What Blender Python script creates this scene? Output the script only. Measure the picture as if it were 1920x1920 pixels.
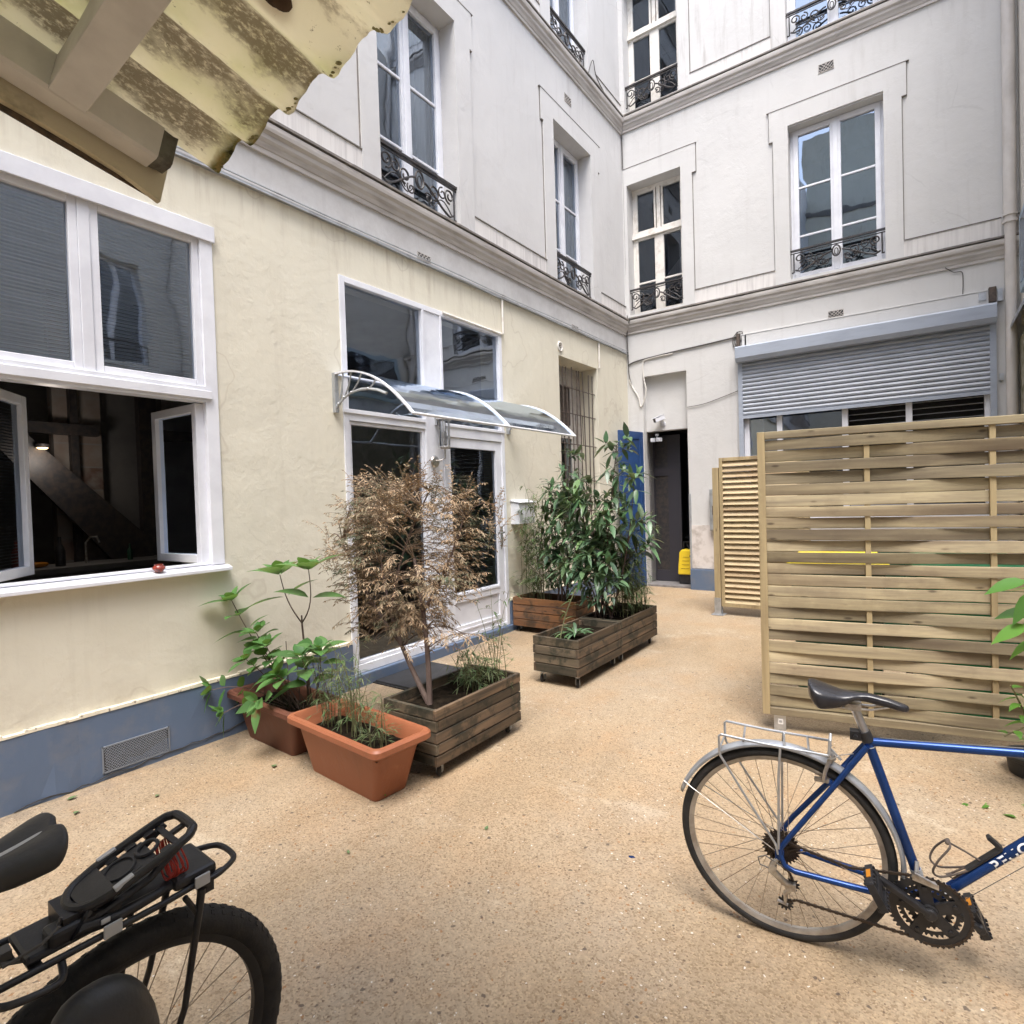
import bpy, math, random
from mathutils import Vector, Matrix, noise as mnoise
random.seed(7)
sc = bpy.context.scene
for o in list(bpy.data.objects): bpy.data.objects.remove(o)
C = sc.collection
R = math.radians

# ------------------------------------------------------------------ camera
YAW, PITCH, ROLL, FPX = R(35.4984), R(-1.2567), R(-1.7739), 1089.19
H = 1.55
f_ = Vector((-math.sin(YAW)*math.cos(PITCH), math.cos(YAW)*math.cos(PITCH), math.sin(PITCH)))
r_ = Vector((math.cos(YAW), math.sin(YAW), 0)); u_ = r_.cross(f_)
r2 = r_*math.cos(ROLL)+u_*math.sin(ROLL); u2 = -r_*math.sin(ROLL)+u_*math.cos(ROLL)
cd = bpy.data.cameras.new('camera'); cam = bpy.data.objects.new('camera', cd); C.objects.link(cam)
mw = Matrix((r2, u2, -f_)).transposed().to_4x4(); mw.translation = (0, 0, H)
cam.matrix_world = mw
cd.sensor_width = 36; cd.lens = 36*FPX/1920; cd.clip_start = .02; cd.clip_end = 500
sc.camera = cam

# ------------------------------------------------------------------ sky and sun (overcast)
w = bpy.data.worlds.new('World'); sc.world = w; w.use_nodes = True
nt = w.node_tree; nt.nodes.clear()
out = nt.nodes.new('ShaderNodeOutputWorld'); bg = nt.nodes.new('ShaderNodeBackground')
sky = nt.nodes.new('ShaderNodeTexSky'); sky.sky_type = 'NISHITA'; sky.sun_disc = False
SUN_EL, SUN_AZ = R(66), R(150)
sky.sun_elevation = SUN_EL; sky.sun_rotation = SUN_AZ
sky.air_density = 1.0; sky.dust_density = 3.0; sky.ozone_density = 1.0
hs = nt.nodes.new('ShaderNodeHueSaturation'); hs.inputs['Saturation'].default_value = .72; hs.inputs['Value'].default_value = 1.25
nt.links.new(sky.outputs[0], hs.inputs['Color']); nt.links.new(hs.outputs[0], bg.inputs[0])
bg.inputs[1].default_value = .15
nt.links.new(bg.outputs[0], out.inputs[0])
sd = bpy.data.lights.new('sun', 'SUN'); sd.energy = 1.1; sd.angle = R(28); sd.color = (1, .97, .94)
so = bpy.data.objects.new('sun', sd); C.objects.link(so)
sv = Vector((math.sin(SUN_AZ)*math.cos(SUN_EL), math.cos(SUN_AZ)*math.cos(SUN_EL), math.sin(SUN_EL)))
so.rotation_euler = sv.to_track_quat('Z', 'Y').to_euler()
sc.view_settings.view_transform = 'Standard'; sc.view_settings.look = 'None'
sc.view_settings.gamma = 1; sc.view_settings.exposure = 1.70
sc.render.engine = 'CYCLES'
try:
    sc.cycles.max_bounces = 10; sc.cycles.diffuse_bounces = 6; sc.cycles.transparent_max_bounces = 16
except Exception: pass

# ------------------------------------------------------------------ materials
class NT:
    def __init__(s, name):
        s.m = bpy.data.materials.new(name); s.m.use_nodes = True; s.t = s.m.node_tree; s.t.nodes.clear()
        s.o = s.t.nodes.new('ShaderNodeOutputMaterial')
    def n(s, typ, ins=None, **kw):
        x = s.t.nodes.new('ShaderNode'+typ)
        for k, v in kw.items(): setattr(x, k, v)
        for k, v in (ins or {}).items():
            if isinstance(v, bpy.types.NodeSocket): s.t.links.new(v, x.inputs[k])
            else:
                if isinstance(v, (tuple, list)) and len(v) == 3 and x.inputs[k].type == 'RGBA': v = (*v, 1)
                x.inputs[k].default_value = v
        return x
    def coords(s, scale=(1, 1, 1), rot=(0, 0, 0)):
        tc = s.n('TexCoord'); mp = s.n('Mapping', {'Vector': tc.outputs['Object'], 'Scale': scale, 'Rotation': rot})
        return mp.outputs[0]
    def noise(s, vec, scale, detail=4, rough=.55):
        return s.n('TexNoise', {'Vector': vec, 'Scale': scale, 'Detail': detail, 'Roughness': rough}).outputs['Fac']
    def ramp(s, fac, stops):
        r = s.n('ValToRGB', {'Fac': fac}); e = r.color_ramp.elements
        while len(e) < len(stops): e.new(.5)
        for i, (p, c) in enumerate(stops):
            e[i].position = p; e[i].color = (*c, 1) if len(c) == 3 else c
        return r.outputs[0]
    def val(s, fac, a, b): return s.n('MapRange', {'Value': fac, 'From Min': a, 'From Max': b}, clamp=True).outputs[0]
    def mix(s, fac, a, b, mode='MIX'):
        x = s.n('Mix', data_type='RGBA', blend_type=mode)
        for k, v in ((0, fac), (6, a), (7, b)):
            if isinstance(v, bpy.types.NodeSocket): s.t.links.new(v, x.inputs[k])
            else: x.inputs[k].default_value = (*v, 1) if isinstance(v, (tuple, list)) and len(v) == 3 else v
        return x.outputs[2]
    def math(s, op, a, b=0.):
        x = s.n('Math', {0: a, 1: b}, operation=op); return x.outputs[0]
    def bump(s, h, strength, dist=.01, nrm=None):
        d = {'Height': h, 'Strength': strength, 'Distance': dist}
        if nrm is not None: d['Normal'] = nrm
        return s.n('Bump', d).outputs[0]
    def bsdf(s, **k):
        p = s.n('BsdfPrincipled'); 
        for kk, v in k.items():
            kk = kk.replace('_', ' ')
            if isinstance(v, bpy.types.NodeSocket): s.t.links.new(v, p.inputs[kk])
            else: p.inputs[kk].default_value = (*v, 1) if isinstance(v, tuple) and len(v) == 3 else v
        s.t.links.new(p.outputs[0], s.o.inputs[0]); return p

def M(name, c1, c2=None, sc_=6., st=(1, 1, 1), ro=.6, me=0., bump=0., bsc=60., lo=.4, hi=.65, isl=0., spec=.5, det=5):
    a = NT(name); v = a.coords(st); col = c1
    if c2: col = a.mix(a.val(a.noise(v, sc_, det, .6), lo, hi), c1, c2)
    if isl:
        g = a.n('NewGeometry').outputs['Random Per Island']
        col = a.mix(1., col, a.ramp(g, [(0, (1-isl,)*3), (1, (1+isl*.4,)*3)]), 'MULTIPLY')
    k = dict(Base_Color=col, Roughness=ro, Metallic=me, Specular_IOR_Level=spec)
    if bump: k['Normal'] = a.bump(a.noise(v, bsc, 4), bump, .004)
    a.bsdf(**k); return a.m

def plaster(name, base, dirty, streak=.25, b2=None, grime=None, bmp=.4, rep=.28, ro=.85, spec=.25):
    a = NT(name); v = a.coords()
    big = a.noise(v, .7, 5, .6); col = a.mix(a.val(big, .35, .7), base, b2 or tuple(c*.9 for c in base))
    sv = a.coords((7, 7, .55)); st = a.val(a.noise(sv, 1., 5, .65), .56, .8)
    col = a.mix(a.math('MULTIPLY', st, streak), col, dirty)
    if grime:
        z = a.n('SeparateXYZ', {0: v}).outputs[2]; lo, hi = grime
        foot = a.math('MULTIPLY', a.math('SUBTRACT', 1., a.val(z, lo, lo+.55)), a.val(a.noise(v, 2.3, 6, .7), .42, .62))
        col = a.mix(a.math('MULTIPLY', foot, .32), col, dirty)
        top = a.math('MULTIPLY', a.val(z, hi-.7, hi), a.val(a.noise(a.coords((9, 9, .8)), 1., 5, .7), .50, .68))
        top = a.math('MULTIPLY', top, a.val(a.noise(v, .9, 2), .45, .6)); col = a.mix(a.math('MULTIPLY', top, .65), col, dirty)
        rp = a.val(a.noise(v, .85, 4, .5), .565, .57); rp2 = a.math('SUBTRACT', rp, a.val(a.noise(v, .85, 4, .5), .573, .578))
        col = a.mix(a.math('MULTIPLY', rp2, rep), col, dirty)
    sp = a.val(a.noise(v, 28., 3, .7), .7, .78)
    col = a.mix(a.math('MULTIPLY', sp, .35), col, dirty)
    cr = a.n('TexVoronoi', {'Vector': a.mix(.12, v, a.n('TexNoise', {'Vector': v, 'Scale': 2.5, 'Detail': 6}).outputs['Color']), 'Scale': .55}, feature='DISTANCE_TO_EDGE').outputs[0]
    ck = a.math('MULTIPLY', a.math('SUBTRACT', 1., a.val(cr, .0, .004)), a.val(a.noise(v, 1.1, 2), .55, .6))
    col = a.mix(a.math('MULTIPLY', ck, .14), col, tuple(c*.45 for c in dirty))
    h1 = a.noise(v, 3.5, 6, .6); h2 = a.noise(v, 90., 3)
    h3 = a.val(a.noise(v, 1.7, 7, .65), .47, .53); nr = a.bump(h2, .15, .003, a.bump(h1, bmp, .022, a.bump(h3, .25, .004))); 
    a.bsdf(Base_Color=col, Roughness=ro, Specular_IOR_Level=spec, Normal=nr); return a.m

MAT = {}
MAT['cream'] = plaster('cream_plaster', (.70, .665, .55), (.42, .36, .28), .28, (.66, .625, .52), (.40, 3.83))
MAT['upper'] = plaster('pale_plaster', (.60, .595, .59), (.34, .32, .31), .30, None, (4.3, 7.5), .3, .05)
MAT['back'] = plaster('back_plaster', (.60, .595, .585), (.34, .32, .30), .28, None, (.3, 7.5), .3, .06)
MAT['rear'] = plaster('rear_house_plaster', (.80, .80, .82), (.40, .36, .34), .3)
MAT['opp'] = plaster('opposite_plaster', (.68, .65, .60), (.34, .3, .26), .3)
MAT['moss_wall'] = M('mossy_stone', (.42, .38, .30), (.10, .11, .05), 9, ro=.9, bump=.8, bsc=20)
MAT['blue'] = M('blue_grey_paint', (.10, .14, .215), (.15, .17, .21), 5, ro=.5, bump=.5, bsc=14, lo=.5, hi=.75)
MAT['flake'] = M('flaking_cream_paint', (.78, .72, .58), (.25, .2, .16), 30, ro=.8, bump=.8, bsc=40, lo=.58, hi=.64)
def streaky():
    a = NT('streaked_plaster'); v = a.coords(); sv = a.coords((38, 38, 1.2))
    f = a.val(a.noise(sv, 1., 3, .6), .42, .66)
    g = a.val(a.noise(v, 1.3, 2), .45, .6)
    col = a.mix(a.math('MULTIPLY', f, a.math('ADD', a.math('MULTIPLY', g, .5), .12)), (.66, .64, .62), (.36, .34, .335))
    a.bsdf(Base_Color=col, Roughness=.85, Specular_IOR_Level=.2, Normal=a.bump(a.noise(sv, 1.), .5, .006)); return a.m
MAT['streak'] = streaky()
MAT['cornice'] = M('cornice_plaster', (.50, .475, .45), (.30, .27, .245), 2.2, (1, 1, 6), ro=.85, bump=.3, bsc=30, lo=.45, hi=.8)
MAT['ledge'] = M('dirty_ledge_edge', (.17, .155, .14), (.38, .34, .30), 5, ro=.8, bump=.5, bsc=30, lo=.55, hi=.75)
MAT['pvc'] = M('white_window_paint', (.77, .785, .83), (.68, .69, .74), 4, ro=.35, isl=.06)
MAT['oldwhite'] = M('old_white_paint', (.72, .69, .64), (.50, .45, .39), 9, ro=.5, lo=.5, hi=.75)
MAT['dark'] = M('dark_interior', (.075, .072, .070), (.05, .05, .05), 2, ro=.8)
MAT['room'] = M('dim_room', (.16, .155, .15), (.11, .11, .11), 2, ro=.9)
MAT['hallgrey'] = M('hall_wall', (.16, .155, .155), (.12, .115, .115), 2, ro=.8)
MAT['curtain'] = M('curtain_cloth', (.52, .52, .52), (.42, .42, .43), 6, (12, 12, .4), ro=.9)
MAT['blind'] = M('grey_blind', (.52, .54, .58), (.40, .42, .46), 3, ro=.5, isl=.35)
MAT['iron'] = M('black_iron', (.022, .022, .025), (.05, .04, .035), 20, ro=.45, bump=.2)
MAT['rust'] = M('rusty_iron', (.10, .075, .06), (.05, .04, .035), 30, ro=.8, bump=.4)
MAT['zinc'] = M('zinc', (.42, .44, .46), (.22, .21, .2), 8, ro=.45, me=.5, lo=.5, hi=.8)
MAT['alu'] = M('aluminium', (.62, .63, .65), (.5, .5, .52), 8, ro=.28, me=.9)
MAT['steel'] = M('galvanised_steel', (.55, .57, .60), (.42, .44, .46), 14, ro=.4, me=.8)
MAT['shutter'] = M('grey_blue_aluminium', (.34, .38, .45), (.28, .31, .37), 3, (1, 1, 4), ro=.4, lo=.45, hi=.8)
MAT['slat'] = M('shutter_slat', (.35, .38, .44), (.29, .32, .37), 3, (1, 1, 3), ro=.4)
MAT['cable_w'] = M('white_cable', (.62, .60, .56), ro=.5)
MAT['cable_d'] = M('dark_cable', (.08, .075, .07), ro=.6)
MAT['pipe'] = M('painted_pipe', (.60, .57, .54), (.47, .44, .41), 4, (1, 1, .5), ro=.5)
MAT['doorblue'] = M('blue_door_paint', (.028, .075, .21), (.022, .055, .16), 3, ro=.35, bump=.15)
MAT['hallfloor'] = M('grey_tile', (.22, .21, .21), (.14, .13, .13), 12, ro=.5)
MAT['yellow'] = M('yellow_plastic', (.80, .58, .03), ro=.35)
MAT['blackplastic'] = M('black_plastic', (.012, .012, .014), (.020, .020, .022), 20, ro=.42, bump=.1, bsc=200)
MAT['rubber'] = M('tyre_rubber', (.011, .011, .012), (.024, .022, .02), 25, ro=.75, bump=.4, bsc=160)
MAT['greybit'] = M('grey_reflector', (.45, .46, .47), ro=.3)
MAT['darkgrey'] = M('dark_grey_vinyl', (.030, .030, .033), (.02, .02, .02), 8, ro=.5, bump=.25, bsc=90)
MAT['red'] = M('red_cord', (.42, .035, .02), (.25, .02, .015), 60, ro=.7)
MAT['orange'] = M('amber_reflector', (.45, .17, .01), ro=.3)
MAT['bikeblue'] = M('metallic_blue_paint', (.014, .052, .20), (.010, .035, .13), 6, ro=.25, me=.45)
MAT['bikewhite'] = M('white_lettering', (.75, .76, .78), ro=.4)
MAT['chrome'] = M('worn_chrome', (.60, .59, .57), (.35, .31, .27), 30, ro=.3, me=.9)
MAT['rim'] = M('dull_alloy_rim', (.50, .47, .43), (.33, .29, .25), 14, ro=.42, me=.7)
MAT['fender'] = M('grey_mudguard', (.40, .42, .45), (.30, .31, .33), 8, ro=.35, me=.5)
MAT['spoke'] = M('rusty_spoke', (.30, .22, .15), (.42, .38, .33), 30, ro=.45, me=.7)
MAT['saddle'] = M('black_leather', (.016, .016, .02), (.03, .03, .033), 12, ro=.24, bump=.12, bsc=120)
MAT['chain'] = M('oily_chain', (.06, .045, .035), ro=.5, me=.6)
MAT['terra'] = plaster('terracotta_plastic', (.31, .108, .050), (.13, .06, .035), .5, (.25, .085, .042), None, .06, 0, .5, .45)
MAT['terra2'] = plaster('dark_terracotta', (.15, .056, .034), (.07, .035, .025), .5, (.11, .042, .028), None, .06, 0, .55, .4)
MAT['soil'] = M('potting_soil', (.009, .007, .005), (.024, .018, .012), 25, ro=1., spec=.05, bump=1., bsc=45)
MAT['green_bin'] = M('green_plastic', (.01, .16, .06), ro=.4)
MAT['darkgreen_bin'] = M('dark_green_plastic', (.012, .06, .03), ro=.45)
MAT['yellowlid'] = M('yellow_lid', (.85, .68, .03), ro=.35)
MAT['tan_skin'] = M('potted_rim', (.02, .02, .02), ro=.6)
MAT['paper'] = M('white_label', (.8, .8, .8), ro=.5)
MAT['redglaze'] = M('red_glazed_clay', (.30, .05, .03), (.12, .03, .03), 25, ro=.25)

def wood(name, c1, c2, dark, axis=0, isl=.25, knots=True, ro=.65, blot=.2, bs=3.):
    a = NT(name); st = [26, 26, 26]; st[axis] = 1.3; v = a.coords(tuple(st)); o = a.coords()
    g = a.n('NewGeometry').outputs['Random Per Island']
    off = a.n('VectorMath', {0: v, 1: a.n('CombineXYZ', {0: a.math('MULTIPLY', g, 37.), 1: a.math('MULTIPLY', g, 91.), 2: a.math('MULTIPLY', g, 53.)}).outputs[0]}, operation='ADD').outputs[0]
    grain = a.noise(off, 1., 6, .62)
    col = a.mix(a.val(grain, .36, .66), c1, c2)
    big = a.n('TexNoise', {'Vector': off, 'Scale': .22, 'Detail': 3}).outputs['Fac']
    col = a.mix(a.math('MULTIPLY', a.val(big, .5, .64), .75), col, dark)
    col = a.mix(a.math('MULTIPLY', a.val(a.noise(o, bs, 6, .7), .50, .60), blot), col, dark)
    if knots:
        ks = [14, 14, 14]; ks[axis] = 5.; kv = a.coords(tuple(ks))
        ko = a.n('VectorMath', {0: kv, 1: a.n('CombineXYZ', {0: a.math('MULTIPLY', g, 17.), 1: a.math('MULTIPLY', g, 31.), 2: a.math('MULTIPLY', g, 13.)}).outputs[0]}, operation='ADD').outputs[0]
        vo = a.n('TexVoronoi', {'Vector': ko, 'Scale': 1.}).outputs['Distance']
        col = a.mix(a.math('MULTIPLY', a.math('SUBTRACT', 1., a.val(vo, .06, .15)), .75), col, tuple(c*.55 for c in dark))
    col = a.mix(1., col, a.ramp(g, [(0, (1-isl, 1-isl, 1-isl)), (.5, (.95, .97, .93)), (1, (1+isl*.5,)*3)]), 'MULTIPLY')
    a.bsdf(Base_Color=col, Roughness=ro, Specular_IOR_Level=.3, Normal=a.bump(grain, .4, .004)); return a.m
MAT['pineX'] = wood('treated_pine_slats', (.45, .375, .24), (.27, .22, .15), (.12, .085, .06), 0, .48)
MAT['pineZ'] = wood('treated_pine_posts', (.44, .345, .20), (.34, .26, .15), (.20, .14, .08), 2, .12)
MAT['pinePale'] = wood('pale_pine_louvres', (.55, .44, .28), (.46, .35, .21), (.27, .18, .10), 0, .12)
MAT['crateY'] = wood('weathered_crate_boards_long', (.19, .125, .080), (.065, .05, .038), (.020, .022, .018), 1, .55, blot=.75, bs=8.)
MAT['crateX'] = wood('weathered_crate_boards_short', (.15, .115, .08), (.06, .052, .04), (.020, .024, .018), 0, .55, blot=.75, bs=8.)
MAT['crateOrange'] = wood('weathered_orange_crate_boards', (.26, .115, .045), (.12, .07, .045), (.035, .03, .022), 0, .4, blot=.7, bs=8.)
MAT['beam'] = M('peeling_beige_paint', (.57, .565, .54), (.44, .43, .41), 5, ro=.7, bump=.3, bsc=25)
MAT['beam2'] = M('mouldy_yellow_board', (.52, .47, .33), (.16, .135, .09), 7, (1, 1, 1), ro=.75, bump=.5, bsc=25, lo=.5, hi=.68)

def ground_mat():
    a = NT('resin_bound_gravel'); v = a.coords()
    big = a.noise(v, .55, 4, .55); mid = a.noise(v, 2.6, 4, .6); fine = a.n('TexVoronoi', {'Vector': v, 'Scale': 150.}); 
    col = a.mix(a.val(big, .35, .65), (.362, .270, .170), (.330, .265, .188))
    col = a.mix(a.math('MULTIPLY', a.val(mid, .45, .75), .6), col, (.36, .235, .13)); col = a.mix(a.math('MULTIPLY', a.val(a.noise(a.coords((1, .45, 1), (0, 0, .5)), 1.1, 5, .65), .47, .60), .6), col, (.27, .20, .125)); col = a.mix(a.math('MULTIPLY', a.val(a.noise(a.coords((.5, 1, 1), (0, 0, -.4)), 2.1, 5, .7), .58, .66), .4), col, (.48, .41, .31))
    col = a.mix(a.math('MULTIPLY', a.val(a.noise(v, 1.4, 4, .6), .52, .72), .35), col, (.34, .29, .23))
    fr = a.n('SeparateColor', {0: fine.outputs['Color']})
    col = a.mix(1., col, a.ramp(fr.outputs[0], [(0, (.66, .62, .57)), (.35, (.93, .93, .93)), (.8, (1.06, 1.06, 1.06)), (1, (1.22, 1.22, 1.2))]), 'MULTIPLY')
    # dark brown stones, orange stones and white chips, denser in patches
    dens = a.val(a.noise(v, 1.8, 3, .6), .38, .62)
    for scl, th, cc, dd in ((85., .935, (.10, .06, .04), 1), (60., .965, (.26, .12, .04), 1), (90., .968, (.68, .65, .60), 0), (42., .975, (.075, .055, .045), 1)):
        vo = a.n('TexVoronoi', {'Vector': a.mix(.02, v, a.n('TexNoise', {'Vector': v, 'Scale': 60.}).outputs['Color']), 'Scale': scl, 'Randomness': 1.})
        rr = a.n('SeparateColor', {0: vo.outputs['Color']}).outputs[1]
        thr = a.math('SUBTRACT', th+.03, a.math('MULTIPLY', dens, .07 if dd else .03))
        pick = a.math('GREATER_THAN', rr, thr)
        inside = a.math('MULTIPLY', a.math('SUBTRACT', 1., a.val(vo.outputs['Distance'], .25, .36)), .8)
        col = a.mix(a.math('MULTIPLY', pick, inside), col, cc)
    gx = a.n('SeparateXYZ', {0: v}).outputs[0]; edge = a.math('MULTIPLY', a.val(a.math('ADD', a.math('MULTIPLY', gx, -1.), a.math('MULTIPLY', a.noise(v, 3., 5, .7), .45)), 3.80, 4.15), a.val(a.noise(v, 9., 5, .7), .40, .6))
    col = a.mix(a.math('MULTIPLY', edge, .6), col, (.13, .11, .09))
    h = a.n('TexVoronoi', {'Vector': v, 'Scale': 150.}).outputs['Distance']
    a.bsdf(Base_Color=col, Roughness=.62, Specular_IOR_Level=.35, Normal=a.bump(h, .35, .004, a.bump(a.noise(v, 3., 3), .25, .02))); return a.m
MAT['ground'] = ground_mat()

def fibro():
    a = NT('mossy_corrugated_sheet'); v = a.coords((1, 1, 1)); o = a.coords()
    sx = a.n('SeparateXYZ', {0: o})
    # object x runs across the waves (pitch .177): grime sits on the low side of each wave, a real stain pattern
    ph = a.math('SINE', a.math('MULTIPLY', a.math('ADD', sx.outputs[0], -.035), 2*math.pi/.177))
    nn = a.noise(a.coords((5, 2.2, 5)), 1.6, 6, .7); n2 = a.noise(a.coords((1.2, 1.2, 1.2)), 1.3, 2)
    m = a.math('ADD', a.math('MULTIPLY', ph, .15), nn); m = a.math('ADD', m, a.math('MULTIPLY', a.math('SUBTRACT', n2, .5), .5))
    base = a.mix(a.val(a.noise(v, 6., 5, .7), .42, .62), (.88, .87, .70), (.72, .75, .46))
    base = a.mix(a.val(a.noise(v, 2.3, 3, .6), .40, .62), base, (.92, .90, .78))
    spk = a.noise(a.coords((1, .45, 1)), 110., 5, .75)
    grime = a.math('MULTIPLY', a.val(m, .55, .68), a.val(spk, .36, .5))
    col = a.mix(a.math('MULTIPLY', grime, .8), base, (.24, .205, .145))
    col = a.mix(a.math('MULTIPLY', a.val(a.noise(v, 40., 4, .8), .64, .7), .7), col, (.14, .12, .06))
    # the weathered eave edge
    e = a.math('MULTIPLY', a.val(a.math('ADD', sx.outputs[1], a.math('MULTIPLY', a.noise(v, 22., 4), .05)), -.008, .012), 1.)
    col = a.mix(e, col, a.ramp(a.noise(v, 45., 3), [(.35, (.05, .05, .03)), (.5, (.20, .20, .09)), (.62, (.30, .24, .11))]))
    nr = a.bump(a.noise(v, 55., 5, .7), .6, .004)
    k = a.n('BsdfDiffuse', {'Color': col, 'Normal': nr}); t = a.n('BsdfTranslucent', {'Color': col}); mx = a.n('MixShader', {0: .30, 1: k.outputs[0], 2: t.outputs[0]}); a.t.links.new(mx.outputs[0], a.o.inputs[0]); return a.m
MAT['fibro'] = fibro()

def glassmat(name, tint=(.75, .8, .82), ior=1.75, ro=.015, wob=.012):
    a = NT(name); v = a.coords()
    nr = a.bump(a.noise(v, 1.6, 2, .4), wob, .3)
    fr = a.n('Fresnel', {'IOR': ior, 'Normal': nr}).outputs[0]
    gl = a.n('BsdfGlossy', {'Roughness': ro, 'Color': (.74, .85, 1), 'Normal': nr}); tr = a.n('BsdfTransparent', {'Color': tint})
    mx = a.n('MixShader', {0: fr, 1: tr.outputs[0], 2: gl.outputs[0]}); a.t.links.new(mx.outputs[0], a.o.inputs[0]); return a.m
MAT['glass'] = glassmat('window_glass', (.76, .80, .83), 3.4, wob=.022)
MAT['glassdark'] = glassmat('tinted_glass', (.55, .56, .60), 2.0)
MAT['poly'] = glassmat('clear_polycarbonate', (.95, .96, .97), 1.33, .08, .03)
def emit(name, col, s):
    a = NT(name); e = a.n('Emission', {'Color': col, 'Strength': s}); a.t.links.new(e.outputs[0], a.o.inputs[0]); return a.m
MAT['bulb'] = emit('warm_bulb', (1, .62, .3), 3.)
def brick():
    a = NT('dark_brick'); tc = a.n('TexCoord'); mp = a.n('Mapping', {'Vector': tc.outputs['Object'], 'Rotation': (R(90), 0, R(90))})
    b = a.n('TexBrick', {'Vector': mp.outputs[0], 'Scale': 1., 'Color1': (.13, .08, .06), 'Color2': (.26, .22, .19), 'Mortar': (.2, .19, .18), 'Brick Width': .22, 'Row Height': .075, 'Mortar Size': .008})
    col = a.mix(a.val(a.noise(a.coords(), 6., 4), .4, .65), b.outputs[0], (.24, .22, .2)); a.bsdf(Base_Color=col, Roughness=.85); return a.m
MAT['brick'] = brick()

def leafmat(name, cols, ro=.45, spots=None, trans=.25, spec=.4, grad=None):
    a = NT(name); g = a.n('NewGeometry').outputs['Random Per Island']
    n = len(cols); col = a.ramp(g, [(i/max(1, n-1), c) for i, c in enumerate(cols)])
    if spots:
        col = a.mix(a.val(a.noise(a.coords(), spots[0], 3), spots[1], spots[2]), col, spots[3])
    k = a.n('BsdfPrincipled', {'Base Color': col, 'Roughness': ro, 'Specular IOR Level': spec})
    t = a.n('BsdfTranslucent', {'Color': a.mix(.35, col, (.35, .5, .05) if trans > .2 else (.3, .2, .08))})
    mx = a.n('MixShader', {0: trans, 1: k.outputs[0], 2: t.outputs[0]}); a.t.links.new(mx.outputs[0], a.o.inputs[0]); return a.m
MAT['laurel'] = leafmat('laurel_leaves', [(.05, .11, .05), (.075, .16, .065), (.13, .22, .12), (.055, .10, .06), (.17, .28, .11)], .3, trans=.15)
MAT['laurel2'] = leafmat('dull_green_leaves', [(.04, .085, .045), (.06, .13, .07), (.13, .21, .13), (.05, .10, .04)], .38, trans=.15)
MAT['hydr'] = leafmat('hydrangea_leaves', [(.06, .16, .045), (.085, .21, .055), (.13, .27, .085), (.05, .125, .04)], .4, (9., .66, .74, (.20, .07, .04)), trans=.3)
MAT['bamboo'] = leafmat('bamboo_leaves', [(.07, .125, .05), (.10, .17, .065), (.18, .21, .10), (.075, .11, .06)], .5, trans=.25)
MAT['thuja'] = leafmat('browned_conifer_sprays', [(.33, .24, .15), (.45, .34, .22), (.27, .19, .125), (.50, .40, .27), (.37, .26, .165), (.44, .29, .17)], .7, (3.2, .52, .64, (.10, .12, .075)), trans=.15, spec=.2)
MAT['weed'] = leafmat('weed_leaves', [(.08, .21, .035), (.13, .30, .05), (.05, .13, .03)], .4, trans=.3)
MAT['litter'] = leafmat('fallen_leaf_green', [(.16, .26, .10), (.10, .16, .06), (.22, .30, .16)], .6, trans=.1)
MAT['bark'] = M('purple_brown_bark', (.085, .055, .045), (.14, .10, .085), 20, (1, 1, .2), ro=.85, bump=.6, bsc=60)
MAT['stem'] = M('brown_green_stem', (.10, .085, .04), (.16, .15, .06), 20, ro=.7)
MAT['wire'] = M('grille_wire', (.20, .22, .25), ro=.5)
MAT['roomwall'] = M('room_wall', (.42, .41, .40), (.30, .29, .29), 2, ro=.9)
MAT['twig'] = M('dry_twig', (.24, .17, .11), (.15, .11, .08), 20, ro=.8)
MAT['cane'] = M('dry_cane', (.15, .145, .07), (.10, .12, .05), 20, ro=.6)

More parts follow.
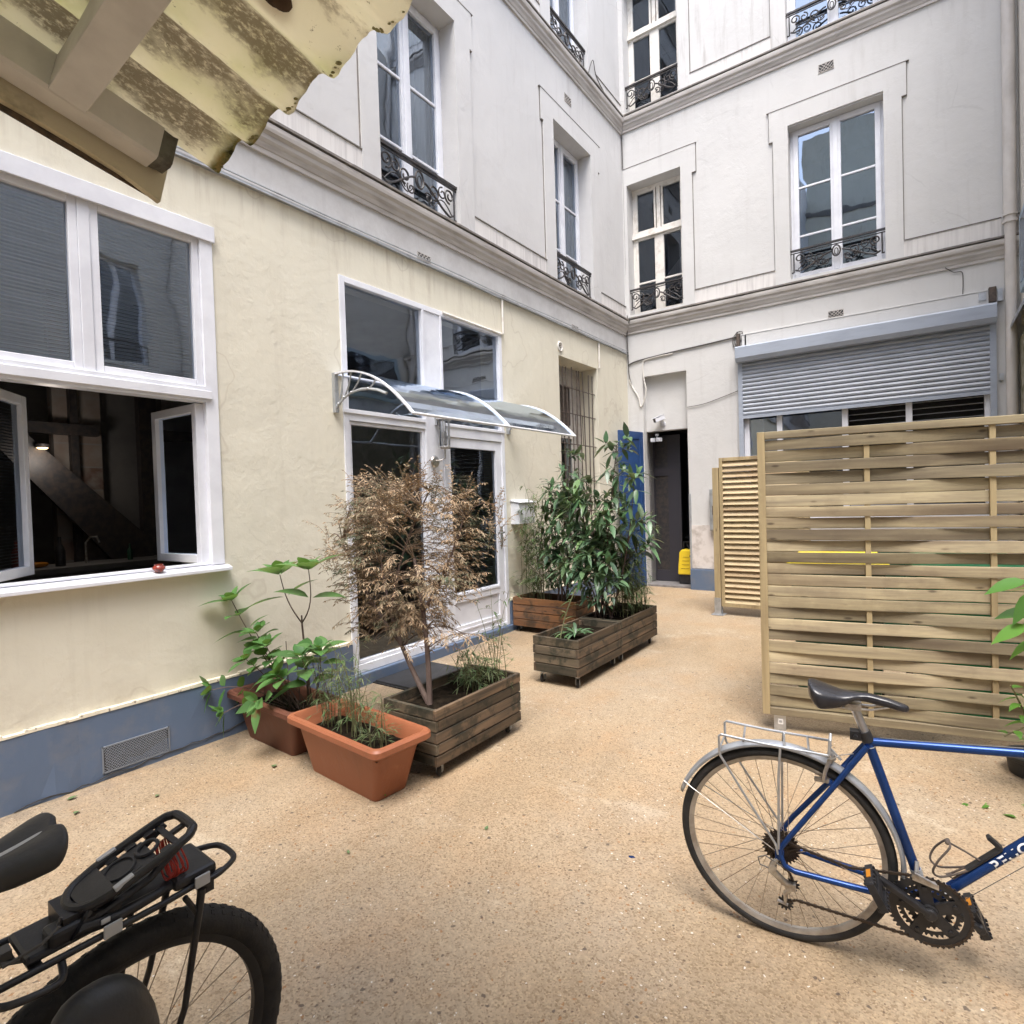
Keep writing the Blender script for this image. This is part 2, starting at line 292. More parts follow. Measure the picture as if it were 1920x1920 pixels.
# ------------------------------------------------------------------ mesh helpers
class MB:
    def __init__(s): s.v = []; s.f = []
    def add(s, vs, fs):
        b = len(s.v); s.v += [tuple(p) for p in vs]; s.f += [tuple(b+i for i in q) for q in fs]; return s
    def box(s, x0, x1, y0, y1, z0, z1):
        if x0 > x1: x0, x1 = x1, x0
        if y0 > y1: y0, y1 = y1, y0
        if z0 > z1: z0, z1 = z1, z0
        return s.add([(x0,y0,z0),(x1,y0,z0),(x1,y1,z0),(x0,y1,z0),(x0,y0,z1),(x1,y0,z1),(x1,y1,z1),(x0,y1,z1)],
              [(0,3,2,1),(4,5,6,7),(0,1,5,4),(1,2,6,5),(2,3,7,6),(3,0,4,7)])
    def obox(s, c, ax, ay, az):   # centre and three half-axis vectors
        c, ax, ay, az = map(Vector, (c, ax, ay, az)); vs = []
        for k in (-1, 1):
            for i, j in ((-1,-1),(1,-1),(1,1),(-1,1)): vs.append(c+ax*i+ay*j+az*k)
        fl = ax.cross(ay).dot(az) < 0; fs = [(0,3,2,1),(4,5,6,7),(0,1,5,4),(1,2,6,5),(2,3,7,6),(3,0,4,7)]
        return s.add(vs, [tuple(reversed(q)) for q in fs] if fl else fs)
    def quad(s, *p): return s.add(p, [tuple(range(len(p)))])
    def bar(s, p0, p1, w, h, up=(0, 0, 1)):
        p0, p1, up = Vector(p0), Vector(p1), Vector(up); d = (p1-p0).normalized(); a = d.cross(up).normalized(); b = a.cross(d)
        return s.obox((p0+p1)/2, (p1-p0)/2, a*w/2, b*h/2)
    def tube(s, pts, r, seg=8, closed=False, flat=1., up=None, cap=True):
        pts = [Vector(p) for p in pts]; n = len(pts); rs = r if isinstance(r, (list, tuple)) else [r]*n
        base = len(s.v); pa = None
        for i, p in enumerate(pts):
            if closed: d = pts[(i+1) % n]-pts[i-1]
            else: d = pts[min(i+1, n-1)]-pts[max(i-1, 0)]
            if d.length < 1e-9: d = Vector((0, 0, 1))
            d.normalize()
            if up is not None: a = Vector(up).cross(d)
            elif pa is None:
                a = d.orthogonal()
            else: a = pa-d*pa.dot(d)
            if a.length < 1e-6: a = d.orthogonal()
            a.normalize(); pa = a; b = d.cross(a)
            for k in range(seg):
                t = 2*math.pi*k/seg; s.v.append(tuple(p+a*math.cos(t)*rs[i]+b*math.sin(t)*rs[i]*flat))
        m = n if closed else n-1
        for i in range(m):
            for k in range(seg):
                j = (i+1) % n; k2 = (k+1) % seg
                s.f.append((base+i*seg+k, base+i*seg+k2, base+j*seg+k2, base+j*seg+k))
        if not closed and cap:
            s.f.append(tuple(base+k for k in reversed(range(seg)))); s.f.append(tuple(base+(n-1)*seg+k for k in range(seg)))
        return s
    def cyl(s, p0, p1, r, seg=16, r1=None): return s.tube([p0, p1], [r, r if r1 is None else r1], seg)
    def ring(s, c, n, r, rt, seg=48, ts=8, u=None, flat=1.):
        c, n = Vector(c), Vector(n).normalized(); a = n.orthogonal().normalized(); b = n.cross(a)
        pts = [c+a*math.cos(2*math.pi*i/seg)*r+b*math.sin(2*math.pi*i/seg)*r for i in range(seg)]
        return s.tube(pts, rt, ts, True, flat, up=n)
    def prism(s, poly, o, ax, ay, az):  # poly in (ax, ay) from origin o, extruded along az
        o, ax, ay, az = map(Vector, (o, ax, ay, az)); n = len(poly)
        vs = [o+ax*x+ay*y for x, y in poly]+[o+ax*x+ay*y+az for x, y in poly]
        fs = [tuple(reversed(range(n))), tuple(range(n, 2*n))]+[(i, (i+1) % n, n+(i+1) % n, n+i) for i in range(n)]
        area = sum(poly[i][0]*poly[(i+1) % n][1]-poly[(i+1) % n][0]*poly[i][1] for i in range(n))
        if (area < 0) != (ax.cross(ay).dot(az) < 0): fs = [tuple(reversed(q)) for q in fs]
        return s.add(vs, fs)
    def lathe(s, prof, c=(0, 0, 0), seg=24, axis=(0, 0, 1)):
        c = Vector(c); z = Vector(axis).normalized(); a = z.orthogonal().normalized(); b = z.cross(a); base = len(s.v)
        for r, h in prof:
            for k in range(seg):
                t = 2*math.pi*k/seg; s.v.append(tuple(c+z*h+(a*math.cos(t)+b*math.sin(t))*r))
        for i in range(len(prof)-1):
            for k in range(seg):
                k2 = (k+1) % seg; s.f.append((base+i*seg+k, base+i*seg+k2, base+(i+1)*seg+k2, base+(i+1)*seg+k))
        s.f.append(tuple(base+k for k in reversed(range(seg)))); s.f.append(tuple(base+(len(prof)-1)*seg+k for k in range(seg)))
        return s
    def blob(s, c, ax, ay, az, nu=20, nv=12, e=1.):
        c, ax, ay, az = map(Vector, (c, ax, ay, az)); base = len(s.v)
        sg = lambda x: math.copysign(abs(x)**e, x)
        for i in range(nv+1):
            ph = -math.pi/2+math.pi*i/nv
            for k in range(nu):
                t = 2*math.pi*k/nu; s.v.append(tuple(c+ax*sg(math.cos(ph))*sg(math.cos(t))+ay*sg(math.cos(ph))*sg(math.sin(t))+az*sg(math.sin(ph))))
        for i in range(nv):
            for k in range(nu):
                k2 = (k+1) % nu; s.f.append((base+i*nu+k, base+i*nu+k2, base+(i+1)*nu+k2, base+(i+1)*nu+k))
        return s
    def build(s, name, mat, parent=None, smooth=False, bevel=0., kind=None, label=None):
        org = ORG.get(parent.name, Vector()) if parent else Vector()
        me = bpy.data.meshes.new(name); me.from_pydata([tuple(Vector(p)-org) for p in s.v], [], s.f); me.update()
        ob = bpy.data.objects.new(name, me); C.objects.link(ob)
        me.materials.append(MAT[mat] if isinstance(mat, str) else mat)
        if smooth:
            me.polygons.foreach_set('use_smooth', [True]*len(me.polygons))
            try: me.set_sharp_from_angle(angle=R(38))
            except Exception: pass
        if bevel:
            b = ob.modifiers.new('bevel', 'BEVEL'); b.width = bevel; b.segments = 2; b.limit_method = 'ANGLE'; b.angle_limit = R(40)
        if parent: ob.parent = parent; ORG[ob.name] = org
        if kind: ob['kind'] = kind
        if label: ob['label'] = label
        return ob
def build_each(mb, name, mat, parent, **k):
    par = list(range(len(mb.v)))
    def find(i):
        while par[i] != i: par[i] = par[par[i]]; i = par[i]
        return i
    for f in mb.f:
        for q in f[1:]: par[find(q)] = find(f[0])
    groups = {}
    for f in mb.f: groups.setdefault(find(f[0]), []).append(f)
    for g in groups.values():
        ids = sorted({i for f in g for i in f}); mp = {v: i for i, v in enumerate(ids)}; m2 = MB(); m2.v = [mb.v[i] for i in ids]; m2.f = [tuple(mp[i] for i in f) for f in g]; m2.build(name, mat, parent, **k)
ORG = {}
def thing(name, loc, label, cat, group=None):
    o = bpy.data.objects.new(name, None); C.objects.link(o); o.location = loc; ORG[o.name] = Vector(loc); o.empty_display_size = .1
    o['label'] = label; o['category'] = cat
    if group: o['group'] = group
    return o
def tag(o, label, cat, group=None):
    o['label'] = label; o['category'] = cat
    if group: o['group'] = group
    return o
def gz(y): return 0. if y < 2 else .0125*(min(y, 9.6)-2)

# facade frames: L = left wing (u = y, depth inward = -x), B = back wing (u = x, depth inward = +y)
XL, YB = -3.92, 8.83
class Fr:
    def __init__(s, k): s.k = k
    def p(s, u, d, z): return (XL-d, u, z) if s.k == 'L' else (u, YB+d, z)
    def box(s, mb, u0, u1, d0, d1, z0, z1):
        a, b = s.p(u0, d0, z0), s.p(u1, d1, z1); return mb.box(a[0], b[0], a[1], b[1], a[2], b[2])
FL, FB = Fr('L'), Fr('B')
def wall(fr, mb, u0, u1, z0, z1, d0, d1, holes):
    us = sorted({u0, u1, *[h[i] for h in holes for i in (0, 1)]}); zs = sorted({z0, z1, *[h[i] for h in holes for i in (2, 3)]})
    us = [u for u in us if u0 <= u <= u1]; zs = [z for z in zs if z0 <= z <= z1]
    ins = lambda u, z: any(h[0] < u < h[1] and h[2] < z < h[3] for h in holes)
    def q(*p): mb.quad(*[fr.p(*x) for x in p])
    solid = [[not ins((us[i]+us[i+1])/2, (zs[j]+zs[j+1])/2) for j in range(len(zs)-1)] for i in range(len(us)-1)]
    for i in range(len(us)-1):
        for j in range(len(zs)-1):
            if not solid[i][j]: continue
            a, b, c, d = us[i], us[i+1], zs[j], zs[j+1]
            q((a, d0, c), (b, d0, c), (b, d0, d), (a, d0, d)); q((a, d1, c), (a, d1, d), (b, d1, d), (b, d1, c))
            for (ii, jj, e) in ((i-1, j, 0), (i+1, j, 1), (i, j-1, 2), (i, j+1, 3)):
                if 0 <= ii < len(us)-1 and 0 <= jj < len(zs)-1 and solid[ii][jj]: continue
                if e == 0: q((a, d0, c), (a, d0, d), (a, d1, d), (a, d1, c))
                if e == 1: q((b, d0, c), (b, d1, c), (b, d1, d), (b, d0, d))
                if e == 2: q((a, d0, c), (a, d1, c), (b, d1, c), (b, d0, c))
                if e == 3: q((a, d0, d), (b, d0, d), (b, d1, d), (a, d1, d))
    return mb
# ================================================================== ground
def make_ground():
    mb = MB(); xs = [-40, -12, -8, -6, -4.2, -3, -2, -1, 0, 1, 2, 4, 8, 40]; ys = [-40, -12, -6, -3, 0, 1, 2, 9.6, 12, 40]
    for y in ys:
        for x in xs: mb.v.append((x, y, gz(y)))
    n = len(xs)
    for j in range(len(ys)-1):
        for i in range(n-1): mb.f.append((j*n+i, j*n+i+1, (j+1)*n+i+1, (j+1)*n+i))
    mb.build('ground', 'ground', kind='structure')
make_ground()

# ================================================================== windows
def frame_bars(fr, mb, u0, u1, z0, z1, d0, d1, t):
    fr.box(mb, u0, u0+t, d0, d1, z0, z1); fr.box(mb, u1-t, u1, d0, d1, z0, z1)
    fr.box(mb, u0+t, u1-t, d0, d1, z0, z0+t); fr.box(mb, u0+t, u1-t, d0, d1, z1-t, z1)
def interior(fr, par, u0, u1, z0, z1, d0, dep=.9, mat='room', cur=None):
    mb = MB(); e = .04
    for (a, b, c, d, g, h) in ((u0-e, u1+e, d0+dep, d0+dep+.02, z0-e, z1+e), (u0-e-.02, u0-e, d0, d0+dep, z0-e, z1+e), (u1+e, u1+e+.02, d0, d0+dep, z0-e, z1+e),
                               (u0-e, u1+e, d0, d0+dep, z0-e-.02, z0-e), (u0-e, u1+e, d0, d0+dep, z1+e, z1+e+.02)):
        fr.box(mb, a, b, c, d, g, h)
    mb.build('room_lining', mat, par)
    if cur:
        cb = MB()
        for (a, b) in cur:
            n = max(8, int((b-a)/.012)); pts = []
            for i in range(n+1):
                u = a+(b-a)*i/n; dd = d0+.10+.018*math.sin(i*1.15)+.008*math.sin(i*.37)
                pts.append((u, dd))
            for i in range(n):
                (ua, da), (ub, db) = pts[i], pts[i+1]
                cb.quad(fr.p(ua, da, z0), fr.p(ub, db, z0), fr.p(ub, db, z1), fr.p(ua, da, z1))
        cb.build('curtain', 'curtain', par, smooth=True)
def railing(fr, par, u0, u1, zb, zt, d=.03):
    w = u1-u0; mb = MB()
    fr.box(mb, u0, u1, d-.016, d+.016, zt-.012, zt+.012); fr.box(mb, u0, u1, d-.006, d+.006, zt-.042, zt-.030)
    hh = zt-.04-zb-.06; uc = (u0+u1)/2
    def P(x, y): return fr.p(uc+x*w/2, d, zt-.042-y*hh)
    def spiral(cx, cy, r0, a0, turns, sgn, asp):
        pts = []; n = int(14*abs(turns))+4
        for i in range(n+1):
            t = i/n; a = a0+sgn*turns*2*math.pi*t; r = r0*(1-.72*t)
            pts.append(P(cx+math.cos(a)*r*asp, cy+math.sin(a)*r))
        return pts
    asp = 2*hh/w
    mb.tube([P(math.cos(a)*.17*asp, .30+math.sin(a)*.26) for a in [i*2*math.pi/20 for i in range(20)]], .010, 6, True)
    mb.tube([P(math.cos(a)*.08*asp, .34+math.sin(a)*.16) for a in [i*2*math.pi/14 for i in range(14)]], .006, 5, True)
    for s in (-1, 1):
        arc = []
        for i in range(25):
            t = i/24; arc.append(P(s*(.12+.78*t), .30+.62*math.sin(t*math.pi*.5)**1.5 if t < .85 else .30+.62*(1-(t-.85)*1.2)))
        mb.tube(arc, .011, 6)
        mb.tube([P(s*.93, y) for y in (0, .45, .95)], .009, 6)
        mb.tube([P(s*(.93+.05*i), .93) for i in range(2)], .009, 6)
        mb.tube(spiral(s*.80, .26, .24, math.pi*.5, 1.35, s, asp), .0095, 6)
        mb.tube(spiral(s*.60, .30, .20, math.pi*1.5, 1.2, -s, asp), .008, 6)
        mb.tube(spiral(s*.36, .42, .24, math.pi*.5, 1.3, -s, asp), .0095, 6)
        mb.tube(spiral(s*.22, .70, .17, math.pi*1.2, 1.2, s, asp), .008, 6)
        mb.tube([P(s*(.86-.5*t), .85-.28*math.sin(t*math.pi)-.1*t) for t in [i/12 for i in range(13)]], .006, 6)
        mb.tube([P(s*(.5-.35*t), .60+.25*math.sin(t*math.pi)) for t in [i/10 for i in range(11)]], .006, 6)
        mb.blob(P(s*.5, .66), (.014, 0, 0), (0, .014, 0), (0, 0, .014), 8, 6)
    mb.build('railing', 'iron', par, smooth=True)
def casement(fr, par, u0, u1, z0, z1, d=.19, munt=(.34, .70), cur=True, lab=None, rail=None, glass='glass'):
    mb = MB(); frame_bars(fr, mb, u0, u1, z0, z1, d, d+.06, .05)
    um = (u0+u1)/2; gl = MB(); px = []
    for (a, b) in ((u0+.04, um-.001), (um+.001, u1-.04)):
        frame_bars(fr, mb, a, b, z0+.04, z1-.04, d-.018, d+.05, .062); px.append((a+.06, b-.06))
    fr.box(mb, um-.028, um+.028, d-.03, d-.018, z0+.05, z1-.05)
    fr.box(mb, u0, u1, d-.06, d-.001, z0-.001, z0+.03)
    for a, b in px:
        for m in munt:
            zz = z0+.1+(z1-z0-.2)*m; fr.box(mb, a, b, d-.004, d+.024, zz-.013, zz+.013)
        gl.quad(fr.p(a, d+.012, z0+.1), fr.p(b, d+.012, z0+.1), fr.p(b, d+.012, z1-.1), fr.p(a, d+.012, z1-.1))
    w = mb.build('window', 'pvc', par, bevel=.004, label=lab)
    gl.build('pane', glass, w)
    interior(fr, w, u0, u1, z0, z1, d+.07, 1.1, 'room', ([(u0+.03, u0+(u1-u0)*.22), (u1-(u1-u0)*.2, u1-.03)] if cur else None))
    if rail: railing(fr, w, u0, u1, rail[0], rail[1])
    return w
def stairwin(fr, par, u0, u1, z0, z1, zt, zm, d=.2, lab=None, rail=None):
    mb = MB(); frame_bars(fr, mb, u0, u1, z0, z1, d, d+.06, .055); um = (u0+u1)/2
    fr.box(mb, u0, u1, d-.03, d+.04, zt-.045, zt+.045); fr.box(mb, u0, u1, d-.045, d-.03, zt-.045, zt-.02)
    fr.box(mb, um-.045, um+.045, d-.012, d+.045, z0+.05, zt-.04); fr.box(mb, um-.03, um+.03, d-.006, d+.045, zt+.04, z1-.05)
    gl = MB()
    for a, b in ((u0+.055, um-.045), (um+.045, u1-.055)):
        for (c, e) in ((z0+.055, zt-.045), (zt+.045, z1-.055)):
            frame_bars(fr, mb, a, b, c, e, d-.008, d+.04, .03); gl.quad(fr.p(a, d+.02, c), fr.p(b, d+.02, c), fr.p(b, d+.02, e), fr.p(a, d+.02, e))
        fr.box(mb, a+.03, b-.03, d-.006, d+.03, zm-.014, zm+.014)
    w = mb.build('window', 'oldwhite', par, bevel=.003, label=lab); gl.build('pane', 'glassdark', w)
    interior(fr, w, u0, u1, z0, z1, d+.07, 1.6, 'room')
    # the pale underside of the stair flight seen through the panes
    st = MB(); y = YB+d+.75
    if fr.k == 'B': st.prism([(u0, z0+.3), (u1, z0+1.15), (u1, z0+1.45), (u0, z0+.6)], (0, y, 0), (1, 0, 0), (0, 0, 1), (0, .1, 0)); st.build('stair_flight', 'curtain', w)
    if rail: railing(fr, w, u0, u1, rail[0], rail[1])
    return w
def surround(fr, mb, u0, u1, z0, zt, zT, a0, a1, e0, e1, ze, t=.022):
    """raised band round an opening u0..u1, z0..zt; outer edges a0/a1, ears e0/e1 above ze, top at zT"""
    fr.box(mb, a0, u0, -t, 0, z0, ze); fr.box(mb, u1, a1, -t, 0, z0, ze)
    fr.box(mb, e0, u0, -t, 0, ze, zT); fr.box(mb, u1, e1, -t, 0, ze, zT); fr.box(mb, u0, u1, -t, 0, zt, zT)
def joint(fr, par, segs, t=.010, w=.013):  # dark strips paint the dirt and the shade along raised plaster edges
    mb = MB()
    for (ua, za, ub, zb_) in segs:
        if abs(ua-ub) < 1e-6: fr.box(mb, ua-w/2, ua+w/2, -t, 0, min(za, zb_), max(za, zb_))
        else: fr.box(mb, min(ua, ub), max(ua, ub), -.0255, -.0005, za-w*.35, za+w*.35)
    mb.build('dirt_shade_line', 'ledge', par)
def dirt_shade_lines(fr, par, a0, a1, e0, e1, z0, ze, zT): joint(fr, par, [(a0-.002, z0+.22, a0-.002, ze), (a1+.002, z0+.22, a1+.002, ze), (e0-.002, ze, e0-.002, zT), (e1+.002, ze, e1+.002, zT), (e0-.03, zT, e1+.03, zT), (e0, ze, a0, ze), (a1, ze, e1, ze)])
PROF = [(0, -.20), (.022, -.20), (.022, -.165), (.03, -.16), (.042, -.13), (.06, -.105), (.062, -.075), (.085, -.055), (.09, -.03), (.09, 0), (0, .015)]
def cornice(fr, par, u0, u1, zt, m0=False, m1=False, name='cornice', pr=PROF, mat='cornice'):
    mb = MB(); b = 0; n = len(pr)
    for (u, s) in ((u0, 1 if m0 else 0), (u1, -1 if m1 else 0)):
        for d, z in pr: mb.v.append(fr.p(u+s*d, -d, zt+z))
    for i in range(n-1): mb.f.append((i, i+1, n+i+1, n+i))
    mb.f.append(tuple(range(n))); mb.f.append(tuple(range(n, 2*n)))
    c = mb.build(name, mat, par)
    lb = MB(); m = 48 if u1-u0 > 3 else 16      # worn zinc-covered edge, slightly uneven
    sg = .0
    for i in range(m):
        a = u0+(u1-u0)*i/m; bb = u0+(u1-u0)*(i+1)/m
        a2 = a+(.097 if (i == 0 and m0) else 0); b2 = bb-(.097 if (i == m-1 and m1) else 0)
        fr.box(lb, a2, b2, -.097-random.random()*.004, -.002, zt+.0155, zt+.033+random.random()*.004)
    lb.build('ledge', 'ledge', c)
    return c
def vent(fr, par, u, z, w=.17, h=.09, round_=False):
    mb = MB(); bk = MB()
    if round_:
        c = fr.p(u, -.004, z); mb.ring(c, (1, 0, 0), .055, .014, 24, 6); bk.lathe([(.05, 0), (.05, .004)], fr.p(u, .002, z), 20, (1, 0, 0))
        for i in (-1, 0, 1): mb.bar(fr.p(u-.045, -.006, z+i*.022), fr.p(u+.045, -.006, z+i*.022), .006, .006)
    else:
        fr.box(bk, u-w/2, u+w/2, -.003, .001, z-h/2, z+h/2); n = max(4, int(w/.035))
        for i in range(n+1):
            a = u-w/2+w*i/n
            for s in (-1, 1):
                b2 = min(max(a+s*h, u-w/2), u+w/2); t = abs(b2-a)/h
                if t > .05: mb.bar(fr.p(a, -.006, z-h/2), fr.p(b2, -.006, z-h/2+h*t), .006, .006, fr.p(0, 1, 0) if 0 else ((1, 0, 0) if fr.k == 'L' else (0, 1, 0)))
        fr_b = [(u-w/2-.006, u+w/2+.006, z-h/2-.006, z-h/2), (u-w/2-.006, u+w/2+.006, z+h/2, z+h/2+.006), (u-w/2-.006, u-w/2, z-h/2, z+h/2), (u+w/2, u+w/2+.006, z-h/2, z+h/2)]
        for a, b, c, e in fr_b: fr.box(mb, a, b, -.008, 0, c, e)
    v = bk.build('vent', 'dark', par); mb.build('grille', 'cornice' if not round_ else 'oldwhite', v)

# ================================================================== LEFT WING
LB = thing('apartment_building', (XL, 3.5, 0), 'left courtyard wing, cream ground floor with blue-grey plinth under pale upper storeys', 'building')
BW = (.70, 2.085, 1.165, 3.44); DB = (3.13, 5.375, .12, 3.445); NI = (6.66, 7.76, .95, 3.43)
mb = wall(FL, MB(), -9, 8.83, -.1, 3.83, 0, .30, [BW, DB, NI]); mb.build('ground_floor_wall', 'cream', LB)
ups = []
F1, F2, F3 = (4.36, 6.50), (7.56, 9.65), (10.6, 12.5)
for z0, z1 in (F1, F2, F3):
    for u0, u1 in ((3.63, 4.71), (6.66, 7.70), (.55, 1.65), (-2.6, -1.5)): ups.append((u0, u1, z0, z1))
mb = wall(FL, MB(), -9, 8.83, 3.83, 13.6, .0, .32, ups); mb.build('upper_wall', 'upper', LB)
for z0, z1 in (F1, F2, F3):
    b0 = z0+.02
    for u0, u1, a0, a1, e0, e1 in ((3.63, 4.71, 3.42, 4.95, 3.38, 4.99), (6.66, 7.70, 6.41, 7.93, 6.37, 7.97), (.55, 1.65, .32, 1.88, .28, 1.92), (-2.6, -1.5, -2.83, -1.27, -2.87, -1.23)):
        mb = MB(); surround(FL, mb, u0, u1, b0, z1, z1+.25, a0, a1, e0, e1, z1-.15); mb.build('window_surround', 'upper', LB); dirt_shade_lines(FL, LB, a0, a1, e0, e1, z0, z1-.15, z1+.25)
mb = MB()
for z0, z1 in (F1, F2, F3):
    for a, b in ((-9, -2.83), (-1.27, .32), (1.88, 3.42), (4.95, 6.41), (7.93, 8.83)):
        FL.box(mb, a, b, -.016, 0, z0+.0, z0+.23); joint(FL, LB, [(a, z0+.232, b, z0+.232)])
build_each(mb, 'streaked_band', 'streak', LB)
for zt in (F1[0], F2[0], F3[0]): cornice(FL, LB, -9, 8.83, zt-.035, m1=True)
mb = MB(); FL.box(mb, -9, 8.80, -.022, 0, 3.835, 3.86); mb.build('flashing', 'zinc', LB)
mb = MB(); mb.tube([FL.p(-9+17.8*i/40, -.034-.004*math.sin(i*1.7), 3.832+.006*math.sin(i*2.3)) for i in range(41)], .008, 6); mb.tube([FL.p(-9+17.8*i/40, -.036, 3.872+.004*math.sin(i*1.1)) for i in range(41)], .006, 6)
build_each(mb, 'pipe_run', 'zinc', LB, smooth=True)
# plinth
def plinth(fr, par, a, b, zt, mat='blue'):
    mb = MB(); n = max(2, int((b-a)/.12)); rnd = random.Random(int(a*10)+3)
    pr = [(0, 0), (.30, 0), (.31, 0), (.0, 0)]
    # front face slightly uneven
    top = [fr.p(a+(b-a)*i/n, -.028+rnd.uniform(-.003, .003), zt+rnd.uniform(-.004, .004)) for i in range(n+1)]
    mid = [fr.p(a+(b-a)*i/n, -.034+rnd.uniform(-.004, .004), zt*.5) for i in range(n+1)]
    bot = [fr.p(a+(b-a)*i/n, -.045+rnd.uniform(-.008, .008), -.1) for i in range(n+1)]
    bk = [fr.p(a+(b-a)*i/n, 0, zt) for i in range(n+1)]
    for i in range(n):
        mb.quad(bot[i], bot[i+1], mid[i+1], mid[i]); mb.quad(mid[i], mid[i+1], top[i+1], top[i]); mb.quad(top[i], top[i+1], bk[i+1], bk[i])
    mb.quad(bot[-1], fr.p(b, 0, -.1), bk[-1], top[-1], mid[-1]); mb.quad(bot[0], mid[0], top[0], bk[0], fr.p(a, 0, -.1))
    return mb.build('plinth', mat, par, smooth=False)
p1 = plinth(FL, LB, -9, 3.12, .385); plinth(FL, LB, 5.39, 8.83, .385)
mb = MB(); rnd = random.Random(5); 
y = -9.
while y < 3.1:
    l = rnd.uniform(.05, .22); FL.box(mb, y, min(y+l, 3.12), -.030-rnd.random()*.003, 0, .388, .400+rnd.random()*.016); y += l
y = 5.39
while y < 8.8:
    l = rnd.uniform(.05, .22); FL.box(mb, y, min(y+l, 8.83), -.030-rnd.random()*.003, 0, .388, .400+rnd.random()*.016); y += l
build_flake = mb.build('flaking_edge', 'flake', LB); build_flake['kind'] = 'stuff'
mb = MB(); FL.box(mb, 3.12, 5.39, -.05, 0, -.1, .118); mb.build('door_sill_step', 'blue', LB, bevel=.01)
# crack in the plinth foot
mb = MB(); yy = .9; pts = []
while yy < 2.25: pts.append(FL.p(yy, -.046, .012+.05*max(0, (yy-1.2))/1.+rnd.uniform(-.01, .01) )); yy += .05
mb.tube(pts, .005, 5, flat=.6); mb.build('crack', 'dark', LB)
# plinth ventilation grille
def plinth_grille():
    mb = MB(); FL.box(mb, 1.31, 1.662, -.038, -.037, .045, .19); g = mb.build('vent', 'dark', LB)
    mb = MB(); st = .016
    for i in range(int((.35+.145)/st)+1):
        for s in (-1, 1):
            # diagonal wires clipped to the opening
            u0 = 1.31-.145*0+i*st if s > 0 else 1.31+i*st; 
            a = (u0-.145*(s > 0), .045) ; pts = []
            for k in range(11):
                t = k/10; u = (u0-.145*t) if s < 0 else (u0-.145+.145*t); z = .045+.145*t
                if 1.31 <= u <= 1.662: pts.append(FL.p(u, -.043+.004*(t-.5)*0, z))
            if len(pts) > 1: mb.tube([pts[0], pts[-1]], .0022, 4)
    FL.box(mb, 1.305, 1.667, -.045, -.036, .04, .047); FL.box(mb, 1.305, 1.667, -.045, -.036, .188, .195)
    FL.box(mb, 1.303, 1.31, -.045, -.036, .04, .195); FL.box(mb, 1.662, 1.669, -.045, -.036, .04, .195)
    mb.build('grille', 'wire', g)
plinth_grille()
for u, z in ((4.16, 3.91),): vent(FL, LB, u, z, .17, .05)
vent(FL, LB, 7.13, 3.89, .16, .05); vent(FL, LB, 7.10, 6.98, .17, .09); vent(FL, LB, 6.70, 3.55, round_=True)
# upper windows
casement(FL, LB, 3.63, 4.71, *F1, munt=(.27, .62), rail=(F1[0]+.02, 4.80), lab='tall white window of the first floor nearest the camera')
casement(FL, LB, 6.66, 7.70, *F1, munt=(.27, .62), rail=(F1[0]+.02, 4.80), lab='white first floor window next to the inner corner')
casement(FL, LB, 6.66, 7.70, *F2, munt=(.3, .66), rail=(F2[0]+.02, 8.0))
casement(FL, LB, 3.63, 4.71, *F2, munt=(.3, .66), rail=(F2[0]+.02, 8.0))
casement(FL, LB, .55, 1.65, *F1, munt=(.3, .66), rail=(F1[0]+.02, 4.80))
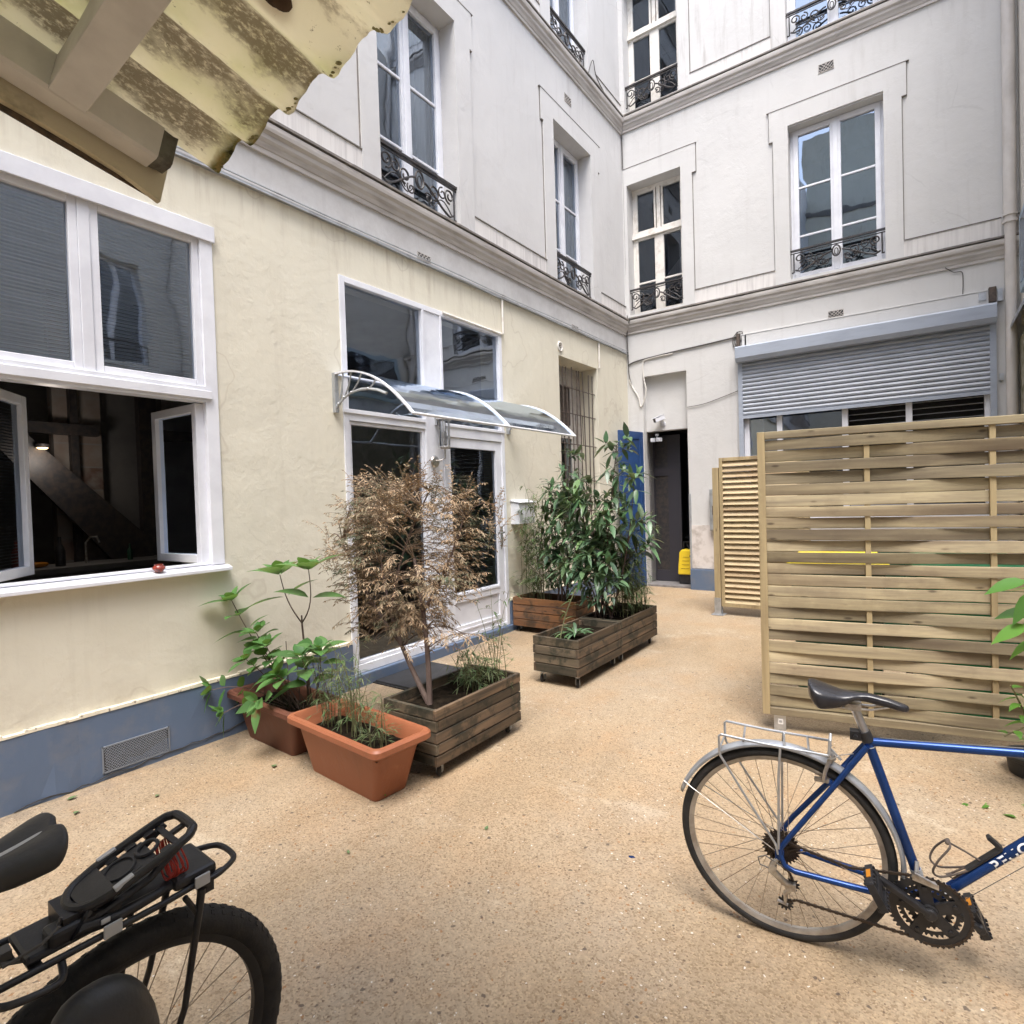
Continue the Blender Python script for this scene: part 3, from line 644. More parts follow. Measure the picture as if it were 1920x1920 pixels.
# ---- big ground-floor window, lower half open
def big_window():
    u0, u1, z0, z1 = BW; mb = MB(); zt = 2.335; t_ = .085
    FL.box(mb, u0, u0+t_, -.012, .08, z0+.006, z1); FL.box(mb, u1-t_, u1, -.012, .08, z0+.006, z1); FL.box(mb, u0+t_, u1-t_, -.012, .08, z1-t_, z1); FL.box(mb, u0+t_, u1-t_, .02, .08, z0+.006, z0+.022)
    FL.box(mb, u0-.02, u1+.012, -.028, -.0125, z1-.10, z1+.008)      # head trim
    FL.box(mb, u0+.085, u1-.085, -.02, .07, zt-.075, zt+.03); FL.box(mb, u0+.06, u1-.05, -.034, -.0205, zt-.055, zt+.0)   # transom and drip bar
    um = 1.348
    FL.box(mb, um-.03, um+.03, .0, .06, zt+.03, z1-.085)
    gl = MB()
    for a, b in ((u0+.085, um-.03), (um+.03, u1-.085)):
        frame_bars(FL, mb, a, b, zt+.03, z1-.085, .008, .058, .045)
        gl.quad(FL.p(a+.04, .035, zt+.07), FL.p(b-.04, .035, zt+.07), FL.p(b-.04, .035, z1-.13), FL.p(a+.04, .035, z1-.13))
    w = mb.build('window', 'pvc', LB, bevel=.004, label='big white ground floor window with its lower casements open')
    gl.build('pane', 'glass', w)
    sl = MB()
    for a, b in ((u0+.13, um-.07), (um+.07, u1-.13)):
        z = zt+.075
        while z < z1-.14: FL.box(sl, a, b, .09, .108, z, z+.0025); FL.box(sl, a, b, .09, .092, z, z+.011); z += .0215
        for uu in (a+.1, b-.1): FL.box(sl, uu-.001, uu+.001, .087, .088, zt+.07, z1-.13)
    sl.build('blind', 'blind', w)
    mb = MB(); mb.prism([(-.065, 1.128), (-.065, 1.15), (-.0125, 1.166), (.10, 1.170), (.10, 1.128)], (XL, u0-.03, 0), (-1, 0, 0), (0, 0, 1), (0, u1-u0+.052, 0)); mb.build('sill', 'pvc', w, bevel=.003)
    # two casement leaves opened into the room
    for hy, ang, wd in ((1.975, R(-2), .60), (.785, R(38), .60)):
        h = Vector((XL-.03, hy, 0)); d = Vector((-math.cos(ang), math.sin(ang), 0)); nn = Vector((-d.y, d.x, 0))
        lf = MB(); g2 = MB(); za, zb = 1.185, 2.255
        for (t0, t1, a, b) in ((0, .055, za, zb), (wd-.055, wd, za, zb), (.055, wd-.055, za, za+.055), (.055, wd-.055, zb-.055, zb)):
            c = h+d*(t0+t1)/2+Vector((0, 0, (a+b)/2)); lf.obox(c, d*(t1-t0)/2, nn*.028, (0, 0, (b-a)/2))
        g2.quad(*[h+d*t+Vector((0, 0, z)) for t, z in ((.05, za+.05), (wd-.05, za+.05), (wd-.05, zb-.05), (.05, zb-.05))])
        L = lf.build('casement_leaf', 'pvc', w, bevel=.004); g2.build('pane', 'glass', w)
        s3 = MB(); z = za+.08
        while z < zb-.08:
            c = h+d*wd/2+nn*(-.02 if hy > 1.5 else .02)+Vector((0, 0, z)); s3.obox(c, d*(wd/2-.075), nn*.008, (0, 0, .001)); z += .018
        s3.build('blind', 'blind', w)
    return w
big_window()
# ---- glazed door bay
def door_bay():
    u0, u1, z0, z1 = DB; mb = MB(); um0, um1 = 4.09, 4.37
    FL.box(mb, u0, u0+.055, -.014, .08, z0, z1); FL.box(mb, u1-.055, u1, -.014, .08, z0, z1)
    FL.box(mb, u0+.055, u1-.055, -.014, .08, z1-.05, z1)
    FL.box(mb, um0, um1, -.002, .10, z0, z1-.05)                      # central post
    FL.box(mb, um0+.0, um0+.03, -.014, -.003, z0, z1-.05); FL.box(mb, um1-.03, um1, -.014, -.003, z0, z1-.05)
    FL.box(mb, u0+.055, um0, -.012, .08, 2.25, 2.335); FL.box(mb, um1, u1-.055, -.012, .08, 2.20, 2.335)
    FL.box(mb, u0-.01, um0+.0, -.026, -.0145, 2.31, 2.345); FL.box(mb, um1, u1+.008, -.024, -.0145, 2.30, 2.33)
    FL.box(mb, u0+.055, um0, -.01, .08, z0, z0+.07); FL.box(mb, um1, u1-.055, -.01, .08, z0, z0+.035)
    fw = mb.build('door_frame', 'pvc', LB, bevel=.003)
    gl = MB()
    for a, b, c, e in ((u0+.05, um0, 2.34, z1-.05), (um1, u1-.05, 2.34, z1-.05)):
        gl.quad(FL.p(a, .03, c), FL.p(b, .03, c), FL.p(b, .03, e), FL.p(a, .03, e))
    gl.build('pane', 'glass', fw)
    # left leaf: large dark glazed panel;  right leaf: white door, glazed above a panel
    mb = MB(); frame_bars(FL, mb, u0+.058, um0-.003, z0+.073, 2.247, .005, .06, .028); dl = mb.build('door', 'pvc', LB, bevel=.003, label='left glazed leaf, dark behind the brown conifer')
    gl = MB(); gl.quad(*[FL.p(a, .035, b) for a, b in ((u0+.08, z0+.1), (um0-.03, z0+.1), (um0-.03, 2.22), (u0+.08, 2.22))]); gl.build('pane', 'glassdark', dl)
    mb = MB(); a, b = um1+.003, u1-.058; za, zb = z0+.038, 2.197
    FL.box(mb, a, a+.085, .002, .06, za, zb); FL.box(mb, b-.10, b, .002, .06, za, zb); FL.box(mb, a+.085, b-.10, .002, .06, zb-.10, zb)
    FL.box(mb, a+.085, b-.10, .002, .06, .50, .60); FL.box(mb, a+.085, b-.10, .002, .06, za, za+.10)
    FL.box(mb, a+.085, b-.10, .02, .05, za+.10, .50); FL.box(mb, a+.085, b-.10, -.004, .0015, .565, .59)
    FL.box(mb, a+.085, b-.10, -.006, .0015, za+.04, za+.06)
    dr = mb.build('door', 'pvc', LB, bevel=.003, label='white right door leaf with slatted blind behind its glass')
    gl = MB(); gl.quad(*[FL.p(x, .03, z) for x, z in ((a+.08, .6), (b-.10, .6), (b-.10, zb-.1), (a+.08, zb-.1))]); gl.build('pane', 'glassdark', dr)
    sl = MB(); z = .62
    while z < zb-.12:
        FL.box(sl, a+.09, b-.12, .07, .085, z, z+.002); FL.box(sl, a+.09, b-.12, .07, .072, z, z+.009); z += .021
    sl.build('blind', 'blind', dr)
    hd = MB(); FL.box(hd, b-.065, b-.03, -.012, .002, 1.02, 1.25); hd.tube([FL.p(b-.048, -.012, 1.18), FL.p(b-.048, -.05, 1.18), FL.p(b-.06, -.055, 1.18), FL.p(b-.17, -.055, 1.18)], .009, 8)
    hd.build('handle', 'alu', dr, smooth=True)
door_bay()
# ---- barred niche window
def niche():
    u0, u1, z0, z1 = NI; mb = MB()
    FL.box(mb, u0-.02, u1+.02, .30, .33, z0-.02, z1+.02); bk = mb.build('niche_back', 'cornice', LB)
    mb = MB(); a, b = 7.02, 7.48; frame_bars(FL, mb, a, b, z0+.1, 2.45, .26, .299, .05); FL.box(mb, a+.05, b-.05, .27, .295, 1.55, 1.60)
    w = mb.build('window', 'oldwhite', LB); g = MB(); g.quad(*[FL.p(u, .285, z) for u, z in ((a, z0+.1), (b, z0+.1), (b, 2.45), (a, 2.45))]); g.build('pane', 'glassdark', w)
    mb = MB(); FL.box(mb, 6.98, 7.36, .27, .299, 2.62, 3.12); frame_bars(FL, mb, 6.95, 7.39, 2.59, 3.15, .262, .298, .025); mb.build('vent_panel', 'rust', LB)
    mb = MB(); zs = [3.05, 2.70, 2.28, 1.78, 1.35]
    for z in zs: mb.tube([FL.p(u0-.02, .05, z+.01), FL.p(u1+.01, .05, z)], .008, 6)
    rn = random.Random(3)
    for i in range(9):
        u = u0+.07+i*.118+rn.uniform(-.012, .012); k = rn.uniform(-.03, .03)
        mb.tube([FL.p(u+k, .05+rn.uniform(-.01, .01), 3.36-.05*rn.random()), FL.p(u+k*.4, .05, 2.75), FL.p(u, .05, 1.9), FL.p(u, .05, .98)], .0085, 6)
    for i in range(4):
        u = u0+.12+i*.2; mb.tube([FL.p(u, .058, 2.7), FL.p(u+.01, .058, 2.28)], .006, 5)
    mb.build('window_bars', 'rust', LB, smooth=True)
niche()
# thin downpipe runs and cables on the left wing
mb = MB()
mb.tube([FL.p(5.40, -.02, 3.83), FL.p(5.40, -.02, 3.44), FL.p(5.36, -.02, 3.425), FL.p(4.38, -.02, 3.43)], .014, 6)
mb.tube([FL.p(7.80, -.02, 3.83), FL.p(7.80, -.018, 3.44)], .014, 6)
build_each(mb, 'cable_trunking', 'oldwhite', LB)

# ---- the dim room behind the big window and the glazed doors
def room():
    mb = MB(); x0, x1, y0, y1, z1 = -8.6, XL-.31, -1.6, 5.9, 3.62
    mb.box(x0-.1, x0, y0, y1, -.05, z1); mb.box(x0, x1, y0-.1, y0, -.05, z1); mb.box(x0, x1, y1, y1+.1, -.05, z1); mb.box(x0, x1, y0, y1, z1, z1+.1)
    mb.box(x1-.04, x1, y0, .55, 0, z1); mb.box(x1-.04, x1, 2.2, 3.0, 0, z1)
    r = mb.build('room_lining', 'roomwall', LB)
    mb = MB(); mb.box(x0, x1, y0, y1, .012, .02); mb.build('room_floor', 'room', LB)
    mb = MB(); mb.box(-6.62, -6.5, 1.92, 2.30, .02, 3.6); mb.build('brick_pillar', 'brick', LB)
    mb = MB(); mb.box(-6.66, -6.6, 2.30, 2.9, .02, 3.6); mb.build('partition', 'room', LB)
    mb = MB(); mb.box(-6.49, -6.40, 2.6, 2.76, .02, 3.6); mb.box(-6.49, -6.42, 2.03, 2.09, .02, 3.6); mb.box(-6.48, -6.40, .2, 2.25, 2.27, 2.37); build_each(mb, 'steel_post', 'iron', LB)
    mb = MB(); mb.prism([(1.2, 2.45), (1.45, 2.45), (2.62, 1.25), (2.62, 1.05), (2.3, 1.05)], (-6.30, 0, 0), (0, 1, 0), (0, 0, 1), (.05, 0, 0))
    for i in range(8): mb.box(-6.9, -6.31, 1.30+.155*i, 1.52+.155*i, 2.36-.155*i, 2.385-.155*i)
    mb.build('staircase', 'iron', LB)
    mb = MB(); mb.box(-6.35, -5.8, .6, 2.75, 1.05, 1.10); mb.box(-6.3, -5.86, .65, 2.7, .02, 1.05); mb.build('kitchen_counter', 'room', LB, bevel=.004)
room()
def interior_things():
    def bottle(x, y, z, mt, s, lab):
        mb = MB(); mb.lathe([(.001, 0), (.036*s, 0), (.037*s, .13*s), (.03*s, .16*s), (.013*s, .19*s), (.013*s, .25*s), (.001, .25*s)], (x, y, z), 14); o = mb.build('bottle', mt, smooth=True); tag(o, lab, 'bottle', 'bottles on the counter inside')
    bottle(-6.0, 1.78, 1.10, 'darkgrey', 1.0, 'dark bottle on the counter behind the open window'); bottle(-6.05, 1.50, 1.10, 'redglaze', .95, 'reddish bottle at the left end of the indoor counter')
    bottle(-6.02, 2.32, 1.10, 'darkgreen_bin', .6, 'small green jar at the right end of the indoor counter')
    mb = MB(); mb.tube([(-6.1, 2.0, 1.1), (-6.1, 2.0, 1.28), (-6.08, 2.03, 1.33), (-6.02, 2.06, 1.33), (-6.0, 2.07, 1.28)], .009, 8); tag(mb.build('tap', 'chrome', smooth=True), 'curved chrome tap on the indoor counter', 'tap')
    mb = MB(); mb.blob((-6.05, 1.62, 1.125), (.05, 0, 0), (0, .09, 0), (0, 0, .022), 14, 8, .7); tag(mb.build('wooden_bowl', 'orange', smooth=True), 'low amber bowl glinting on the indoor counter', 'bowl')
    t = thing('ceiling_spot', (-6.2, 1.75, 2.15), 'small warm lit lamp under the beam inside the dark room', 'lamp')
    mb = MB(); mb.lathe([(.001, 0), (.05, 0), (.05, -.025), (.045, -.03), (.001, -.03)], (-6.2, 1.75, 2.15), 16); mb.build('housing', 'iron', t)
    ld = bpy.data.lights.new('spot_glow', 'POINT'); ld.energy = 1.5; ld.color = (1, .88, .78); ld.shadow_soft_size = .08; lo = bpy.data.objects.new('spot_glow', ld); C.objects.link(lo); lo.parent = t; lo.location = (.25, 0, -.12)
    mb = MB(); mb.lathe([(.001, -.032), (.04, -.032), (.03, -.04), (.001, -.042)], (-6.2, 1.75, 2.15), 16); mb.build('bulb', 'bulb', t)
interior_things()

# ================================================================== BACK WING
BB = thing('apartment_building', (-1.5, YB, 0), 'pale back wing closing the courtyard, with roller shutter, deep doorway and downpipe', 'building')
RC = (-3.72, -2.955, -.1, 3.435); SH = (-2.13, .645, 1.15, 2.66+.8)
mb = wall(FB, MB(), XL-.0, 6.5, -.1, 4.0, 0, .32, [RC, SH]); mb.build('ground_floor_wall', 'back', BB)
bups = []
for z0, z1 in (F1, F2, F3): bups += [(-3.84, -2.965, z0+.08, z1), (-1.475, -.375, z0+.08, z1), (1.6, 2.7, z0+.08, z1)]
mb = wall(FB, MB(), XL-.0, 6.5, 4.0, 13.6, .0, .32, bups); mb.build('upper_wall', 'back', BB)
for z0, z1 in (F1, F2, F3):
    mb = MB(); T = -.022
    FB.box(mb, -2.965, -2.79, T, 0, z0+.02, z1-.15); FB.box(mb, -2.965, -2.735, T, 0, z1-.15, z1+.27); FB.box(mb, XL+.003, -2.965, T, 0, z1, z1+.27); FB.box(mb, XL+.003, -3.84, T, 0, z0+.02, z1); FB.box(mb, -3.84, -2.965, T, 0, z0+.02, z0+.08)
    mb.build('window_surround', 'back', BB)
    mb = MB(); surround(FB, mb, -1.475, -.375, z0+.02, z1+.02, z1+.28, -1.665, -.185, -1.71, -.135, z1-.13); FB.box(mb, -1.475, -.375, T, 0, z0+.02, z0+.08); mb.build('window_surround', 'back', BB); dirt_shade_lines(FB, BB, -1.665, -.185, -1.71, -.135, z0, z1-.13, z1+.28); joint(FB, BB, [(-2.788, z0+.22, -2.788, z1-.15), (-2.733, z1-.15, -2.733, z1+.27), (-3.9, z1+.27, -2.72, z1+.27), (-2.79, z1-.15, -2.735, z1-.15)])
    mb = MB(); surround(FB, mb, 1.6, 2.7, z0+.02, z1+.02, z1+.28, 1.4, 2.9, 1.36, 2.94, z1-.13); mb.build('window_surround', 'back', BB)

mb = MB()
for z0, z1 in (F1, F2, F3):
    for a, b in ((-2.79, -1.665), (-.185, .745), (.87, 1.4), (2.9, 6.5)):
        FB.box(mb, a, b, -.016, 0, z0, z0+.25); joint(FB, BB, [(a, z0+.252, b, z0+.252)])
build_each(mb, 'streaked_band', 'streak', BB)
for zt in (F1[0]+.02, F2[0]+.02, F3[0]): cornice(FB, BB, XL, 6.5, zt-.035, m0=True)
mb = MB(); FB.box(mb, -2.13, .70, -.03, 0, 3.63, 3.80); FB.box(mb, -2.14, .71, -.036, 0, 3.80, 3.815); mb.build('plaster_band', 'back', BB, bevel=.004)
stairwin(FB, BB, -3.84, -2.965, F1[0]+.08, F1[1], 5.74, 4.98, lab='narrow staircase window beside the inner corner, first floor', rail=(F1[0]+.10, 4.845))
stairwin(FB, BB, -3.84, -2.965, F2[0]+.08, F2[1], 8.93, 8.2, rail=(F2[0]+.10, 8.06))
casement(FB, BB, -1.475, -.375, F1[0]+.08, F1[1]+.02, d=.14, munt=(.27, .62), cur=False, lab='wide white first floor window above the roller shutter', rail=(F1[0]+.10, 4.83), glass='glass')
casement(FB, BB, -1.475, -.375, F2[0]+.08, F2[1]+.02, d=.14, munt=(.3, .66), rail=(F2[0]+.10, 8.03))
vent(FB, BB, -1.0, 7.11, .17, .10); vent(FB, BB, -.94, 3.87, .17, .08)
# recess filling above the entrance and pier
mb = MB(); FB.box(mb, -3.72, -2.955, .12, .30, 2.57, 3.435); FB.box(mb, -3.72, -3.66, .0, .12, -.1, 3.435); mb.build('door_head_wall', 'back', BB)
mb = MB(); FB.box(mb, -2.95, -2.14, -.05, 0, -.1, .40); mb.build('plinth', 'blue', BB, bevel=.008)
mb = MB(); FB.box(mb, -2.95, -2.14, -.014, 0, .41, 1.07); mb.build('worn_render', M('worn_white_render', (.62, .58, .55), (.30, .25, .21), 5, ro=.85, bump=.6, bsc=18, lo=.48, hi=.72), BB)
mb = MB(); FB.box(mb, -2.955, -2.925, -.02, .0, .1, 1.55); mb.build('corner_guard', 'zinc', BB)
mb = MB(); FB.box(mb, -2.14, 6.5, -.03, 0, -.1, .40); mb.build('plinth', 'blue', BB)
# passage behind the entrance
def passage():
    mb = MB(); y0, y1 = YB+.32, YB+3.2
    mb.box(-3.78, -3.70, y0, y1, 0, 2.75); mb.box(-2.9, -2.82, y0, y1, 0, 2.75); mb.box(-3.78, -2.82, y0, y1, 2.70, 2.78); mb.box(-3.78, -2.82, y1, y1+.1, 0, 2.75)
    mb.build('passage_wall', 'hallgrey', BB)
    mb = MB(); mb.box(-3.7, -2.9, YB+.02, y1, .0, .115); mb.build('threshold', 'hallfloor', BB)
    # half-open dark inner door on the left, dark door with a glazed slot further back
    mb = MB(); y = YB+.45; a, b = -3.69, -3.24
    mb.box(a, a+.015, y, y+.04, .12, 2.52); mb.box(b-.21, b, y, y+.04, .12, 2.52); mb.box(a+.015, b-.21, y, y+.04, 2.46, 2.52); mb.box(a+.015, b-.21, y, y+.04, .12, .30); mb.box(a+.015, b-.21, y, y+.04, 1.86, 2.0)
    d = mb.build('inner_door', M('grey_door_paint', (.032, .030, .038), ro=.5), BB)
    mb = MB(); mb.box(a+.015, b-.21, y+.018, y+.022, .30, 1.86); mb.box(a+.015, b-.21, y+.018, y+.022, 2.0, 2.46); mb.build('pane', 'iron', d)
    mb = MB(); y = YB+1.5; mb.box(-3.5, -2.9, y, y+.05, .115, 2.15); dd = mb.build('inner_door', M('navy_door', (.03, .037, .065), ro=.4), BB)
    mb = MB(); mb.box(-3.30, -3.20, y-.008, y-.001, 1.3, 2.02); mb.build('glazed_slot', 'hallgrey', dd)
    mb = MB(); mb.blob((-3.34, y-.02, 1.28), (.016, 0, 0), (0, .03, 0), (0, 0, .016), 8, 6); mb.build('handle', 'chrome', dd)
passage()
# blue entrance leaf, swung right out against the left wing
def blue_leaf():
    h = Vector((-3.69, YB-.01, .0)); e = Vector((-3.80, YB-.64, 0)); d = (e-h); L = d.length; d.normalize(); n = Vector((-d.y, d.x, 0)); n = n if n.x > 0 else -n
    mb = MB(); z0, z1 = .115, 2.555
    def pan(t0, t1, a, b, w, o=0): mb.obox(h+d*(t0+t1)/2+n*o+Vector((0, 0, (a+b)/2)), d*(t1-t0)/2, n*w, (0, 0, (b-a)/2))
    pan(0, .10, z0, z1, .022); pan(L-.10, L, z0, z1, .022); pan(.10, L-.10, z1-.12, z1, .022); pan(.10, L-.10, z0, z0+.25, .022); pan(.10, L-.10, 1.0, 1.12, .022)
    pan(.10, L-.10, z0+.25, 1.0, .012); pan(.10, L-.10, 1.12, z1-.12, .012); pan(.03, L-.03, z0, z0+.12, .004, .028)
    leaf = mb.build('entrance_door', 'doorblue', BB, bevel=.006)
    k = MB(); k.blob(h+d*(L-.06)+n*.05+Vector((0, 0, 1.15)), (.02, 0, 0), (0, .02, 0), (0, 0, .02), 10, 8); k.build('knob', 'chrome', leaf, smooth=True)
blue_leaf()
# roller shutter over the wide window
def shutter():
    mb = MB(); d = -.16
    mb.prism([(-.02, 3.40), (-.155, 3.40), (-.185, 3.455), (-.185, 3.60), (-.17, 3.62), (-.02, 3.62)], (-2.19, YB, 0), (0, 1, 0), (0, 0, 1), (2.875, 0, 0)); bx = mb.build('shutter_box', 'shutter', BB, bevel=.004)
    mb = MB()
    for a in (-2.185, .625): mb.box(a, a+.06, YB-.06, YB-.002, 1.0, 3.40)
    build_each(mb, 'guide_rail', 'shutter', bx)
    mb = MB(); z = 3.40; prof = []; n = 13; p = .058
    for i in range(n):
        for t, o in ((0, -.012), (.12, -.002), (.5, .012), (.85, .006), (.97, -.010)): prof.append((o, z-p*(i+t)))
    zb = z-p*n; prof.append((-.012, zb))
    x0, x1 = -2.125, .625; y = YB-.045; b = len(mb.v)
    for o, zz in prof: mb.v += [(x0, y-o, zz), (x1, y-o, zz)]
    for i in range(len(prof)-1): mb.f.append((2*i, 2*i+1, 2*i+3, 2*i+2))
    c = mb.build('shutter_curtain', 'slat', bx)
    mb = MB(); mb.box(x0, x1, y-.014, y+.008, zb-.045, zb); mb.build('bottom_bar', 'shutter', bx)
    return zb
zsh = shutter()
def shutter_window():
    u0, u1, z0, z1 = SH; mb = MB(); frame_bars(FB, mb, u0, u1, z0, z1, .02, .09, .07)
    for u in (-1.66, -.86, -.16): FB.box(mb, u-.035, u+.035, .02, .09, z0+.07, z1-.07)
    FB.box(mb, -2.06, -1.695, .03, .08, 1.95, 2.02)
    w = mb.build('window', 'pvc', BB, bevel=.004, label='white framed shop window under the half-lowered shutter'); g = MB(); g.quad(*[FB.p(u, .06, z) for u, z in ((u0, z0), (-.86, z0), (-.86, z1), (u0, z1))]); g.build('pane', 'glass', w)
    s = MB()
    z = z0+.1
    while z < z1-.1: FB.box(s, -.82, .57, .10, .16, z, z+.006); z += .075
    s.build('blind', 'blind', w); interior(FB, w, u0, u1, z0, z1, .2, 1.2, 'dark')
shutter_window()
# bracket, wooden block and cables over the shutter
mb = MB(); FB.box(mb, .62, .69, -.07, 0, 3.66, 3.83); mb.build('wooden_block', 'rust', BB, bevel=.005)
mb = MB(); FB.box(mb, .53, .60, -.045, -.032, 3.70, 3.79); FB.box(mb, .70, .745, -.05, 0, 3.66, 3.80); FB.box(mb, .71, .75, -.03, 0, 2.75, 2.83); build_each(mb, 'wall_bracket', 'steel', BB)
mb = MB(); FB.box(mb, -2.20, -2.155, -.05, 0, 3.62, 3.83); FB.box(mb, -2.09, -2.07, -.03, 0, 3.62, 3.80); build_each(mb, 'wooden_block', 'rust', BB)
def cable(pts, r, m, lab, n=10):
    mb = MB(); P = [Vector(p) for p in pts]; out = []
    for i in range(len(P)-1):
        a, b, c, d = P[max(i-1, 0)], P[i], P[i+1], P[min(i+2, len(P)-1)]
        for k in range(n):
            t = k/n; out.append(.5*((2*b)+(c-a)*t+(2*a-5*b+4*c-d)*t*t+(3*b-a-3*c+d)*t**3))
    out.append(P[-1]); mb.tube(out, r, 6); o = mb.build('cable', m, smooth=True); tag(o, lab, 'cable', 'cables on the facades')
fb = lambda u, z, d=-.015: FB.p(u, d, z)
cable([fb(-2.15, 3.80), fb(-2.6, 3.77), fb(-3.2, 3.74), fb(-3.72, 3.70), fb(-3.88, 3.66)], .011, 'cable_d', 'dark cable run along the wall edge left of the shutter')
cable([fb(-2.2, 3.62), fb(-2.23, 3.75), fb(-2.18, 3.86), fb(-2.12, 3.84), fb(-2.16, 3.7), fb(-2.24, 3.66), fb(-2.25, 3.78), fb(-2.19, 3.87)], .006, 'cable_d', 'loops of dark cable at the left end of the shutter box')
cable([fb(-3.15, 3.72), fb(-3.55, 3.70), fb(-3.64, 3.64), fb(-3.63, 3.4), fb(-3.60, 3.2), fb(-3.66, 3.0), fb(-3.70, 2.98), fb(-3.73, 3.12), fb(-3.82, 3.28), fb(-3.88, 3.42)], .011, 'cable_w', 'pale cable looping down over the entrance recess')
cable([fb(-3.90, 7.4), fb(-3.895, 6.4), fb(-3.89, 5.2), fb(-3.885, 4.46), fb(-3.80, 4.36, -.12), fb(-3.88, 4.2, -.05), fb(-3.89, 3.8), fb(-3.88, 3.5), fb(-3.83, 3.3)], .008, 'cable_d', 'thin cable running down the inner corner of the courtyard')
cable([fb(-2.95, 2.87), fb(-2.7, 2.89), fb(-2.45, 2.95), fb(-2.2, 3.02)], .005, 'cable_d', 'thin cable crossing the wall to the shutter rail')
cable([FL.p(7.70, -.02, 7.66), FL.p(7.8, -.05, 7.9), FL.p(7.95, -.03, 7.75), FL.p(8.3, -.02, 7.66), FL.p(8.78, -.02, 7.60)], .006, 'cable_d', 'thin loose cable on the upper ledge of the left wing')
cable([fb(.22, 4.17, -.03), fb(.30, 4.10), fb(.38, 4.08), fb(.39, 3.95), fb(.385, 3.82)], .005, 'cable_d', 'short dark wire hanging above the right end of the shutter')
# downpipe
dp = thing('downpipe', (.815, YB-.09, 0), 'pale painted downpipe with collar in the right corner of the back wall', 'downpipe')
mb = MB(); mb.tube([(.815, YB-.09, z) for z in (.02, 4.6)], .052, 20); mb.tube([(.815, YB-.09, z) for z in (4.6, 13.4)], .060, 20); mb.build('pipe', 'pipe', dp, smooth=True)
mb = MB()
for z in (4.60, 4.52): mb.tube([(.815, YB-.09, z-.015), (.815, YB-.09, z+.015)], .068, 20)
mb.tube([(.88, YB-.09, 4.56), (.9, YB-.03, 4.56)], .01, 6); mb.build('collar', 'pipe', dp, smooth=True)
for z in (2.0, 7.3, 10): 
    mb = MB(); mb.tube([(.815, YB-.09, z-.012), (.815, YB-.09, z+.012)], .066, 20); mb.box(.80, .83, YB-.04, YB, z-.01, z+.01); mb.build('clamp', 'pipe', dp)

# ================================================================== other sides of the courtyard
RB = thing('apartment_building', (.9, 7, 0), 'weathered neighbouring wall at the right edge beyond the downpipe', 'building')
mb = MB(); mb.box(.905, 6.4, 5.9, YB-.002, 3.35, 11); mb.build('upper_wall', 'opp', RB)
mb = MB(); mb.box(.89, 6.4, 5.88, YB-.002, -.1, 3.2); mb.build('stone_base', 'moss_wall', RB)
mb = MB(); mb.prism([(.80, 3.30), (.80, 3.34), (.905, 3.60), (.905, 3.50)], (0, 5.9, 0), (1, 0, 0), (0, 0, 1), (0, YB-5.96, 0)); mb.build('lead_flashing', 'zinc', RB)
mb = MB(); mb.box(.86, .904, 6.4, 8.45, 3.62, 4.45); w = mb.build('window', M('pale_blue_frame', (.30, .40, .48), ro=.4), RB, bevel=.01)
mb = MB(); mb.box(.855, .8595, 6.5, 8.35, 3.70, 4.37); mb.build('pane', 'glass', w)
# facade opposite, only seen mirrored in the window panes
OB = thing('apartment_building', (4.6, 1, 0), 'plain facade opposite the left wing, mirrored in its panes', 'building')
class FO(Fr):
    def p(s, u, d, z): return (4.6+d, u, z)
fo = FO('L'); hol = []
for z0, z1 in ((1, 3), (4.4, 6.5), (7.6, 9.6)):
    for u in (-3.5, -.9, 1.7, 4.2): hol.append((u, u+1.1, z0, z1))
wall(fo, MB(), -9, 5.88, -.1, 10.5, 0, .3, hol).build('facade_wall', 'opp', OB)
for (u0, u1, z0, z1) in hol:
    mb = MB(); frame_bars(fo, mb, u0, u1, z0, z1, .2, .25, .06); fo.box(mb, (u0+u1)/2-.05, (u0+u1)/2+.05, .2, .25, z0+.06, z1-.06); wv = mb.build('window', 'pvc', OB)
    mb = MB(); mb.quad(*[fo.p(u, .24, z) for u, z in ((u0, z0), (u1, z0), (u1, z1), (u0, z1))]); mb.build('pane', 'glassdark', wv)
    mb = MB(); fo.box(mb, u0-.1, u1+.1, .6, .62, z0-.1, z1+.1); mb.build('room_lining', 'room', wv)
    if z0 > 4:
        mb = MB(); fo.box(mb, u0, u1, -.02, .0, z0+.42, z0+.45)
        for i in range(9): fo.box(mb, u0+i*(u1-u0)/8-.006, u0+i*(u1-u0)/8+.006, -.015, -.005, z0, z0+.42)
        mb.build('railing', 'iron', wv)
mb = MB(); fo.box(mb, -9, 5.88, -.1, 0, 4.15, 4.3); fo.box(mb, -9, 5.88, -.1, 0, 7.35, 7.5); build_each(mb, 'string_course', 'cornice', OB)
KB = thing('apartment_building', (0, -9, 0), 'yellowish house behind the viewer, mirrored in the upper panes', 'building')
mb = MB(); mb.box(-4, 6.4, -9.4, -9.01, -.1, 16.0); mb.build('facade_wall', 'rear', KB)
mb = MB()
for z0 in (1, 4.4, 7.4, 10.4, 13.2):
    for x in (-3, -.6, 1.8, 4.2): mb.box(x, x+1.1, -9.005, -8.99, z0, z0+1.6)
build_each(mb, 'window', 'glassdark', KB)
mb = MB()
for z0 in (3.6, 6.6, 9.6, 12.5): mb.box(-4, 6.4, -9.0, -8.85, z0, z0+.25)
build_each(mb, 'string_course', 'ledge', KB)
mb = MB(); mb.box(-4, -1.2, -9.0, -8.95, 3.9, 16); mb.build('yellow_bay', 'cream', KB)
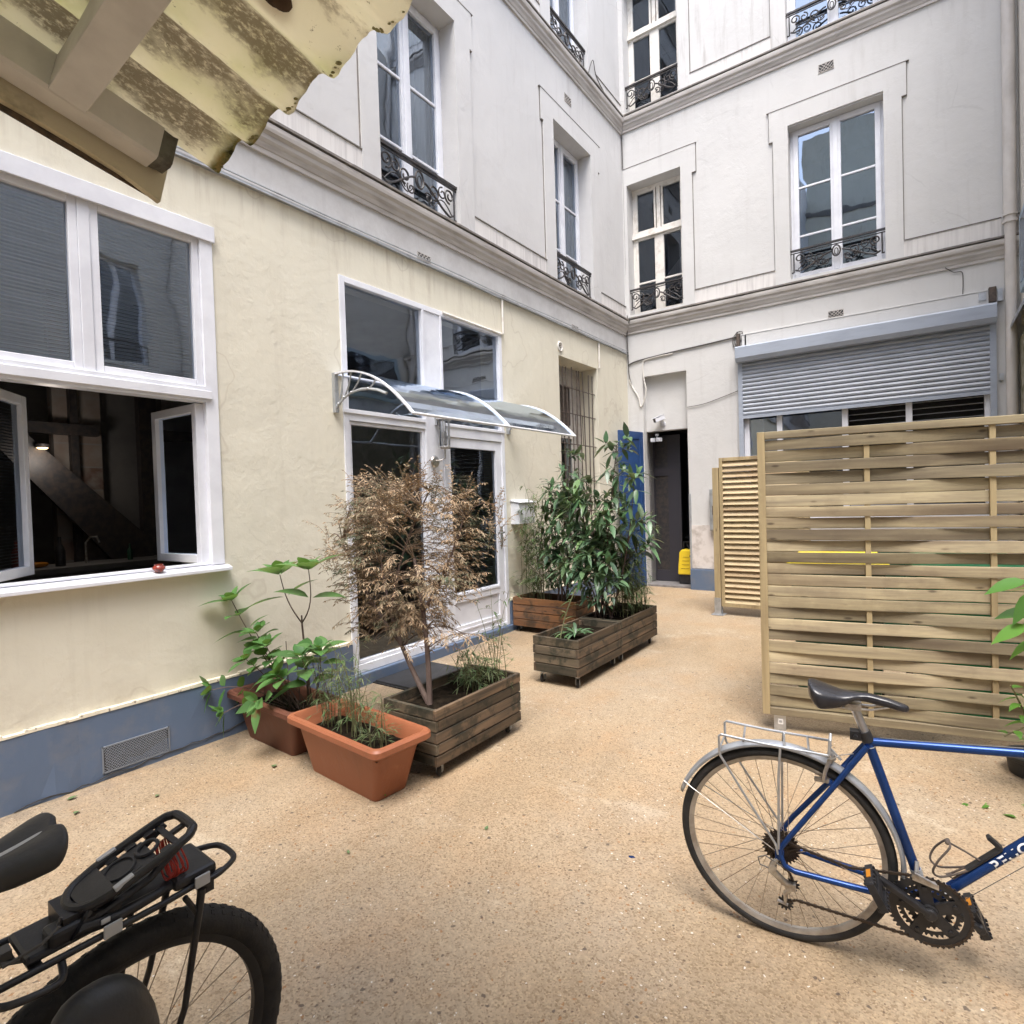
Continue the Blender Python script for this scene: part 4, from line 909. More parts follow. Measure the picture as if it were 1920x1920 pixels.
# ================================================================== fixtures on the left wing
def canopy():
    X0, XT, z0, zt = XL, -3.03, 2.61, 2.20
    t = thing('door_canopy', (XL, 3.05, 2.4), 'clear arched door canopy with white edge bars above the glazed doors', 'canopy')
    ys = (3.05, 4.25, 5.45); N = 16
    def arc(k): 
        a = k/N; return (XL+.015+(XT-XL-.015)*a, z0-.005+.0*a-(z0-zt)*(a**2.1)+.02*math.sin(a*math.pi))
    for s in range(2):
        mb = MB(); ya, yb = ys[s]+.012, ys[s+1]-.012
        for k in range(N):
            (xa, za), (xb, zb) = arc(k), arc(k+1); mb.quad((xa, ya, za), (xa, yb, za), (xb, yb, zb), (xb, ya, zb))
        mb.build('clear_sheet', 'poly', t, smooth=True)
    for y in ys:
        mb = MB(); pts = [(arc(k)[0], y, arc(k)[1]+.006) for k in range(N+1)]
        for k in range(N):
            a, b = Vector(pts[k]), Vector(pts[k+1]); mb.bar(a, b+(b-a)*.05, .030, .012, (0, 0, 1))
        mb.build('arched_bar', 'pvc', t)
        # grey curved bracket below: wall plate, lower arm and three struts
        mb = MB(); mb.box(XL, XL+.035, y-.018, y+.018, 2.30, 2.62)
        low = [(-3.90, y, 2.33), (-3.86, y, 2.365), (-3.79, y, 2.41), (-3.70, y, 2.437), (-3.60, y, 2.448), (-3.50, y, 2.440), (-3.40, y, 2.418), (-3.30, y, 2.378)]
        mb.tube(low, .013, 8, flat=.7)
        for k, xt in ((1, -3.80), (2, -3.70), (3, -3.58), (5, -3.42)):
            a = Vector(low[k]); kk = (xt-XL-.015)/(XT-XL-.015)*N; b = Vector((xt, y, arc(kk)[1]-.004)); mb.tube([a, (a+b)/2+Vector((.012, 0, -.004)), b], .007, 6)
            mb.blob(a, (.012, 0, 0), (0, .018, 0), (0, 0, .012), 8, 6)
        mb.build('bracket', 'zinc', t, smooth=True)
    mb = MB(); mb.tube([(XT, ys[0], zt), (XT, ys[2], zt)], .011, 8); mb.tube([(XL+.012, ys[0], z0+.004), (XL+.012, ys[2], z0+.004)], .010, 8); mb.build('edge_bar', 'pvc', t, smooth=True)
canopy()
def wall_lamp():
    c = Vector((XL+.11, 4.25, 0)); t = thing('wall_lamp', (XL, 4.25, 2.0), 'round glass wall lantern on the white post between the glazed doors', 'lamp')
    mb = MB(); mb.lathe([(.055, 0), (.06, .006), (.05, .018), (.02, .022)], (XL+.015, 4.20, 1.94), 20, (1, 0, 0)); mb.tube([(XL+.03, 4.20, 1.95), (XL+.08, 4.22, 1.95), (XL+.11, 4.25, 1.97), (XL+.11, 4.25, 2.08)], .008, 8); mb.build('bracket', 'chrome', t, smooth=True)
    mb = MB(); mb.lathe([(.05, 2.06), (.055, 2.065), (.055, 2.08), (.05, 2.085)], c, 24); mb.lathe([(.075, 2.34), (.08, 2.345), (.07, 2.37), (.03, 2.385)], c, 24)
    for k in range(6):
        a = k*math.pi/3; mb.cyl(c+Vector((math.cos(a)*.052, math.sin(a)*.052, 2.08)), c+Vector((math.cos(a)*.052, math.sin(a)*.052, 2.345)), .004, 6)
    mb.build('lantern_frame', 'chrome', t, smooth=True)
    mb = MB(); mb.lathe([(.05, 2.085), (.05, 2.34)], c, 24); mb.build('glass_tube', 'poly', t, smooth=True)
    mb = MB(); mb.lathe([(.001, 2.09), (.02, 2.10), (.022, 2.22), (.001, 2.24)], c, 12); mb.build('bulb', 'curtain', t, smooth=True)
wall_lamp()
def mailbox():
    y0, y1, z0, z1 = 5.47, 5.80, 1.26, 1.50; X = XL
    t = thing('mailbox', (X, 5.47, 1.26), 'pale grey metal letter box on the cream wall right of the doors', 'mailbox')
    mb = MB(); mb.prism([(0, z0), (.12, z0), (.12, z1), (0, z1+.02)], (X, y0, 0), (1, 0, 0), (0, 0, 1), (0, y1-y0, 0)); mb.build('body', 'pvc', t, bevel=.004)
    mb = MB(); mb.prism([(-.0, z1+.024), (.14, z1+.004), (.14, z1+.012), (0, z1+.045)], (X, y0-.012, 0), (1, 0, 0), (0, 0, 1), (0, y1-y0+.024, 0)); mb.build('lid', 'pvc', t, bevel=.002)
    mb = MB(); mb.box(X+.121, X+.123, y0+.2, y0+.29, z1-.06, z1-.045); mb.cyl((X+.12, y0+.05, z1-.12), (X+.126, y0+.05, z1-.12), .01, 12); mb.build('slot', 'iron', t)
mailbox()
def sec_cam():
    p = Vector((-3.40, YB+.11, 2.69)); t = thing('security_camera', p, 'small white security camera above the dark entrance', 'camera')
    mb = MB(); mb.tube([p+Vector((.02, .01, -.02)), p+Vector((.02, -.03, -.02)), p+Vector((.0, -.07, .03))], .014, 8); mb.lathe([(.04, 0), (.04, .012), (.02, .02)], p+Vector((.02, .01, -.02)), 14, (0, -1, 0)); mb.build('bracket', 'pvc', t, smooth=True)
    d = Vector((-.55, -.62, -.30)).normalized(); s = d.cross(Vector((0, 0, 1))).normalized(); u = s.cross(d)
    c = p+Vector((-.01, -.09, .055)); mb = MB(); mb.obox(c, d*.085, s*.04, u*.036); mb.build('housing', 'pvc', t, bevel=.006)
    mb = MB(); mb.obox(c+u*.040+d*.012, d*.10, s*.046, u*.003); mb.build('sun_shield', 'pvc', t, bevel=.002)
    mb = MB(); mb.obox(c+d*.087, d*.002, s*.033, u*.028); mb.build('lens', 'iron', t)
    q = Vector((-3.52, YB+.20, 2.50)); t2 = thing('flood_lamp', q, 'small white twin lamp hanging under the entrance lintel', 'lamp')
    mb = MB(); mb.lathe([(.03, 0), (.03, .03)], q, 12); mb.tube([q, q+Vector((0, -.03, -.05))], .01, 6); mb.build('base', 'pvc', t2)
    mb = MB(); mb.obox(q+Vector((-.05, -.05, -.07)), (.035, .01, 0), (-.01, .035, 0), (0, 0, .03)); mb.obox(q+Vector((.05, -.05, -.07)), (.035, -.01, 0), (.01, .035, 0), (0, 0, .03)); mb.build('lamp_head', 'pvc', t2, bevel=.006)
sec_cam()
def elec():
    t = thing('electrical_box', (-2.5, YB, 1.3), 'grey metal electrical cabinet on the back wall beside the louvre screen', 'cabinet')
    mb = MB(); mb.box(-2.62, -2.32, YB-.10, YB, .99, 1.61); mb.build('cabinet_body', 'zinc', t, bevel=.006)
    mb = MB(); mb.box(-2.605, -2.335, YB-.108, YB-.1005, 1.005, 1.595); d = mb.build('door', 'zinc', t, bevel=.002)
    mb = MB(); mb.box(-2.575, -2.55, YB-.125, YB-.109, 1.23, 1.36); mb.build('handle', 'iron', d)
elec()
def washer():
    x, y, z = -3.10, YB+.34, .117; t = thing('pressure_washer', (x, y, z), 'yellow and black pressure washer standing in the dark entrance', 'pressure washer')
    mb = MB(); mb.prism([(-.13, 0), (.13, 0), (.14, .20), (-.14, .20)], (x, y-.10, z), (1, 0, 0), (0, 0, 1), (0, .2, 0)); mb.build('base', 'blackplastic', t, bevel=.015)
    mb = MB(); mb.prism([(-.145, .15), (.14, .15), (.15, .22), (.13, .50), (.09, .55), (-.08, .55), (-.115, .50)], (x, y-.12, z), (1, 0, 0), (0, 0, 1), (0, .2, 0)); sh = mb.build('shell', 'yellow', t, bevel=.02)
    mb = MB()
    for k in range(4): mb.box(x-.08+.01*k, x+.05, y-.124, y-.1205, z+.25+k*.06, z+.256+k*.06)
    mb.build('groove', M('dull_yellow', (.35, .24, .02), ro=.5), sh)  # thin duller yellow strips laid across the shell
    mb = MB(); mb.cyl((x+.085, y-.122, z+.45), (x+.085, y-.135, z+.45), .028, 18); mb.build('dial', 'blackplastic', t)
    mb = MB(); mb.tube([(x-.10, y+.05, z+.5), (x-.09, y+.05, z+.66), (x+.0, y+.05, z+.66), (x+.05, y+.05, z+.62)], .012, 8); mb.tube([(x+.06, y+.02, z+.5), (x+.055, y+.0, z+.98)], .009, 8); mb.tube([(x+.10, y-.05, z+.48), (x-.02, y-.02, z+.62), (x+.08, y-.04, z+.70), (x-.03, y-.03, z+.74), (x+.07, y, z+.80)], .009, 6); mb.build('handle_and_hose', 'blackplastic', t, smooth=True)
    mb = MB(); mb.tube([(x+.055, y+.0, z+.82), (x+.053, y, z+.98)], .016, 10); mb.build('lance_grip', 'greybit', t, smooth=True)
    for s in (-1, 1): mb = MB(); mb.lathe([(.001, 0), (.06, 0), (.06, .03), (.001, .03)], (x+s*.13-.015, y+.08, z+.06), 18, (1, 0, 0)); mb.build('wheel', 'rubber', t)
washer()
def ashtray():
    t = thing('ashtray', (-3.87, 1.655, 1.168), 'small dark red glazed bowl standing on the white window sill', 'ashtray')
    mb = MB(); mb.lathe([(.001, 0), (.022, 0), (.036, .018), (.034, .030), (.024, .040), (.027, .046), (.021, .044), (.024, .030), (.012, .012), (.001, .010)], (-3.89, 1.655, 1.168), 22); mb.build('bowl', 'redglaze', t, smooth=True)
ashtray()

# ================================================================== lean-to roof over the viewer
def lean_to():
    P0 = Vector((-1.5267, .8452, 2.45)); A = Vector((-.00337, .97446, -.22453)); B = Vector((.99989, 0, -.01496)); N = Vector((.01457, .22456, .97435))
    t = bpy.data.objects.new('lean_to_roof', None); C.objects.link(t)
    MX = Matrix((B, A, N)).transposed().to_4x4(); MX.translation = P0; t.matrix_world = MX
    t['label'] = 'mossy corrugated cement lean-to roof on peeling beige beams above the viewer'; t['category'] = 'roof'; ORG[t.name] = Vector()
    p = .177; th = .007
    mb = MB(); nb = int(2.4/p*16); na = 60; rn = random.Random(9)
    def z(b): return .0+.0255*(1-math.cos(2*math.pi*(b)/p))
    edge = [-.062*max(0, b_/1.0)+rn.uniform(-.0012, .0012) for b_ in [(-.03+2.4*i/nb) for i in range(nb+1)]]
    for sd, off in ((0, 0), (1, th)):
        for i in range(nb+1):
            b_ = -.03+2.4*i/nb
            for j in range(na+1):
                tt = (j/na)**1.5; a = edge[i]*(1-tt)-2.6*tt+(.0 if j else (-.006*mnoise.noise(Vector((b_*30, sd, 0)))))
                r = .0012*mnoise.noise(Vector((b_*25, a*25, sd*3)))
                mb.v.append((b_, a, z(b_)+off+r))
    w_ = na+1; s2 = (nb+1)*w_
    for i in range(nb):
        for j in range(na):
            mb.f.append((i*w_+j, i*w_+j+1, (i+1)*w_+j+1, (i+1)*w_+j)); mb.f.append((s2+i*w_+j, s2+(i+1)*w_+j, s2+(i+1)*w_+j+1, s2+i*w_+j+1))
        mb.f.append((i*w_, (i+1)*w_, s2+(i+1)*w_, s2+i*w_))
    for j in range(na): mb.f.append((j, s2+j, s2+j+1, j+1))
    mb.build('corrugated_sheet', 'fibro', t, smooth=True)
    # moss lumps hanging on the low points of the eave
    mb = MB()
    for k in range(0, 9):
        b_ = k*p
        for q in range(7):
            bb = b_+rn.gauss(0, .024); aa = -.062*max(0, bb)+rn.uniform(-.014, -.004); s = rn.uniform(.002, .0055)
            mb.blob((bb, aa, z(bb)+rn.uniform(-.002, .004)), (s*1.3, s*.3, 0), (0, s, 0), (0, s*.3, s*.8), 7, 5)
    mb.build('moss', M('dry_moss', (.30, .30, .16), (.20, .18, .08), 60, ro=.95, bump=1., bsc=90, lo=.4, hi=.6), t, smooth=True)
    # edge beam (two laid side by side look), rafter, fascia board
    def rough(mb, b0, b1, a0, a1, z0, z1, n=14):
        vs = []
        for i in range(n+1):
            a = a0+(a1-a0)*i/n; j = lambda: rn.uniform(-.0018, .0018)
            c = .007; ring = [(b0+c, z0), (b1-c, z0), (b1, z0+c), (b1, z1), (b0, z1), (b0, z0+c)]
            vs += [(b+j(), a, zz+j()) for b, zz in ring]
        m = 6; fs = []
        for i in range(n):
            for k in range(m): fs.append((i*m+k, i*m+(k+1) % m, (i+1)*m+(k+1) % m, (i+1)*m+k))
        fs += [tuple(range(m)), tuple(n*m+k for k in reversed(range(m)))]; mb.add(vs, fs)
    mb = MB(); rough(mb, -.052, .017, -2.5, -.150, -.08, .004); mb.build('edge_beam', 'beam', t)
    mb = MB(); rough(mb, -.050, .012, -.149, -.115, -.076, .002, 3); mb.build('beam_end', M('grey_end_grain', (.13, .13, .11), (.07, .065, .055), 30, ro=.9, bump=.8), t)
    mb = MB(); m = 26
    for i in range(m):
        a0, a1 = -2.5+2.40*i/m, -2.5+2.40*(i+1)/m
        zz = [-.119+rn.uniform(-.004, .004) for _ in range(2)]
        if i == m-1: zz[1] = -.138
        if i == 0: last = zz[0]
        zz[0] = last; last = zz[1]
        mb.add([(-.075, a0, zz[0]), (-.057, a0, zz[0]), (-.057, a1, zz[1]), (-.075, a1, zz[1]), (-.075, a0, .0), (-.057, a0, .0), (-.057, a1, -.03 if i == m-1 else 0), (-.075, a1, -.03 if i == m-1 else 0)],
               [(0,3,2,1),(4,5,6,7),(0,1,5,4),(1,2,6,5),(2,3,7,6),(3,0,4,7)])
    mb.build('fascia_board', 'beam2', t)
    mb = MB(); mb.box(-.080, -.0765, -2.5, -.125, -.131, -.10); mb.build('fascia_lip', M('rotten_wood', (.12, .085, .055), (.05, .04, .03), 40, ro=.9, bump=.8), t)
    for a in (-.335, -1.35, -2.3):
        mb = MB(); vs = []
        d = Vector((1, -.053, 0)); c0 = Vector((.0175, a, 0)); rr = MB(); n = 16
        for i in range(n+1):
            c = c0+d*(2.3*i/n); j = lambda: rn.uniform(-.0016, .0016)
            vs += [(c.x, c.y+yy+j(), zz+j()) for yy, zz in ((-.034, -.082), (.034, -.082), (.036, -.079), (.036, .0), (-.036, .0), (-.036, -.079))]
        fs = []
        for i in range(n):
            for k in range(6): fs.append((i*6+k, i*6+(k+1) % 6, (i+1)*6+(k+1) % 6, (i+1)*6+k))
        fs += [tuple(range(6)), tuple(n*6+k for k in reversed(range(6)))]; mb.add(vs, fs); mb.build('rafter', 'beam', t)
    mb = MB(); mb.blob((.545, -.20, .022), (.020, 0, 0), (0, .036, 0), (0, 0, .022), 14, 9); mb.blob((.556, -.185, .012), (.016, .004, 0), (0, .020, 0), (0, 0, .016), 12, 8); mb.build('rust_bracket', M('dark_brown_rust', (.06, .035, .02), (.03, .02, .012), 30, ro=.9), t)
    # the posts that carry it, out of the picture on the right and behind
    for b_, a in ((2.25, -.5), (2.25, -2.3), (-.02, -2.3)):
        q = Vector((b_, a, -.08)); wz = P0+B*b_+A*a+N*(-.08); mb = MB(); ml = MX.inverted()
        c = [wz+Vector((sx*.04, sy*.04, 0)) for sx, sy in ((-1, -1), (1, -1), (1, 1), (-1, 1))]; c2 = [Vector((v.x, v.y, 0)) for v in c]
        mb.add([ml @ v for v in c2]+[ml @ v for v in c], [(0,3,2,1),(4,5,6,7),(0,1,5,4),(1,2,6,5),(2,3,7,6),(3,0,4,7)]); mb.build('post', 'beam', t)
lean_to()

# ================================================================== timber screens
def woven_screen():
    o = Vector((-.875, 3.945, 0)); u = Vector((.9811, .1935, 0)); n = Vector((.1935, -.9811, 0)); zb, W, Hh = .125, 1.80, 1.80
    t = thing('woven_screen', o+Vector((0, 0, 0)), 'woven timber fence panel hiding the bins behind the blue bicycle', 'fence')
    t.rotation_euler = (0, 0, math.atan2(u.y, u.x)); ORG[t.name] = Vector()
    mb = MB()
    mb.box(0, .045, -.0225, .0225, zb, zb+Hh); mb.box(W-.045, W, -.0225, .0225, zb, zb+Hh); build_each(mb, 'stile', 'pineZ', t, bevel=.003)
    mb = MB(); mb.box(.045, W-.045, -.0225, .0225, zb+Hh-.045, zb+Hh); mb.box(.045, W-.045, -.0225, .0225, zb, zb+.045); build_each(mb, 'rail', 'pineX', t, bevel=.003)
    rn = random.Random(21); nS = 24; ph = (Hh-.10)/nS
    for k in range(nS):
        zc = zb+.05+ph*(k+.5); sgn = 1 if k % 2 else -1
        if rn.random() < .12: sgn = -sgn
        mb = MB(); hh = (ph*.5-.0012)*rn.uniform(.92, 1.01); lean_ = rn.uniform(-.16, .10); tilt = rn.uniform(-.0025, .0025); bow = rn.uniform(-.0020, .0020); th = .0045; m = 48; w1 = rn.uniform(0, 6)
        for i in range(m+1):
            s = .03+(W-.06)*i/m; x = s/.6
            y = sgn*.0165*math.sin(x*math.pi/2)*(1 if True else 0)*(-1) if False else -sgn*.0150*math.sin(min(max(x, 0), 3)*math.pi/2 if x <= 1 else (math.pi/2+(x-1)*math.pi if x <= 2 else -math.pi/2+(x-2)*math.pi/2))
            e = .0011*math.sin(s*5+w1); zz = zc+bow*math.sin(s/W*math.pi)+tilt*(s/W-.5)
            for (dy, dz) in ((-th*.75, -hh+e), (th, -hh+e+.001), (th, hh-e*.6), (-th*.75, hh-e*.6), (-th, hh*.86), (-th*1.12, 0), (-th, -hh*.86)): mb.v.append((s, y+dy+lean_*dz, zz+dz))
        for i in range(m):
            for c in range(7): mb.f.append((i*7+c, i*7+(c+1) % 7, (i+1)*7+(c+1) % 7, (i+1)*7+c))
        mb.f += [tuple(reversed(range(7))), tuple(m*7+c for c in range(7))]; SL.append(mb)
    big = MB()
    for q in SL: big.add(q.v, q.f)
    big.build('woven_slats', 'pineX', t)
    for s in (.6, 1.2):
        mb = MB(); mb.box(s-.014, s+.014, -.0105, .0105, zb+.045, zb+Hh-.045); mb.build('batten', 'pineZ', t)
    mb = MB()
    for s in (.10, 1.72):
        mb.box(s-.035, s+.035, -.006, .0, .012, zb+.01); mb.box(s-.035, s-.031, .0, .05, .012, zb+.01); mb.box(s+.031, s+.035, .0, .05, .012, zb+.01); mb.box(s-.075, s+.075, -.05, .10, .002, .012)
        for sx in (-.06, .06): mb.cyl((s+sx, -.035, .012), (s+sx, -.035, .024), .009, 6)
    ft = mb.build('steel_foot', 'steel', t, bevel=.002)
    mb = MB(); mb.box(.09, .118, -.0085, -.0065, .065, .10); mb.build('sticker', 'paper', ft); mb = MB(); mb.box(.095, .113, -.0095, -.0086, .075, .09); mb.build('sticker_print', 'zinc', ft)
SL = []
woven_screen()
def louvre_screen():
    x0, y, z0 = -2.035, 7.2, gz(7.2)+.105; W, Hh = .90, 1.80
    t = thing('louvre_screen', (x0, y, 0), 'narrow pale louvred timber screen with its short post on a steel foot', 'fence')
    mb = MB(); mb.box(x0-.078, x0-.006, y-.035, y+.035, gz(7.2)+.10, 1.855); mb.box(x0+W+.006, x0+W+.078, y-.035, y+.035, gz(7.2)+.10, 1.855); build_each(mb, 'post', 'pineZ', t, bevel=.004)
    mb = MB(); mb.box(x0, x0+.042, y-.021, y+.021, z0, z0+Hh); mb.box(x0+W-.042, x0+W, y-.021, y+.021, z0, z0+Hh); mb.box(x0+.042, x0+W-.042, y-.021, y+.021, z0+Hh-.042, z0+Hh); mb.box(x0+.042, x0+W-.042, y-.021, y+.021, z0, z0+.042); mb.build('panel_frame', 'pineZ', t, bevel=.003)
    mb = MB(); n = 26; a = R(58)
    for k in range(n):
        z = z0+.042+(Hh-.084)*(k+.5)/n; c = Vector((x0+W/2, y, z)); mb.obox(c, (W/2-.042, 0, 0), (0, .004*math.sin(a), .004*math.cos(a)) if 0 else Vector((0, -math.cos(a), -math.sin(a)))*.036, Vector((0, -math.sin(a), math.cos(a)))*.004)
    mb.build('louvres', 'pinePale', t)
    mb = MB(); g = gz(7.2)
    for x in (x0-.042, x0+W+.042):
        mb.box(x-.039, x+.039, y-.040, y-.0365, g+.008, g+.21); mb.box(x-.039, x+.039, y+.0365, y+.040, g+.008, g+.21); mb.box(x-.075, x+.075, y-.075, y+.075, g+.002, g+.008); mb.box(x-.03, x+.03, y-.03, y+.03, g+.008, g+.099)
    mb.build('steel_foot', 'steel', t)
louvre_screen()
def bin_(x, y, w, d, h, body, lid, lab, rot=0.):
    t = thing('wheeled_bin', (x, y, gz(y)), lab, 'bin', 'bins behind the woven screen'); ORG[t.name] = Vector(); t.rotation_euler = (0, 0, rot)
    mb = MB(); b, tp = .86, 1.
    mb.add([(-w/2*b, -d/2*b, .02), (w/2*b, -d/2*b, .02), (w/2*b, d/2*b, .02), (-w/2*b, d/2*b, .02), (-w/2, -d/2, h*.93), (w/2, -d/2, h*.93), (w/2, d/2, h*.93), (-w/2, d/2, h*.93)], [(0,3,2,1),(4,5,6,7),(0,1,5,4),(1,2,6,5),(2,3,7,6),(3,0,4,7)]); mb.build('body', body, t, bevel=.02)
    mb = MB(); mb.box(-w/2-.02, w/2+.02, -d/2-.025, d/2+.02, h*.93+.004, h*.93+.035); mb.box(-w/2+.03, w/2-.03, -d/2+.03, d/2-.03, h*.93+.035, h); mb.build('lid', lid, t, bevel=.012)
    mb = MB(); mb.tube([(-w/2+.05, d/2+.05, h*.9), (w/2-.05, d/2+.05, h*.9)], .015, 8); mb.build('handle', body, t)
    for s in (-1, 1):
        mb = MB(); mb.lathe([(.001, -.02), (.09, -.02), (.1, -.01), (.1, .01), (.09, .02), (.001, .02)], (s*(w/2-.02), d/2-.06, .10), 20, (1, 0, 0)); mb.build('wheel', 'rubber', t, smooth=True)
bin_(-.52, 4.68, .56, .60, 1.07, 'darkgreen_bin', 'yellowlid', 'dark green bin with yellow lid seen through the screen slats', .1)
bin_(.18, 4.80, .56, .60, 1.07, 'green_bin', 'green_bin', 'bright green bin right of the yellow lidded bin', .12)
bin_(-.40, 6.0, .58, .74, 1.0, 'darkgreen_bin', 'darkgreen_bin', 'all dark green bin in the back row behind the screen', .1)

# ================================================================== planters
def casters(t, pts, ztop):
    for x, y, a in pts:
        g = gz(y); r = .032; c = Vector((x, y, g+r)); ax = Vector((math.cos(a), math.sin(a), 0)); fo_ = Vector((-ax.y, ax.x, 0))
        mb = MB(); mb.box(x-.03, x+.03, y-.03, y+.03, ztop-.006, ztop); mb.cyl((x, y, ztop-.006), (x, y, ztop-.02), .018, 12)
        for s in (-1, 1): mb.obox(c+ax*s*.016+fo_*.008+Vector((0, 0, .012)), ax*.0015, fo_*.017, (0, 0, .022))
        k = mb.build('caster', 'steel', t); mb = MB(); mb.lathe([(.001, -.012), (r*.8, -.012), (r, -.006), (r, .006), (r*.8, .012), (.001, .012)], c, 18, ax); mb.build('caster_wheel', 'rubber', k, smooth=True)
def crate(x0, x1, y0, y1, zb, zt, lab, mx='crateX', my='crateY', rows=5, cast=None, soil=.05, seed=1, joint=None):
    t = thing('wooden_planter', ((x0+x1)/2, (y0+y1)/2, gz(y0)), lab, 'planter', 'wooden planters on casters'); rn = random.Random(seed); th = .022
    e = (zt-zb)/rows
    for k in range(rows):
        a, b = zb+e*k+.0025, zb+e*(k+1)-.0045
        sh = 0.0 if k % 2 else th*.0
        mx_ = MB(); my_ = MB(); r = lambda: rn.uniform(-.0025, .0025)
        ov = k % 2
        mx_.box(x0+(0 if ov else th)+.001, x1-(0 if ov else th)-.001, y0+r(), y0+th, a+r()*.4, b+r()*.4); mx_.box(x0+(0 if ov else th)+.001, x1-(0 if ov else th)-.001, y1-th, y1+r(), a, b)
        my_.box(x1-th, x1+r(), y0+(th if ov else 0)+.001, y1-(th if ov else 0)-.001, a+r()*.4, b+r()*.4); my_.box(x0+r(), x0+th, y0+(th if ov else 0)+.001, y1-(th if ov else 0)-.001, a, b)
        P1.append((mx_, my_))
    S = [MB() for _ in range(4)]
    for p, q in P1:
        S[0].add(p.v[:8], p.f[:6]); S[1].add(p.v[8:], [tuple(i-8 for i in f) for f in p.f[6:]]); S[2].add(q.v[:8], q.f[:6]); S[3].add(q.v[8:], [tuple(i-8 for i in f) for f in q.f[6:]])
    P1.clear()
    for k, m_ in zip(S, (mx, mx, my, my)): k.build('side_panel', m_, t, bevel=.003)
    mb = MB(); mb.box(x0+th+.002, x1-th-.002, y0+th+.002, y1-th-.002, zb+.004, zb+.03)
    for sx in (x0+th+.002, x1-th-.037):
        for sy in (y0+th+.002, y1-th-.037): mb.box(sx, sx+.035, sy, sy+.035, zb+.03, zt-.02)
    mb.build('base_frame', my, t)
    mb = MB(); nx, ny = 14, 22
    for j in range(ny+1):
        for i in range(nx+1):
            x = x0+th+(x1-x0-2*th)*i/nx; y = y0+th+(y1-y0-2*th)*j/ny
            mb.v.append((x, y, zt-soil-.02+.022*mnoise.noise(Vector((x*9, y*9, seed)))+.01*mnoise.noise(Vector((x*30, y*30, seed)))))
    for j in range(ny):
        for i in range(nx): mb.f.append((j*(nx+1)+i, j*(nx+1)+i+1, (j+1)*(nx+1)+i+1, (j+1)*(nx+1)+i))
    mb.build('soil', 'soil', t, smooth=True)
    casters(t, cast or [(x0+.05, y0+.06, 0), (x1-.05, y0+.07, .5), (x1-.06, y1-.07, .3), (x0+.05, y1-.06, .2)], zb)
    return t
P1 = []
crate(-2.62, -2.205, 2.31, 3.125, .085, .405, 'weathered slatted planter on casters holding the brown conifer', seed=3, rows=5)
crate(-2.665, -2.24, 3.975, 4.775, .125, .425, 'wooden planter nearest the camera of the pair in mid courtyard', seed=5, rows=4)
crate(-2.665, -2.242, 4.785, 5.63, .125, .43, 'wooden planter at the rear of the end to end pair in mid courtyard', seed=8, rows=4)
crate(-3.86, -3.03, 5.37, 5.77, .11, .44, 'orange brown planter pushed against the cream wall by the letter box', 'crateOrange', 'crateOrange', seed=11, rows=4)
def trough(cx, cy, L, W, h, rot, mt, lab, seed, rim=.028):
    t = thing('terracotta_trough', (cx, cy, 0), lab, 'plant trough', 'terracotta plastic troughs'); t.rotation_euler = (0, 0, rot); ORG[t.name] = Vector()
    def rr(l, w, r, z, n=5):
        pts = []
        for (sx, sy, a0) in ((1, 1, 0), (-1, 1, 90), (-1, -1, 180), (1, -1, 270)):
            for k in range(n+1):
                a = R(a0+90*k/n); pts.append((sx*(l/2-r)+math.cos(a)*r, sy*(w/2-r)+math.sin(a)*r, z))
        return pts
    ins = .085
    prof = [(ins*1.6, ins*1.05, .03, .0), (ins*1.5, ins, .035, .01), (.055, .048, .04, h*.80), (.04, .035, .04, h*.86), (.038, .034, .04, h-.055), (.012, .012, .045, h-.050), (0, 0, .045, h-.04), (0, 0, .045, h-.012), (.010, .010, .04, h), (.030, .030, .035, h), (.040, .040, .03, h-.012), (.055, .052, .03, h-.07), (.07, .06, .03, h-.11)]
    mb = MB(); rings = [rr(L-2*a, W-2*b, r, z) for a, b, r, z in prof]; m = len(rings[0])
    for q in rings: mb.v += q
    for i in range(len(rings)-1):
        for k in range(m): mb.f.append((i*m+k, i*m+(k+1) % m, (i+1)*m+(k+1) % m, (i+1)*m+k))
    mb.f.append(tuple(reversed(range(m)))); mb.build('trough_body', mt, t, smooth=True)
    mb = MB(); nx, ny = 20, 10; l, w_ = L-.13, W-.11
    for j in range(ny+1):
        for i in range(nx+1):
            x = -l/2+l*i/nx; y = -w_/2+w_*j/ny; mb.v.append((x, y, h-.085+.018*mnoise.noise(Vector((x*9, y*9, seed)))+.008*mnoise.noise(Vector((x*33, y*33, seed)))))
    for j in range(ny):
        for i in range(nx): mb.f.append((j*(nx+1)+i, j*(nx+1)+i+1, (j+1)*(nx+1)+i+1, (j+1)*(nx+1)+i))
    mb.build('soil', 'soil', t, smooth=True)
    return t
trough(-2.635, 2.115, .88, .385, .325, R(-5), 'terra', 'bright terracotta trough in front, with thin bamboo shoots', 2)
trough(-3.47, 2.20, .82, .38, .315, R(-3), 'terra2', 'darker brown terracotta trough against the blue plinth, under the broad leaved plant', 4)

def doormat():
    t = thing('doormat', (-3.62, 3.62, 0), 'dark grey doormat on the gravel before the left glazed door', 'doormat'); mb = MB(); mb.box(-3.86, -3.38, 3.32, 3.98, .024, .040); mb.build('pile', 'darkgrey', t, bevel=.006)
    mb = MB(); mb.box(-3.88, -3.36, 3.30, 4.00, .018, .026); mb.build('rubber_edge', 'rubber', t)
doormat()
